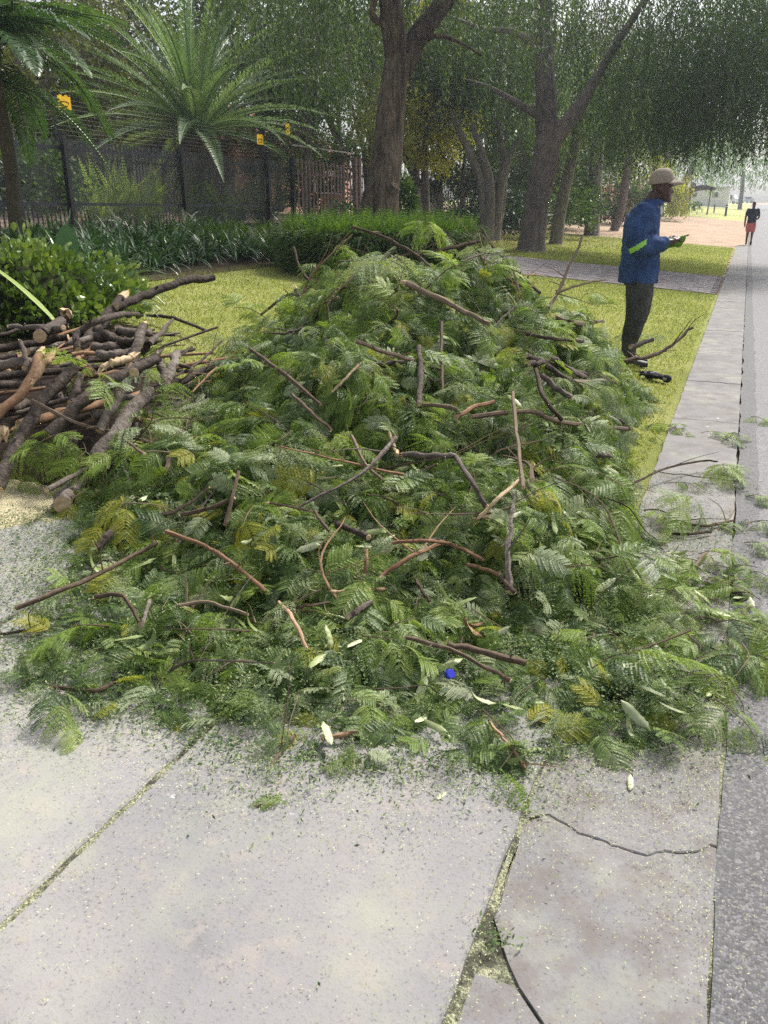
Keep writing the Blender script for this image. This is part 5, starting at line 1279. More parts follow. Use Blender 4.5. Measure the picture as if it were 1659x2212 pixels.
# yellow warning plates
def warn(px, py, w, h, lab, tri=False):
    L = fenceL(px); c = W(L, FS - .16); z = at(px, py, c.y).z
    e = empty('warning_sign', (c.x, c.y, z), lab, 'sign'); e.rotation_euler = ROT
    q = MB(); q.box((0, 0, 0), (.004, w/2, h/2)); q.box((0, w*.18, h/2 + .012), (.003, w*.12, .014)); q.box((0, -w*.26, h/2 + .010), (.003, w*.10, .012)); q.obj('plate', M_YEL, e)
    for sx in (-1, 1):
        q = MB()
        for i in range(11): q.box((sx*.0062, (-.30 + .06*i)*w, .11*h - .022*h*abs(i - 5)*.5), (.0015, .020*w, .035*h))
        q.box((sx*.0062, -.30*w, -.05*h), (.0015, .045*w, .055*h)); q.box((sx*.0062, .30*w, -.03*h), (.0015, .035*w, .05*h))
        for i in range(6): q.box((sx*.0062, (-.20 + .08*i)*w, -.24*h), (.0015, .030*w, .035*h))
        q.obj('lettering', M_INK, e)
    return e
warn(561, 302, .34, .25, 'wide yellow electric-fence warning plate on the left of the two brackets')
warn(620, 278, .25, .33, 'upright yellow electric-fence warning plate on the corner bracket')
warn(160, 222, .36, .24, 'yellow warning plate half hidden behind the feather palm')

# barred fence and gate to the right of the mesh
def text_mesh(body, size, mat, ext=.002):
    cu = bpy.data.curves.new('lettering', 'FONT'); cu.body = body; cu.size = size; cu.extrude = ext; cu.align_x = 'CENTER'; cu.align_y = 'CENTER'
    me = baked(bpy.data.objects.new('tmp', cu))
    me.name = 'lettering'; me.materials.clear(); me.materials.append(mat); return me
TXR = Euler((R(90), 0, R(90)), 'XYZ')               # text lying in the fence plane, read from the road
G0, G1 = fenceL(645), fenceL(772)
gate = empty('barred_gate', (0, 0, 0), 'brown barred gate with open points left of the leaning tree', 'gate'); gate.rotation_euler = ROT
def bars(parent, La, Lb, pitch, h, mat, w=.030, z0=.1, jitter=.02, ds=0):
    me = [pale_mesh(h, w, mat) for h in (h, h*.985, h*1.01)]; L = La
    while L < Lb: link('bar', rg.choice(me), parent, loc=fl(L, ds, z0), rot=(rg.uniform(-.008, .008), 0, 0)); L += pitch
bars(gate, G0 + .1, G1 - .3, (G1-G0)/17.5, 1.95, M_PALE, .055)
for nm, z, hh in (('top_rail', 1.62, .06), ('bottom_rail', .3, .04)):
    q = MB(); q.box(fl((G0+G1)/2, .05, z), (.02, (G1-G0)/2, hh)); q.obj(nm, M_PALE, gate)
for L in (G1 - .12, G1 + .22):
    q = MB(); q.box(fl(L, .02, 1.15), (.07, .09, 1.15)); q.obj('gate_post', M_PALE, gate)
q = MB(); q.box(fl((G0+G1)/2, .12, 2.42), (.03, (G1-G0)/2, .022)); q.obj('top_pipe', plain('pale_pipe', (.55, .56, .55), .45, .4), gate)
sgn = MB(); gL = G0 + (G1-G0)*.53
link('lettering', text_mesh('GUS', .24, M_WHITE), gate, loc=fl(gL, -.02, 1.66), rot=TXR)
# board behind the bars
bL = (fenceL(700), fenceL(746)); bz = zg(FS)
bd_ = empty('notice_board', (0, 0, 0), 'brown wooden board with dark capitals behind the gate bars', 'board'); bd_.rotation_euler = ROT
q = MB(); q.box(fl(sum(bL)/2, .10, .62), (.02, (bL[1]-bL[0])/2, .42)); q.obj('board', plain('varnished_board', (.30, .15, .045), .5, .4, 3, .3), bd_)
link('lettering', text_mesh('CONNE', .19, plain('board_ink', (.03, .015, .008), .7, .2)), bd_, loc=fl(sum(bL)/2 + .08, .072, .80), rot=TXR)
q = MB(); q.box(fl(sum(bL)/2, .10, 1.05), (.03, (bL[1]-bL[0])/2, .016)); q.obj('top_edge', M_WHITE, bd_)
q = MB(); q.box(fl(fenceL(689), .12, 1.33), (.01, .055, .26)); tag(q.obj('house_number_plate', M_WHITE, None, rot=ROT), 'narrow white upright plate behind the gate bars', 'plate')
# the darker barred fence beyond, with the banner
F0, F1, F2 = G1 + .35, fenceL(905), fenceL(1120)
pf_ = empty('palisade_fence', (0, 0, 0), 'dark palisade fence running behind the leaning tree to the thick pale trunk', 'fence'); pf_.rotation_euler = ROT
bars(pf_, F0, F1, .17, 1.95, M_PALE, .045); bars(pf_, F1, F2, .19, 2.05, plain('grey_palisade', (.19, .19, .20), .55, .4, 5, .3), .045)
for nm, z in (('top_rail', 1.68), ('bottom_rail', .35)):
    q = MB(); q.box(fl((F0+F2)/2, .05, z), (.02, (F2-F0)/2, .045)); q.obj(nm, M_PALED, pf_)
q = MB(); q.box(fl(fenceL(893), .0, 1.2), (.04, .05, 1.2)); q.obj('post', M_PALE, pf_)
nL0, nL1 = fenceL(903), fenceL(947)
bn = empty('banner', (0, 0, 0), 'white banner with dark red lettering tied behind the palisade bars', 'banner'); bn.rotation_euler = ROT
q = MB(); q.box(fl((nL0+nL1)/2, .10, 1.08), (.006, (nL1-nL0)/2, .72)); q.obj('sheet', plain('banner_vinyl', (.78, .68, .72), .5, .3), bn)
M_RED = plain('banner_red', (.16, .02, .04), .6, .3); M_BAND = plain('banner_band', (.05, .09, .10), .6, .3); wn_ = nL1 - nL0
link('lettering', text_mesh('USAH', wn_*.27, M_RED), bn, loc=fl(nL0 + wn_*.62, .090, 1.18), rot=TXR)
link('lettering', text_mesh('SE', wn_*.22, M_RED), bn, loc=fl(nL0 + wn_*.5, .090, .62), rot=TXR)
q = MB(); q.box(fl(nL0 + wn_*.48, .091, .90), (.002, wn_*.42, .075)); q.obj('band', M_BAND, bn)
q = MB()
for k in range(3): q.box(fl(nL0 + wn_*(.24 + .08*k), .091, 1.52 + .04*k), (.002, wn_*.018, .20), Euler((-.75, 0, 0)).to_matrix())
q.obj('logo_strokes', M_RED, bn)
# ------------------------------------------------------------ trees
rt = random.Random(19)
M_BARK1 = bark_mat('furrowed_bark', [(.36, (.022, .016, .012)), (.48, (.075, .056, .040)), (.62, (.19, .15, .11)), (.75, (.28, .23, .18))], 16, (1, 1, .13), 1.0, .10, .1)
M_BARK2 = bark_mat('pale_grey_bark', [(.3, (.055, .045, .040)), (.5, (.15, .125, .11)), (.72, (.26, .225, .20))], 9, (1, 1, .5), .9, .04, .2)
M_BARK3 = bark_mat('smooth_grey_bark', [(.3, (.075, .062, .055)), (.5, (.16, .14, .125)), (.72, (.25, .22, .20))], 7, (1, 1, .4), .5, .02, .3)
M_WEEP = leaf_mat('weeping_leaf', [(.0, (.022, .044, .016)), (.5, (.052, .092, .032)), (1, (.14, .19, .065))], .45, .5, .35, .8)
M_WEEPB = leaf_mat('far_weeping_leaf', [(.0, (.040, .080, .025)), (.5, (.095, .165, .055)), (1, (.23, .30, .10))], .5, .5, .35, .8)
M_TREE = leaf_mat('garden_tree_leaf', [(.0, (.018, .038, .011)), (.5, (.048, .088, .023)), (1, (.14, .19, .052))], .5, .5, .35, .8)
M_TREEB = leaf_mat('brownish_tree_leaf', [(.0, (.028, .036, .013)), (.5, (.070, .084, .028)), (1, (.16, .175, .06))], .5, .5, .3, .8)
M_TREEY = leaf_mat('yellow_tree_leaf', [(.0, (.14, .17, .03)), (.5, (.32, .33, .06)), (1, (.52, .47, .11))], .5, .5, .3, .8)
def np_leaves(name, Pts, D, l, w, mat, r, t):
    n = len(Pts); D = D/np.linalg.norm(D, axis=1)[:, None]; q = r.normal(0, 1, (n, 3)); S = np.cross(D, q); S /= np.linalg.norm(S, axis=1)[:, None] + 1e-9
    l = l*r.uniform(.7, 1.25, n)[:, None]; w = w*r.uniform(.7, 1.2, n)[:, None]*.5
    V = np.stack([Pts, Pts + D*l*.45 + S*w, Pts + D*l, Pts + D*l*.45 - S*w], 1).reshape(-1, 3)
    return np_mesh(name, V, np.arange(4*n).reshape(n, 4), mat, np.repeat(np.clip(t, 0, 1), 4))
def weep_crown(blobs, n, ln, mat, seed, K=34, lw=(.13, .022), gap=.055, zmin=2.7):
    """strands of narrow leaves hanging from points in the given blobs (centre, radii), in local space"""
    r = np.random.default_rng(seed); P = []; D = []; T = []
    wts = np.array([b[1][0]*b[1][1] for b in blobs]); wts = wts/wts.sum()
    for i in range(n):
        c, rad = blobs[r.choice(len(blobs), p=wts)]; v = r.normal(0, 1, 3); v /= np.linalg.norm(v); v *= r.random()**.4
        top_ = np.array(c) + v*np.array(rad); L_ = r.uniform(*ln); k = int(L_/gap); z = np.arange(k)*gap
        dr = r.normal(0, .10, 2); sw = r.uniform(0, 6.28); x = top_[0] + dr[0]*z + .05*np.sin(z*2.2 + sw); y = top_[1] + dr[1]*z + .05*np.cos(z*1.9 + sw)
        P.append(np.stack([x, y, top_[2] - z], 1)); d = r.normal(0, .55, (k, 3)); d[:, 2] = -r.uniform(.3, 1.2, k); D.append(d)
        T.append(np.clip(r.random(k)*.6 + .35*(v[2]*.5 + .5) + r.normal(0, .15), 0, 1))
    P, D, T = np.concatenate(P), np.concatenate(D), np.concatenate(T)
    k = P[:, 2] > zmin + .35*np.sin(P[:, 0]*1.7 + P[:, 1]) + .25*np.sin(P[:, 0]*5.1) + r.normal(0, .12, len(P))     # browsed and trimmed underside
    return np_leaves('crown', P[k], D[k], lw[0], lw[1], mat, r, T[k])
def strands(blobs, n, ln, seed):
    r = random.Random(seed); mb = MB()
    for i in range(n):
        c, rad = r.choice(blobs); v = Vector((r.gauss(0, 1), r.gauss(0, 1), r.gauss(0, 1))).normalized()*r.random()**.4
        p = Vector((c[0] + v.x*rad[0], c[1] + v.y*rad[1], c[2] + v.z*rad[2])); L_ = r.uniform(*ln); dx, dy = r.gauss(0, .12), r.gauss(0, .12)
        mb.tube([p + Vector((dx*L_*u + .06*math.sin(u*5 + i), dy*L_*u, -L_*u)) for u in (0, .25, .5, .75, 1)], [.007, .006, .005, .004, .003], 3, False)
    return mb.mesh('hanging_twigs', M_BARK3)
def blob_crown(blobs, n, mat, seed, l=.17, w=.09):
    r = np.random.default_rng(seed); P = []; D = []; T = []
    for c, rad in blobs:
        m = int(n*(rad[0]*rad[1]*rad[2])**.67/sum((b[1][0]*b[1][1]*b[1][2])**.67 for b in blobs))
        nc = max(10, m//70); v = r.normal(0, 1, (nc, 3)); v /= np.linalg.norm(v, axis=1)[:, None]; v *= r.random((nc, 1))**.38
        cl_ = v*np.array(rad); k = r.integers(0, nc, m); off = r.normal(0, .13, (m, 3))*np.array(rad).mean()*.9
        p = np.array(c) + cl_[k] + off; P.append(p); d = v[k]*.5 + r.normal(0, .7, (m, 3)); d[:, 2] -= .3; D.append(d)
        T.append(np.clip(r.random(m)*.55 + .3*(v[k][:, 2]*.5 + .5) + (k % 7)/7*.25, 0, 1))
    return np_leaves('crown', np.concatenate(P), np.concatenate(D), l, w, mat, r, np.concatenate(T))
def trunk_mesh(base, chains, mat, n=14, name='trunk'):
    mb = MB()
    for pts, rad in chains:
        P = spline([Vector(p) - base for p in pts], 6); rr = lerp_list(rad, len(P))
        b0 = len(mb.v); mb.tube(P, rr, n)
        for i in range(b0, len(mb.v)):
            x, y, z = mb.v[i]; c = P[min(len(P)-1, (i-b0)//n)]; f = 1 + .10*frac_noise(x*2.3, y*2.3, z*.7) + .05*frac_noise(x*9, y*9, z*2)
            mb.v[i] = (c.x + (x-c.x)*f, c.y + (y-c.y)*f, c.z + (z-c.z)*f)
    return mb.mesh(name, mat, True)
def tree(label, stems, bark, crown=None, limbs=(), name='tree', group=None, n=14, flare=1.35, twigs=None):
    """stems and limbs: lists of (x, y, width, depth) read from the view; the first point of the first stem is the root"""
    def chain(st, root=False):
        pts = [at(x, y, Y) for x, y, w_, Y in st]; rad = [w_*.5*Y/FPX*1.04 for x, y, w_, Y in st]
        if root:
            pts[0].z = gz(pts[0].x, pts[0].y) - .05
            d = pts[0].lerp(pts[1], .10); pts.insert(1, d); rad.insert(1, rad[0]); rad[0] *= flare
        return pts, rad
    ch = [chain(s_, True) for s_ in stems]; base = ch[0][0][0].copy()
    e = empty(name, base, label, 'tree', group)
    link('trunk', trunk_mesh(base, ch, bark, n), e)
    for lb in limbs:
        pts, rad = chain(lb); link('limb', trunk_mesh(base, [(pts, rad)], bark, 10, 'limb'), e)
    if crown:
        for me, off in crown: link('crown', me, e, loc=Vector(off) - base)
    if twigs: link('hanging_twigs', twigs[0], e, loc=Vector(twigs[1]) - base)['kind'] = 'stuff'
    return e, base
# leaning furrowed tree behind the hedge
c1 = [((-1.9, 20.5, 6.8), (2.2, 2.4, 2.0)), ((-.3, 18.5, 7.4), (2.6, 2.6, 1.4)), ((2.2, 19.5, 6.9), (2.2, 2.4, 1.7)), ((-1.2, 23, 5.8), (1.9, 2, 1.8))]
tree('big leaning tree with furrowed brown bark behind the fern hedge', [[(812, 508, 86, 17.0), (822, 440, 74, 17.0), (832, 380, 60, 17.0), (838, 300, 54, 17.1), (848, 200, 49, 17.2), (862, 120, 47, 17.3)]], M_BARK1,
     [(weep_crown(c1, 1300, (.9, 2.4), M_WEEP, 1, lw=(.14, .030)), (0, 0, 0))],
     [[(860, 140, 46, 17.3), (850, 60, 44, 17.2), (838, -40, 40, 17.0), (830, -140, 30, 17)], [(866, 150, 42, 17.3), (905, 75, 36, 17.4), (960, 5, 33, 17.6), (1020, -70, 28, 17.8)], [(872, 90, 22, 17.4), (858, 60, 18, 17.6), (842, 25, 16, 17.8)],
      [(845, 60, 14, 17.1), (805, 35, 12, 17), (812, -10, 12, 16.9)], [(880, 130, 12, 17.3), (930, 80, 10, 17.2), (990, 90, 6, 17.0), (1040, 120, 4, 17)], [(846, 405, 30, 16.75), (853, 398, 20, 16.7)]], n=18, twigs=(strands(c1, 90, (.8, 2.6), 2), (0, 0, 0)))
# thick pale tree beyond the driveway, whose crown hangs over the verge
c2 = [((3.4, 28.5, 6.6), (2.8, 2.2, 1.8)), ((7.4, 21.5, 5.9), (1.9, 2.4, 1.9)), ((8.6, 20.5, 5.7), (2.6, 2.6, 2.1)), ((7.6, 25, 5.2), (2.6, 2.6, 1.9)), ((10.8, 24, 6.4), (3.0, 3.2, 2.2)), ((1.2, 30, 7.0), (2.6, 2.0, 1.6)), ((5.0, 24.6, 7.0), (1.8, 1.0, 1.0)), ((5.9, 22.3, 6.0), (1.1, .6, 1.2))]
tree('thick pale-grey trunk with a weeping crown beyond the brick driveway', [[(1146, 543, 56, 23.6), (1156, 470, 49, 23.6), (1168, 400, 47, 23.6), (1182, 330, 48, 23.6), (1190, 270, 50, 23.6)]], M_BARK2,
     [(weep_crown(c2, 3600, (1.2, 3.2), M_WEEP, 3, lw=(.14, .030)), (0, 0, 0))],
     [[(1182, 290, 44, 23.6), (1178, 180, 36, 23.7), (1172, 60, 34, 23.9), (1180, -50, 28, 24)], [(1196, 300, 40, 23.6), (1228, 262, 30, 23.4), (1262, 215, 22, 23.2), (1310, 130, 14, 23.0), (1380, 20, 12, 22), (1450, -80, 5, 21.6)], [(1178, 255, 20, 23.6), (1120, 225, 14, 23.9), (1060, 190, 8, 24.3), (1000, 170, 3, 24.6)], [(1175, 110, 18, 23.8), (1110, 70, 12, 24), (1040, 60, 7, 24.4), (960, 30, 3, 24.8)]], n=16,
     twigs=(strands(c2, 230, (1.2, 3.4), 4), (0, 0, 0)))
# multi-stemmed tree before the barred fence
tree('multi-stemmed grey tree before the barred fence', [[(1052, 500, 26, 27.5), (1045, 420, 22, 27.5), (1032, 370, 18, 27.5), (1000, 300, 13, 27.4), (975, 240, 9, 27.4)], [(1056, 500, 24, 27.4), (1058, 400, 20, 27.4), (1040, 330, 14, 27.5), (1020, 270, 10, 27.6)],
      [(1068, 500, 26, 27.6), (1078, 420, 22, 27.7), (1092, 360, 16, 27.8), (1120, 300, 10, 28)], [(1072, 500, 18, 27.9), (1088, 400, 15, 28), (1085, 330, 12, 28.1), (1075, 260, 8, 28.2)]], M_BARK3,
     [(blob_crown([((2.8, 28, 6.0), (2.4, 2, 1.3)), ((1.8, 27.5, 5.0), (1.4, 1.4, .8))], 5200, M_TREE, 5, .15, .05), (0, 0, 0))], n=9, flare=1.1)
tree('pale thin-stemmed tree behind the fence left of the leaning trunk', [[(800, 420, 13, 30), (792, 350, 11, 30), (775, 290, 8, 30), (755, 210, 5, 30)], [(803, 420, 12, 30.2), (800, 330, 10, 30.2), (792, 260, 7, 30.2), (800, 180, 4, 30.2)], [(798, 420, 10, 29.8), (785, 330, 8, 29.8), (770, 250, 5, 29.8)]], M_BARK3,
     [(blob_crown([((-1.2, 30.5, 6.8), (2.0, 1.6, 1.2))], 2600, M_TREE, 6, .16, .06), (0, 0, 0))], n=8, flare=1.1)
# the row along the verge
def row_crown(c, r, n, seed, mat=M_WEEPB, ln=(.6, 1.8), lw=(.2, .036), gap=.10): return weep_crown([(c, r)], n, ln, mat, seed, lw=lw, gap=gap, zmin=gz(c[0], c[1]) + (2.9 if c[1] < 60 else 3.4))
def row(label, stems, bark, cc, rr, seed, n=420, limbs=(), **kw):
    return tree(label, stems, bark, [(row_crown(cc, rr, n, seed, **kw), (0, 0, 0))], limbs, n=10)
q = gnd(1200, 526); row('slim leaning tree with a reddish base right of the thick pale trunk', [[(1200, 526, 28, q.y), (1208, 470, 24, q.y), (1222, 400, 22, q.y), (1240, 320, 20, q.y), (1258, 240, 14, q.y)]], M_BARK3, at(1270, 180, q.y), (2.6, 2.4, 1.6), 11)
q = gnd(1278, 508); row('straight grey trunk standing left of the man in the blue jacket', [[(1278, 508, 30, q.y), (1282, 440, 27, q.y), (1287, 370, 26, q.y), (1292, 280, 24, q.y)]], M_BARK3, at(1300, 200, q.y), (3.2, 3.0, 2.0), 12)
q = gnd(1326, 496); row('dark curved trunk right behind the blue jacket', [[(1326, 496, 17, q.y), (1340, 460, 16, q.y), (1350, 400, 16, q.y), (1362, 330, 15, q.y), (1375, 260, 12, q.y)]], M_BARK2, at(1390, 220, q.y), (3.6, 3.4, 2.4), 13)
row('tree trunk seen just right of the capped head', [[(1424, 478, 14, 74), (1428, 440, 13, 74), (1436, 390, 12, 74), (1445, 330, 10, 74)]], M_BARK2, at(1440, 265, 74), (6, 5, 4), 14, 650, lw=(.4, .09), gap=.2)
row('leaning trunk of the far cluster above the sandy verge', [[(1452, 469, 22, 88), (1464, 435, 18, 88), (1478, 400, 14, 88), (1500, 350, 10, 88)], [(1446, 470, 18, 89), (1450, 430, 15, 89), (1444, 380, 12, 89), (1440, 330, 9, 89)]], M_BARK2, at(1490, 290, 88), (7, 5, 4.5), 15, 800,
    limbs=[[(1464, 432, 13, 88), (1490, 412, 12, 87), (1520, 405, 10, 86), (1545, 408, 6, 85)]], lw=(.45, .10), gap=.22)
row('far rounded tree over the end of the verge', [[(1478, 452, 16, 104), (1486, 425, 13, 104), (1500, 395, 10, 104)]], M_BARK2, at(1540, 330, 104), (8.5, 6, 5), 16, 900, lw=(.5, .12), gap=.24)
row('farthest pale blue-green tree beside the road', [[(1600, 436, 8, 150), (1604, 400, 7, 150), (1606, 370, 6, 150)]], M_BARK2, at(1592, 345, 150), (8, 6, 6), 17, 700, lw=(.6, .16), gap=.3)
row('far tree on the other side of the road', [[(1690, 436, 10, 150), (1694, 400, 8, 150), (1694, 370, 6, 150)]], M_BARK2, at(1705, 375, 150), (7, 6, 6), 18, 600, lw=(.6, .16), gap=.3)
# garden trees behind the fence
GT = [blob_crown([((0, 0, 0), (3.0, 2.6, 2.0)), ((1.8, .5, -1.0), (1.8, 1.6, 1.2)), ((-1.9, -.3, -.7), (1.7, 1.5, 1.3)), ((.3, -.8, 1.5), (2.0, 1.6, 1.1))], 9000, m_, 40 + k, l_, w_) for k, (m_, l_, w_) in enumerate(((M_TREEB, .17, .06), (M_TREE, .20, .085), (M_TREEY, .16, .085), (M_TREEB, .20, .05), (M_TREE, .16, .10)))]
for k, (px, py, Y, v, sc, lab) in enumerate(((30, 120, 24, 3, 1.1, 'dark tree behind the feather palm at the upper left'), (180, 90, 28, 0, 1.15, 'brownish fine-leaved tree between the two palms'), (255, 190, 33, 3, 1.1, 'dim tree standing behind the left fronds of the date palm'), (330, 60, 37, 1, 1.3, 'dark garden tree behind the left of the date palm crown'),
    (470, 230, 38, 0, 1.1, 'tree hidden behind the heart of the date palm'), (545, 60, 36, 4, 1.2, 'dark-leaved tree with sky gaps right of the date palm crown'), (650, 110, 31, 1, 1.0, 'dark tree behind the right fronds of the date palm'), (735, 190, 34, 3, 1.1, 'grey-green tree behind the thin-stemmed tree'),
    (690, 380, 37, 4, .8, 'low dark tree behind the gate'), (905, 265, 29, 2, .8, 'yellow-green sunlit tree right of the leaning trunk'), (960, 160, 36, 1, 1.1, 'green tree behind the long bare limb'), (930, 60, 30, 2, .7, 'yellow-leaved tree high between the two big trunks'), (1010, 330, 36, 1, .8, 'dark green tree behind the multi-stemmed one'),
    (1090, 230, 38, 0, 1.2, 'brown-green tree between the multi-stemmed and thick trunks'), (1130, 380, 40, 4, 1.0, 'dark tree above the palisade beside the thick trunk'), (1215, 340, 44, 1, 1.1, 'dark tree filling the gap right of the thick trunk'), (1300, 400, 52, 1, 1.1, 'bushy green tree behind the straight grey trunk'), (1385, 410, 66, 2, 1.2, 'pale yellow-green tree behind the cap'),
    (1140, 120, 44, 3, 1.5, 'tall dim tree high behind the thick trunk'), (1250, 200, 55, 3, 1.7, 'tall dim tree behind the weeping crown'), (1390, 220, 75, 1, 2.1, 'tall tree far behind the weeping crown'), (800, 60, 40, 0, 1.3, 'brownish tree behind the fork of the leaning tree'), (90, 300, 27, 1, .8, 'dark bushy tree low behind the mesh at the left'), (390, 350, 40, 4, 1.0, 'dark tree low behind the date palm trunk'),
    (1120, 470, 48, 1, .9, 'dark thicket tree low behind the thick trunk'), (1010, 440, 42, 4, .8, 'low dark tree behind the palisade bars'), (600, 300, 42, 1, 1.0, 'dark tree low behind the signs'))):
    c = at(px, py, Y); g = gz(c.x, c.y); e = empty('garden_tree', (c.x, c.y, g), lab, 'tree', None)
    link('crown', GT[v], e, loc=(0, 0, c.z - g), rot=(0, 0, rt.uniform(0, 6.28)), scl=sc)
    ch = [([Vector((0, 0, -.05)), Vector((rt.uniform(-.2, .2), .1, (c.z-g)*.5)), Vector((rt.uniform(-.4, .4), 0, c.z-g + .5))], [.16, .12, .05])]
    for j in range(5):
        a = rt.uniform(0, 6.28); ch.append(([Vector((0, 0, (c.z-g)*rt.uniform(.4, .7))), Vector((math.cos(a)*1.0, math.sin(a)*.8, c.z-g - .3)), Vector((math.cos(a)*2.0*sc, math.sin(a)*1.6*sc, c.z-g + rt.uniform(-.3, 1)))], [.07, .05, .02]))
    link('trunk', trunk_mesh(Vector((0, 0, 0)), ch, M_BARK3, 7), e)
# fallen leaves under the verge trees
nr2 = np.random.default_rng(12); n_ = 9000
L = 20.7 + 20*nr2.random(n_)**.8; s_ = 1.5 + 11*nr2.random(n_)**.6; k = nr2.random(n_) < np.clip(.15 + (s_-3)/6, .08, 1); L, s_ = L[k], s_[k]
x = L*RD[0] - s_*RD[1]; y = L*RD[1] + s_*RD[0]
V, F = quads_np(np.stack([x, y, SLOPE*np.clip(s_ - .3, 0, 20) + .004], 1), (.06, .12), (.03, .06), nr2, .4)
tag(link('fallen_leaves', np_mesh('fallen_leaves', V, F, leaf_mat('dry_leaf', [(0, (.10, .07, .03)), (.5, (.24, .18, .09)), (1, (.42, .34, .20))], .1, .7, .2, 1.0), np.repeat(nr2.random(len(x)), 4))), 'dry brown leaves scattered under the verge trees', 'fallen leaves', kind='stuff')
# ------------------------------------------------------------ people, far vehicles, bollards
def remesh(mb, voxel, mat, name, smooth_it=4, wrinkle=0.0, wf=14):
    me = mb.mesh('tmp', mat); o = bpy.data.objects.new('tmp', me)
    md = o.modifiers.new('r', 'REMESH'); md.mode = 'VOXEL'; md.voxel_size = voxel; md.use_smooth_shade = True
    if smooth_it: sm = o.modifiers.new('s', 'SMOOTH'); sm.factor = .5; sm.iterations = smooth_it
    out = baked(o); out.name = name
    if wrinkle:
        nv = len(out.vertices); co = np.empty(nv*3, np.float32); nn = np.empty(nv*3, np.float32)
        out.vertices.foreach_get('co', co); out.vertex_normals.foreach_get('vector', nn); co = co.reshape(-1, 3); nn = nn.reshape(-1, 3)
        k = np.array([frac_noise(c[0]*wf, c[1]*wf, c[2]*wf*.55, 3) + .8*abs(mnoise.noise((c[0]*6 + c[2]*16, c[1]*6 - c[2]*9, c[2]*5))) for c in co.tolist()], np.float32)
        out.vertices.foreach_set('co', (co + nn*(k*wrinkle)[:, None]).ravel())
    out.materials.clear(); out.materials.append(mat)
    out.polygons.foreach_set('use_smooth', [True]*len(out.polygons)); out.update(); return out
def ring(c, rx, ry, tiltx=0.0, axis=None):
    if axis is None: return (c, (rx, 0, 0), (0, ry, 0))
    a = Vector(axis).normalized(); u = Vector((0, 1, 0)); u = (u - a*u.dot(a)).normalized(); w = u.cross(a); return (c, w*rx, u*ry)
def limb(mb, pts, rad, n=12, flat=1.0):
    P = [Vector(p) for p in pts]; secs = []
    for i, p in enumerate(P):
        a = (P[min(i+1, len(P)-1)] - P[max(i-1, 0)]).normalized(); secs.append(ring(p, rad[i]*flat, rad[i], axis=a))
    mb.loft(secs, n); mb.ball(P[0], rad[0]*.98, 10, 6); mb.ball(P[-1], rad[-1]*.95, 10, 6)
def finger(mb, pts, r):
    P = spline(pts, 3); limb(mb, P, lerp_list([r, r*.95, r*.72], len(P)), 8)
def skin(name, c): return plain(name, c, .45, .4, 25, .2)
M_SKIN = skin('dark_skin', (.060, .030, .020)); M_SKIN2 = skin('brown_skin', (.085, .042, .028))
def cloth(name, c, var=.25): return plain(name, c, .9, .15, 9, var, bmp=.5, bs=240)
M_JACKET = cloth('blue_work_cotton', (.034, .068, .165), .35); M_TROU = cloth('grey_green_cotton', (.055, .056, .050), .45); M_CAP = cloth('khaki_cotton', (.30, .255, .205), .12)
M_LIME = plain('lime_tape', (.30, .62, .08), .5, .4, 14, .15); M_SHIRT = cloth('white_cotton', (.6, .62, .62), .1); M_BOOT = plain('dark_leather', (.020, .018, .018), .55, .4, 20, .4)
M_GLOVE = cloth('green_glove', (.13, .27, .035), .35); M_PHONE = plain('phone_shell', (.012, .020, .014), .3, .5); M_EYE = plain('eye_white', (.6, .58, .54), .3, .5)

# the man in the blue jacket: local x ahead, y to his left, z up
def scarf_sections(rows): return [ring((xc, 0, z), hx, hy) for z, xc, hx, hy in rows]
wp = gnd(1360, 790)
man = empty('person', (wp.x, wp.y, gz(wp.x, wp.y)), 'man in blue work jacket and khaki cap standing on the lawn with a phone', 'person')
look = math.atan2(-wp.x, wp.y) + R(4); man.rotation_euler = (0, 0, look)
b = MB()
b.loft(scarf_sections([(1.452, .188, .022, .024), (1.462, .184, .036, .036), (1.482, .172, .052, .050), (1.51, .155, .066, .058), (1.54, .142, .077, .066), (1.575, .132, .087, .072), (1.61, .128, .091, .075), (1.65, .127, .088, .074), (1.69, .124, .072, .062), (1.712, .122, .04, .036)]), 20)
b.ball((.222, 0, 1.543), (.017, .017, .014)); b.ball((.214, 0, 1.562), (.012, .009, .025)); b.ball((.211, 0, 1.511), (.013, .022, .008)); b.ball((.208, 0, 1.497), (.013, .021, .008)); b.ball((.196, 0, 1.468), (.020, .026, .016))
b.ball((.204, 0, 1.588), (.014, .050, .010)); b.ball((.178, -.042, 1.53), (.022, .018, .020)); b.ball((.178, .042, 1.53), (.022, .018, .020))
for sy in (-1, 1): b.ball((.118, sy*.076, 1.563), (.020, .009, .033)); b.ball((.108, sy*.074, 1.575), (.014, .010, .020))
limb(b, [(.015, 0, 1.39), (.05, 0, 1.45), (.095, 0, 1.52)], [.066, .060, .062], 14, 1.1)
b.loft(scarf_sections([(.80, -.01, .12, .15), (1.0, -.02, .11, .14), (1.2, -.02, .11, .16), (1.36, -.01, .10, .15), (1.42, .015, .07, .08)]), 16)
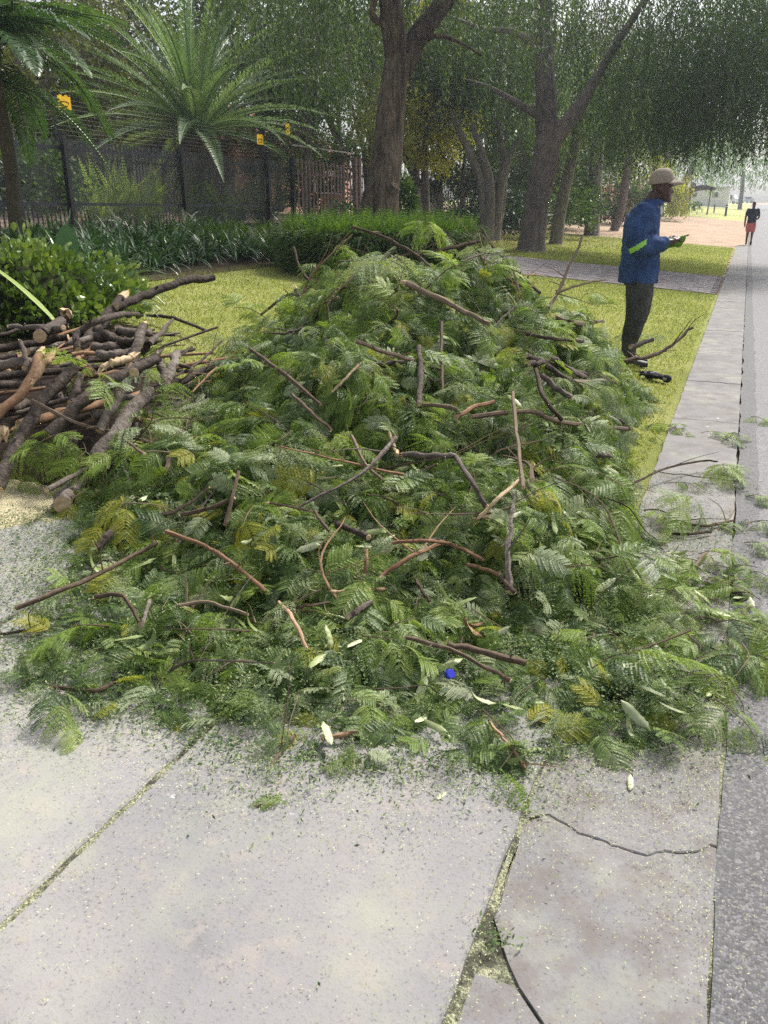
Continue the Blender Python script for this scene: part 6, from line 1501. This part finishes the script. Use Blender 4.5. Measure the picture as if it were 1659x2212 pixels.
# arms inside the sleeves, bare right hand, left hand under the phone
limb(b, [(-.03, -.19, 1.34), (-.09, -.25, 1.09), (.06, -.19, 1.10), (.175, -.125, 1.115)], [.05, .045, .042, .030])
limb(b, [(-.03, .19, 1.34), (-.06, .25, 1.08), (.10, .17, 1.07), (.22, .06, 1.085)], [.05, .045, .042, .030])
for sy in (-.09, .09): limb(b, [(-.0, sy, .84), (-.005, sy*1.05, .50), (-.02, sy*1.05, .10)], [.085, .06, .04])
limb(b, [(.17, -.125, 1.115), (.205, -.105, 1.122), (.25, -.082, 1.128)], [.029, .037, .036], 12, .62)
for k, (oy, z, l) in enumerate(((-.030, 1.118, .9), (-.010, 1.128, 1.0), (.010, 1.134, .97), (.028, 1.136, .85))):
    finger(b, [(.250, -.085 + oy*.9, z), (.250 + .038*l, -.070 + oy*.8, z + .022), (.250 + .065*l, -.050 + oy*.7, z + .012), (.250 + .078*l, -.040 + oy*.7, z - .006)], .0092)
finger(b, [(.200, -.088, 1.135), (.222, -.062, 1.160), (.252, -.040, 1.168), (.272, -.030, 1.160)], .0100)
bm_ = remesh(b, .0055, M_SKIN, 'body', 3)
HDX, HDZ = -.024, -.012                            # settle the head back on the neck
co = np.empty(len(bm_.vertices)*3, np.float32); bm_.vertices.foreach_get('co', co); co = co.reshape(-1, 3)
u_ = np.clip((co[:, 2] - 1.40)/.08, 0, 1); co[:, 0] += HDX*u_; co[:, 2] += HDZ*u_; bm_.vertices.foreach_set('co', co.ravel()); bm_.update()
link('body', bm_, man)
for sy in (-1, 1):
    q = MB(); q.ball((.197, sy*.030, 1.566), (.009, .011, .007)); q.obj('eye', M_EYE, man, smooth=True, loc=(HDX, 0, HDZ))
# jacket
j = MB()
j.loft(scarf_sections([(.765, -.012, .178, .205), (.80, -.012, .176, .205), (.95, -.014, .166, .205), (1.10, -.022, .163, .208), (1.22, -.026, .160, .222), (1.32, -.026, .145, .228), (1.385, -.012, .118, .195), (1.425, .012, .092, .135), (1.455, .028, .078, .095)]), 22)
limb(j, [(-.03, -.185, 1.345), (-.055, -.225, 1.24), (-.085, -.255, 1.12), (-.07, -.25, 1.085), (.02, -.215, 1.085), (.10, -.165, 1.10), (.165, -.13, 1.115)], [.092, .090, .086, .084, .082, .074, .058], 14)
limb(j, [(-.03, .185, 1.345), (-.045, .235, 1.22), (-.05, .26, 1.09), (.03, .225, 1.07), (.12, .15, 1.075), (.19, .08, 1.083)], [.092, .088, .084, .08, .072, .056], 14)
# stand-up collar
for k in range(16):
    th = math.pi*(.36 + 1.28*k/15); th = -math.pi + 2*math.pi*(.12 + .76*k/15) + math.pi
    c = Vector((.035 - .082*math.cos(math.pi*(.15 + 1.7*k/15) - math.pi)*-1, .085*math.sin(math.pi*(.15 + 1.7*k/15)), 1.455 + .02*abs(k - 7.5)/7.5*-1.2))
    j.ball(c, (.020, .020, .030), 8, 6)
jk = link('jacket', remesh(j, .010, M_JACKET, 'jacket', 2, .017, 8), man)
q = MB(); q.loft([ring((-.095, -.262, 1.035), .095, .092, axis=(-.25, .05, -1)), ring((-.10, -.264, 1.10), .091, .091, axis=(.6, .1, -.7))], 16)
# lime tape round the elbow
tp = MB(); a1, a2 = Vector((-.075, -.252, 1.083)), Vector((-.012, -.232, 1.083)); dirv = Vector((.62, .22, .55)).normalized(); u = Vector((0, 1, 0)); u = (u - dirv*u.dot(dirv)).normalized(); w_ = u.cross(dirv)
tn, tc = Vector((-.54, 0, .84)), Vector((-.055, -.25, 1.085)); jm = jk.data; keep = {}
for pl in jm.polygons:                             # the tape follows the sleeve's own surface
    c = pl.center; dd_ = (c - tc).dot(tn)
    if abs(dd_) < .021 and c.y < -.16 and -.21 < c.x < .005 and pl.normal.y < .35:
        ids = []
        for vi in pl.vertices:
            if vi not in keep: v_ = jm.vertices[vi]; keep[vi] = len(keep); tp.v.append(tuple(v_.co + v_.normal*.004)); tp.t.append(.5)
            ids.append(keep[vi])
        tp.f.append(tuple(ids)); tp.m.append(0)
o = tp.obj('reflective_tape', M_LIME, jk, smooth=True)
sm = o.modifiers.new('thick', 'SOLIDIFY'); sm.thickness = .003
q = MB(); q.ball((.088, -.098, 1.408), (.006, .006, .006)); q.obj('button', M_SHIRT, jk)
sh = MB(); sh.loft([((.115, -.012, 1.345), (.02, 0, 0), (0, .03, 0)), ((.112, -.012, 1.40), (.022, 0, 0), (0, .04, 0)), ((.098, 0, 1.435), (.026, 0, 0), (0, .05, 0))], 12); sh.obj('shirt_collar', M_SHIRT, man, smooth=True)
# trousers and boots
t = MB()
t.loft(scarf_sections([(.74, -.005, .125, .165), (.84, -.008, .12, .155), (.92, -.01, .115, .15)]), 18)
limb(t, [(.0, -.088, .80), (.0, -.092, .64), (.004, -.092, .50), (-.004, -.092, .40), (-.03, -.092, .24), (-.03, -.09, .105)], [.118, .110, .096, .088, .074, .066], 14)
limb(t, [(.025, .088, .80), (.05, .094, .64), (.045, .096, .49), (.02, .096, .38), (-.01, .096, .24), (-.02, .096, .105)], [.112, .104, .09, .082, .072, .064], 14)
link('trousers', remesh(t, .010, M_TROU, 'trousers', 3, .006, 13), man)
for sy, dx in ((-.092, -.03), (.096, -.02)):
    s_ = MB(); s_.loft([((dx - .02, sy, .012), (.075, 0, 0), (0, .042, 0)), ((dx - .015, sy, .06), (.07, 0, 0), (0, .044, 0)), ((dx, sy, .11), (.058, 0, 0), (0, .048, 0)), ((dx, sy, .15), (.056, 0, 0), (0, .048, 0))], 14)
    s_.loft([((dx - .075, sy, .04), (0, .034, 0), (0, 0, .036)), ((dx + .05, sy, .045), (0, .046, 0), (0, 0, .042)), ((dx + .13, sy, .038), (0, .046, 0), (0, 0, .034)), ((dx + .185, sy, .032), (0, .03, 0), (0, 0, .026))], 14)
    link('boot', remesh(s_, .006, M_BOOT, 'boot', 2), man)
# cap
cp = MB(); secs = []
for k in range(9):
    u = k/8; z = 1.612 + .124*math.sin(u*math.pi/2); f = math.cos(u*math.pi/2)**.62 if u < 1 else .05
    secs.append(((.122 + .004*u, 0, z), (.107*max(f, .06), 0, .012*(1-u)), (0, .088*max(f, .06), 0)))
cp.loft(secs, 26); cap = cp.obj('cap', M_CAP, man, smooth=True, loc=(HDX, 0, HDZ))
br = MB(); V = []; K = 12
for k in range(K+1):
    th = -1.15 + 2.3*k/K; fx, fy = .118 + .104*math.cos(th), .084*math.sin(th); ln = .105*math.cos(th*.85)**.7
    for u in (0, .5, 1):
        V.append((fx + ln*u, fy*(1 + .06*u), 1.645 - .020*u*u - .030*(fy/.08)**2 - .006*u))
br.add(V, [(k*3 + m_, k*3 + m_ + 1, (k+1)*3 + m_ + 1, (k+1)*3 + m_) for k in range(K) for m_ in range(2)])
o = br.obj('cap_peak', M_CAP, cap, smooth=True); sm = o.modifiers.new('thick', 'SOLIDIFY'); sm.thickness = .006
q = MB(); q.ball((.124, 0, 1.738), (.010, .010, .006)); q.obj('cap_button', M_CAP, cap)
# green glove on the left hand, and the phone
g = MB(); limb(g, [(.205, .055, 1.085), (.25, .03, 1.092), (.305, .01, 1.105)], [.036, .044, .040], 12, .6)
for k, (dx, l) in enumerate(((0, .85), (.024, 1.0), (.047, .97), (.068, .8))):
    finger(g, [(.262 + dx, .000, 1.092 + dx*.35), (.270 + dx, -.040, 1.096 + dx*.4), (.276 + dx, -.058, 1.118 + dx*.45), (.278 + dx, -.052, 1.118 + .026*l + dx*.45)], .0125)
finger(g, [(.245, .045, 1.10), (.275, .062, 1.125), (.31, .062, 1.148), (.335, .052, 1.158)], .0125)
link('glove', remesh(g, .0045, M_GLOVE, 'glove', 2), man)
ph = MB(); ph.box((0, 0, 0), (.078, .038, .0045)); o = ph.obj('phone', M_PHONE, None)
tag(o, 'dark phone held in the gloved hand of the man in blue', 'phone'); bv = o.modifiers.new('b', 'BEVEL'); bv.width = .004; bv.segments = 2
o.matrix_world = Matrix.Translation(man.location) @ Matrix.Rotation(look, 4, 'Z') @ Matrix.Translation((.312, .0, 1.146)) @ Matrix.Rotation(-.42, 4, 'Y')

# the walker far along the road, seen from behind
fp = gnd(1616, 529); fp.z = gz(fp.x, fp.y)
wk = empty('person', fp, 'man in dark T-shirt and pink shorts walking away along the road edge', 'person'); wk.rotation_euler = (0, 0, R(90 - 23.2)); wk.scale = (1.04,)*3
M_TEE = cloth('dark_tee', (.018, .026, .042), .2); M_SHORT = cloth('pink_shorts', (.55, .16, .15), .15)
b = MB(); b.loft(scarf_sections([(1.47, .03, .035, .035), (1.50, .025, .07, .06), (1.56, .01, .088, .072), (1.62, .005, .09, .074), (1.67, .0, .075, .064), (1.70, 0, .04, .035)]), 16)
limb(b, [(-.01, 0, 1.38), (.0, 0, 1.50)], [.058, .055]); b.loft(scarf_sections([(.85, 0, .11, .15), (1.1, 0, .10, .145), (1.35, 0, .10, .17)]), 16)
limb(b, [(0, .20, 1.36), (-.04, .25, 1.10), (.04, .25, .86)], [.05, .042, .034]); limb(b, [(0, -.20, 1.36), (-.10, -.26, 1.12), (.08, -.22, 1.02)], [.05, .042, .034])
limb(b, [(.04, .25, .87), (.05, .245, .80), (.055, .24, .76)], [.034, .036, .024], 10, .6); limb(b, [(.08, -.22, 1.02), (.14, -.20, 1.02), (.18, -.19, 1.01)], [.034, .036, .024], 10, .6)
for k in range(4): finger(b, [(.055, .255 - .012*k, .77), (.06, .25 - .012*k, .73), (.045, .25 - .012*k, .70)], .009); finger(b, [(.17, -.20 + .012*k, 1.02), (.21, -.19 + .012*k, 1.01), (.20, -.18 + .01*k, .98)], .009)
finger(b, [(.075, .235, .80), (.095, .225, .765), (.09, .225, .74)], .010); finger(b, [(.10, -.195, 1.04), (.14, -.17, 1.05), (.17, -.165, 1.04)], .010)
limb(b, [(0, .09, .86), (.05, .09, .48), (.10, .09, .09)], [.09, .058, .036]); limb(b, [(0, -.09, .86), (-.02, -.09, .47), (-.22, -.09, .20)], [.09, .058, .036])
link('body', remesh(b, .009, M_SKIN2, 'body', 2), wk)
j = MB(); j.loft(scarf_sections([(.86, 0, .13, .175), (1.05, 0, .125, .17), (1.25, 0, .13, .20), (1.36, 0, .115, .20), (1.42, 0, .08, .12)]), 18)
for sy in (1, -1): limb(j, [(0, sy*.18, 1.36), (-.02 if sy > 0 else -.05, sy*.225, 1.19)], [.078, .068])
link('t_shirt', remesh(j, .012, M_TEE, 't_shirt', 3, .004), wk)
j = MB(); j.loft(scarf_sections([(.74, 0, .12, .165), (.88, 0, .125, .165)]), 16); limb(j, [(0, .088, .80), (.03, .09, .56)], [.11, .098]); limb(j, [(0, -.088, .80), (-.005, -.09, .56)], [.11, .098])
link('shorts', remesh(j, .012, M_SHORT, 'shorts', 3, .003), wk)
for x_, y_, z_, a_ in ((.10, .09, 0, 0), (-.22, -.09, .12, 1.1)):
    s_ = MB(); s_.loft([((-.07, 0, .04), (0, .03, 0), (0, 0, .035)), ((.05, 0, .05), (0, .045, 0), (0, 0, .045)), ((.13, 0, .04), (0, .044, 0), (0, 0, .034)), ((.18, 0, .03), (0, .03, 0), (0, 0, .024))], 12)
    link('shoe', remesh(s_, .008, M_BOOT, 'shoe', 1), wk, loc=(x_, y_, z_), rot=(0, a_, 0))

# dropped glove at the edge of the gutter
gp = gnd(1440, 824); g = MB(); limb(g, [(0, 0, .022), (.05, 0, .03), (.10, 0, .03), (.135, 0, .026)], [.034, .036, .044, .04], 12, .6)
for k, (oy, l, c_) in enumerate(((-.036, .062, 0), (-.012, .078, .01), (.012, .075, .012), (.036, .058, 0))): finger(g, [(.13, oy, .026), (.13 + l*.6, oy*1.2, .034 + c_), (.13 + l, oy*1.3, .022 + c_)], .0115)
finger(g, [(.06, .035, .03), (.085, .065, .045), (.12, .078, .04)], .0125)
gl = empty('glove', gp, 'dropped black work glove with white stripes lying beside the gutter', 'glove'); gl.rotation_euler = (0, 0, R(128)); gl.scale = (1.3, 1.15, 1.1)
link('shell', remesh(g, .004, plain('black_knit', (.014, .014, .018), .8, .2, 30, .4), 'shell', 2), gl)
for k in range(3):
    q = MB(); q.tube(spline([(.10, -.026 + .022*k, .0545), (.14, -.028 + .024*k, .050), (.17, -.030 + .026*k, .047)], 3), .0028, 5); q.obj('stripe', M_SHIRT, gl)
q = MB(); q.loft([ring((-.012, 0, .022), .020, .034, axis=(1, 0, .05)), ring((.012, 0, .023), .022, .036, axis=(1, 0, .05))], 14); q.obj('cuff', plain('grey_cuff', (.30, .30, .30), .8, .2), gl)

# far things along the verge
M_POST = bark_mat('weathered_post', [(.3, (.03, .022, .018)), (.7, (.09, .07, .055))], 9)
for px, py, hp, wpx, lab in ((1473, 462, 12, 4, 'short dark post beside the far leaning trunk'), (1543, 452, 11, 3, 'thin post beyond the small spiky tree'), (1567, 466, 22, 5, 'stout dark wooden bollard nearest the walker'), (1573, 460, 20, 4, 'second dark bollard of the far row'), (1579, 457, 18, 4, 'third dark bollard of the far row')):
    p = gnd(px, py); Y = min(p.y, 105); p = at(px, py, Y); h = hp*Y/1845; w = wpx*Y/1845*.5; q = MB()
    q.tube([(0, 0, -.6), (0, 0, h*.9), (0, 0, h)], [w, w, w*.8], 8); e = empty('bollard', p, lab, 'bollard'); q.obj('post', M_POST, e)
    q = MB(); q.tube([(0, 0, h*.80), (0, 0, h*.86)], [w*1.05, w*1.05], 8); q.obj('band', M_WHITE, e)
p = at(1525, 470, 92); ct = empty('spiky_tree', p, 'small spiky-headed cabbage tree with a thin stem on the far verge', 'tree')
q = MB(); q.tube(spline([(0, 0, -.4), (.1, 0, 1.2), (.15, 0, 2.7)], 4), lerp_list([.09, .06], 9), 7); q.obj('trunk', M_BARK3, ct)
q = MB(); rc = random.Random(2)
for k in range(90):
    a = rc.uniform(0, 6.28); el = rc.uniform(-.9, 1.4); strip(q, (.15, 0, 2.75), (math.cos(a)*math.cos(el), math.sin(a)*math.cos(el), math.sin(el)), (0, 0, 1), rc.uniform(.7, 1.15), .06, .5, 4, rc.random())
q.obj('crown', M_FERN2, ct)
for px, lab in ((1488, 'small young tree left of the spiky tree'), (1504, 'second small young tree near the spiky tree')):
    p = at(px, 467, 92); e = empty('young_tree', p, lab, 'tree'); q = MB(); q.tube([(0, 0, -.4), (.05, 0, .6)], [.04, .03], 5); q.obj('trunk', M_BARK3, e); link('crown', leafy(rc, 160, .55, .5, .5, .25, .12, M_SHRUB, zc=.9), e)
def car(px, py, Y, lab, kind, rz, col):
    p = at(px, py, Y); e = empty('parked_car', p, lab, 'car'); e.rotation_euler = (0, 0, rz); h = 1.5 if kind != 'van' else 2.0
    q = MB(); L_ = 4.3; prof = [(-L_/2, .3), (-L_/2, .85), (-1.3, .95), (-.7, h), (1.4, h), (L_/2 - .1, 1.0), (L_/2, .3)] if kind == 'car' else [(-L_/2, .35), (-L_/2, 1.05), (-1.5, 1.1), (-1.1, h), (L_/2 - .15, h), (L_/2, 1.1), (L_/2, .35)]
    n = len(prof); V = [(x, s*.85*(1 if z < 1.0 else .86), z) for s in (-1, 1) for x, z in prof]
    q.add(V, [tuple(range(n))[::-1], tuple(range(n, 2*n))] + [(i, (i+1) % n, n + (i+1) % n, n + i) for i in range(n)]); q.obj('body', col, e)
    mg = plain('car_glass', (.03, .04, .05), .1, .6)
    for s in (-1, 1):
        q = MB(); q.add([(-1.1, s*.80, 1.0), (1.3, s*.80, 1.0), (1.1, s*.745, h - .1), (-.65, s*.745, h - .1)], [(0, 1, 2, 3)]); q.obj('side_window', mg, e)
        for x in (-1.35, 1.35):
            q = MB(); q.tube([(x, s*.70, .32), (x, s*.88, .32)], [.32, .32], 14); wh = q.obj('wheel', M_BLACK, e); q = MB(); q.tube([(x, s*.881, .32), (x, s*.89, .32)], [.19, .19], 12); q.obj('rim', M_GALV, wh)
    return e, h
M_CARW = plain('white_car_paint', (.75, .75, .76), .25, .5); M_CARS = plain('silver_car_paint', (.45, .47, .5), .3, .5)
car(1551, 439, 200, 'white car parked far behind the spiky tree', 'car', 1.2, M_CARW)
e, h = car(1576, 441, 190, 'white off-road car with a spare wheel far behind the bollards', 'van', 2.2, M_CARW)
q = MB(); q.tube([(-2.17, 0, 1.0), (-2.40, 0, 1.0)], [.36, .36], 16); sp = q.obj('spare_wheel', M_BLACK, e); q = MB(); q.tube([(-2.40, 0, 1.0), (-2.42, 0, 1.0)], [.20, .20], 12); q.obj('rim', M_GALV, sp)
car(1590, 439, 205, 'small white car right of the off-road car far away', 'car', .6, M_CARW); car(1608, 439, 215, 'silver car at the far end of the road', 'car', .2, M_CARS)
def house(p, rz, w, d, h, rh, wall, roof, lab, name='house'):
    e = empty(name, p, lab, 'house'); e.rotation_euler = (0, 0, rz); q = MB(); q.box((0, 0, h/2 - .3), (w/2, d/2, h/2 + .3)); q.obj('wall', wall, e)
    q = MB(); q.add([(-w/2 - .4, -d/2 - .4, h + .02), (w/2 + .4, -d/2 - .4, h + .02), (w/2 + .4, d/2 + .4, h + .02), (-w/2 - .4, d/2 + .4, h + .02), (-w/2 + d/2, 0, h + rh), (w/2 - d/2, 0, h + rh)], [(0, 1, 5, 4), (1, 2, 5), (2, 3, 4, 5), (3, 0, 4), (3, 2, 1, 0)]); q.obj('roof', roof, e)
    for x in (-.28, .05, .32):
        q = MB(); q.box((x*w, -d/2 - .02, h*.55), (.55, .03, .5)); f = q.obj('window', M_WHITE, e); q = MB(); q.box((x*w, -d/2 - .06, h*.55), (.47, .02, .42)); q.obj('pane', plain('window_glass', (.04, .05, .06), .1, .6), f)
M_ROOF = plain('grey_roof', (.30, .30, .31), .7, .3, 4, .2); M_PINK = plain('pink_plaster', (.62, .40, .33), .8, .2, 3, .12)
p = at(1492, 441, 170); house(p, -.4, 14, 8, 3, 2.2, M_WHITE, M_ROOF, 'white house with a grey roof far behind the leaning trunks')
p = W(fenceL(965), FS + 12); house(p, ROT[2] + R(-90), 12, 8, 2.9, 2.2, M_PINK, plain('tile_roof', (.22, .10, .07), .8, .2, 4, .3), 'pink plastered house glimpsed behind the palisade fence')
p = W(fenceL(760), FS + 14); house(p, ROT[2] + R(-90), 10, 8, 2.9, 2.2, M_WHITE, M_ROOF, 'pale house glimpsed behind the gate')
# low brick wall strip with white uprights far behind the verge trees
p0, p1 = at(1290, 486, 58), at(1400, 470, 66); p0.z = gz(p0.x, p0.y); p1.z = gz(p1.x, p1.y)
wl = empty('boundary_wall', p0, 'reddish boundary wall with pale posts behind the verge trees', 'wall'); d_ = p1 - p0; wl.rotation_euler = (0, 0, math.atan2(d_.y, d_.x)); ln_ = d_.to_2d().length
q = MB(); q.box((ln_/2, 0, .9), (ln_/2, .12, 1.1)); q.obj('panel', plain('red_brick_far', (.26, .11, .07), .85, .2, 3, .3), wl)
for k in range(8): q = MB(); q.box((ln_*k/7, -.15, 1.05), (.12, .14, 1.2)); q.obj('post', M_PINK, wl)
# ------------------------------------------------------------ the hazy air
hb = MB(); hb.box((60, 125, 6.0), (190, 140, 7.2))
hm = bpy.data.materials.new('hazy_air'); hm.use_nodes = True; hn = hm.node_tree; hn.nodes.clear()
ho = hn.nodes.new('ShaderNodeOutputMaterial'); hv = hn.nodes.new('ShaderNodeVolumePrincipled')
hv.inputs['Color'].default_value = (.78, .89, 1.0, 1); hv.inputs['Density'].default_value = .0011; hv.inputs['Anisotropy'].default_value = .55
hn.links.new(hv.outputs[0], ho.inputs['Volume'])
tag(hb.obj('haze', hm), 'thin bright haze over the whole street', 'haze', kind='stuff')
bpy.data.scenes.remove(TMP)
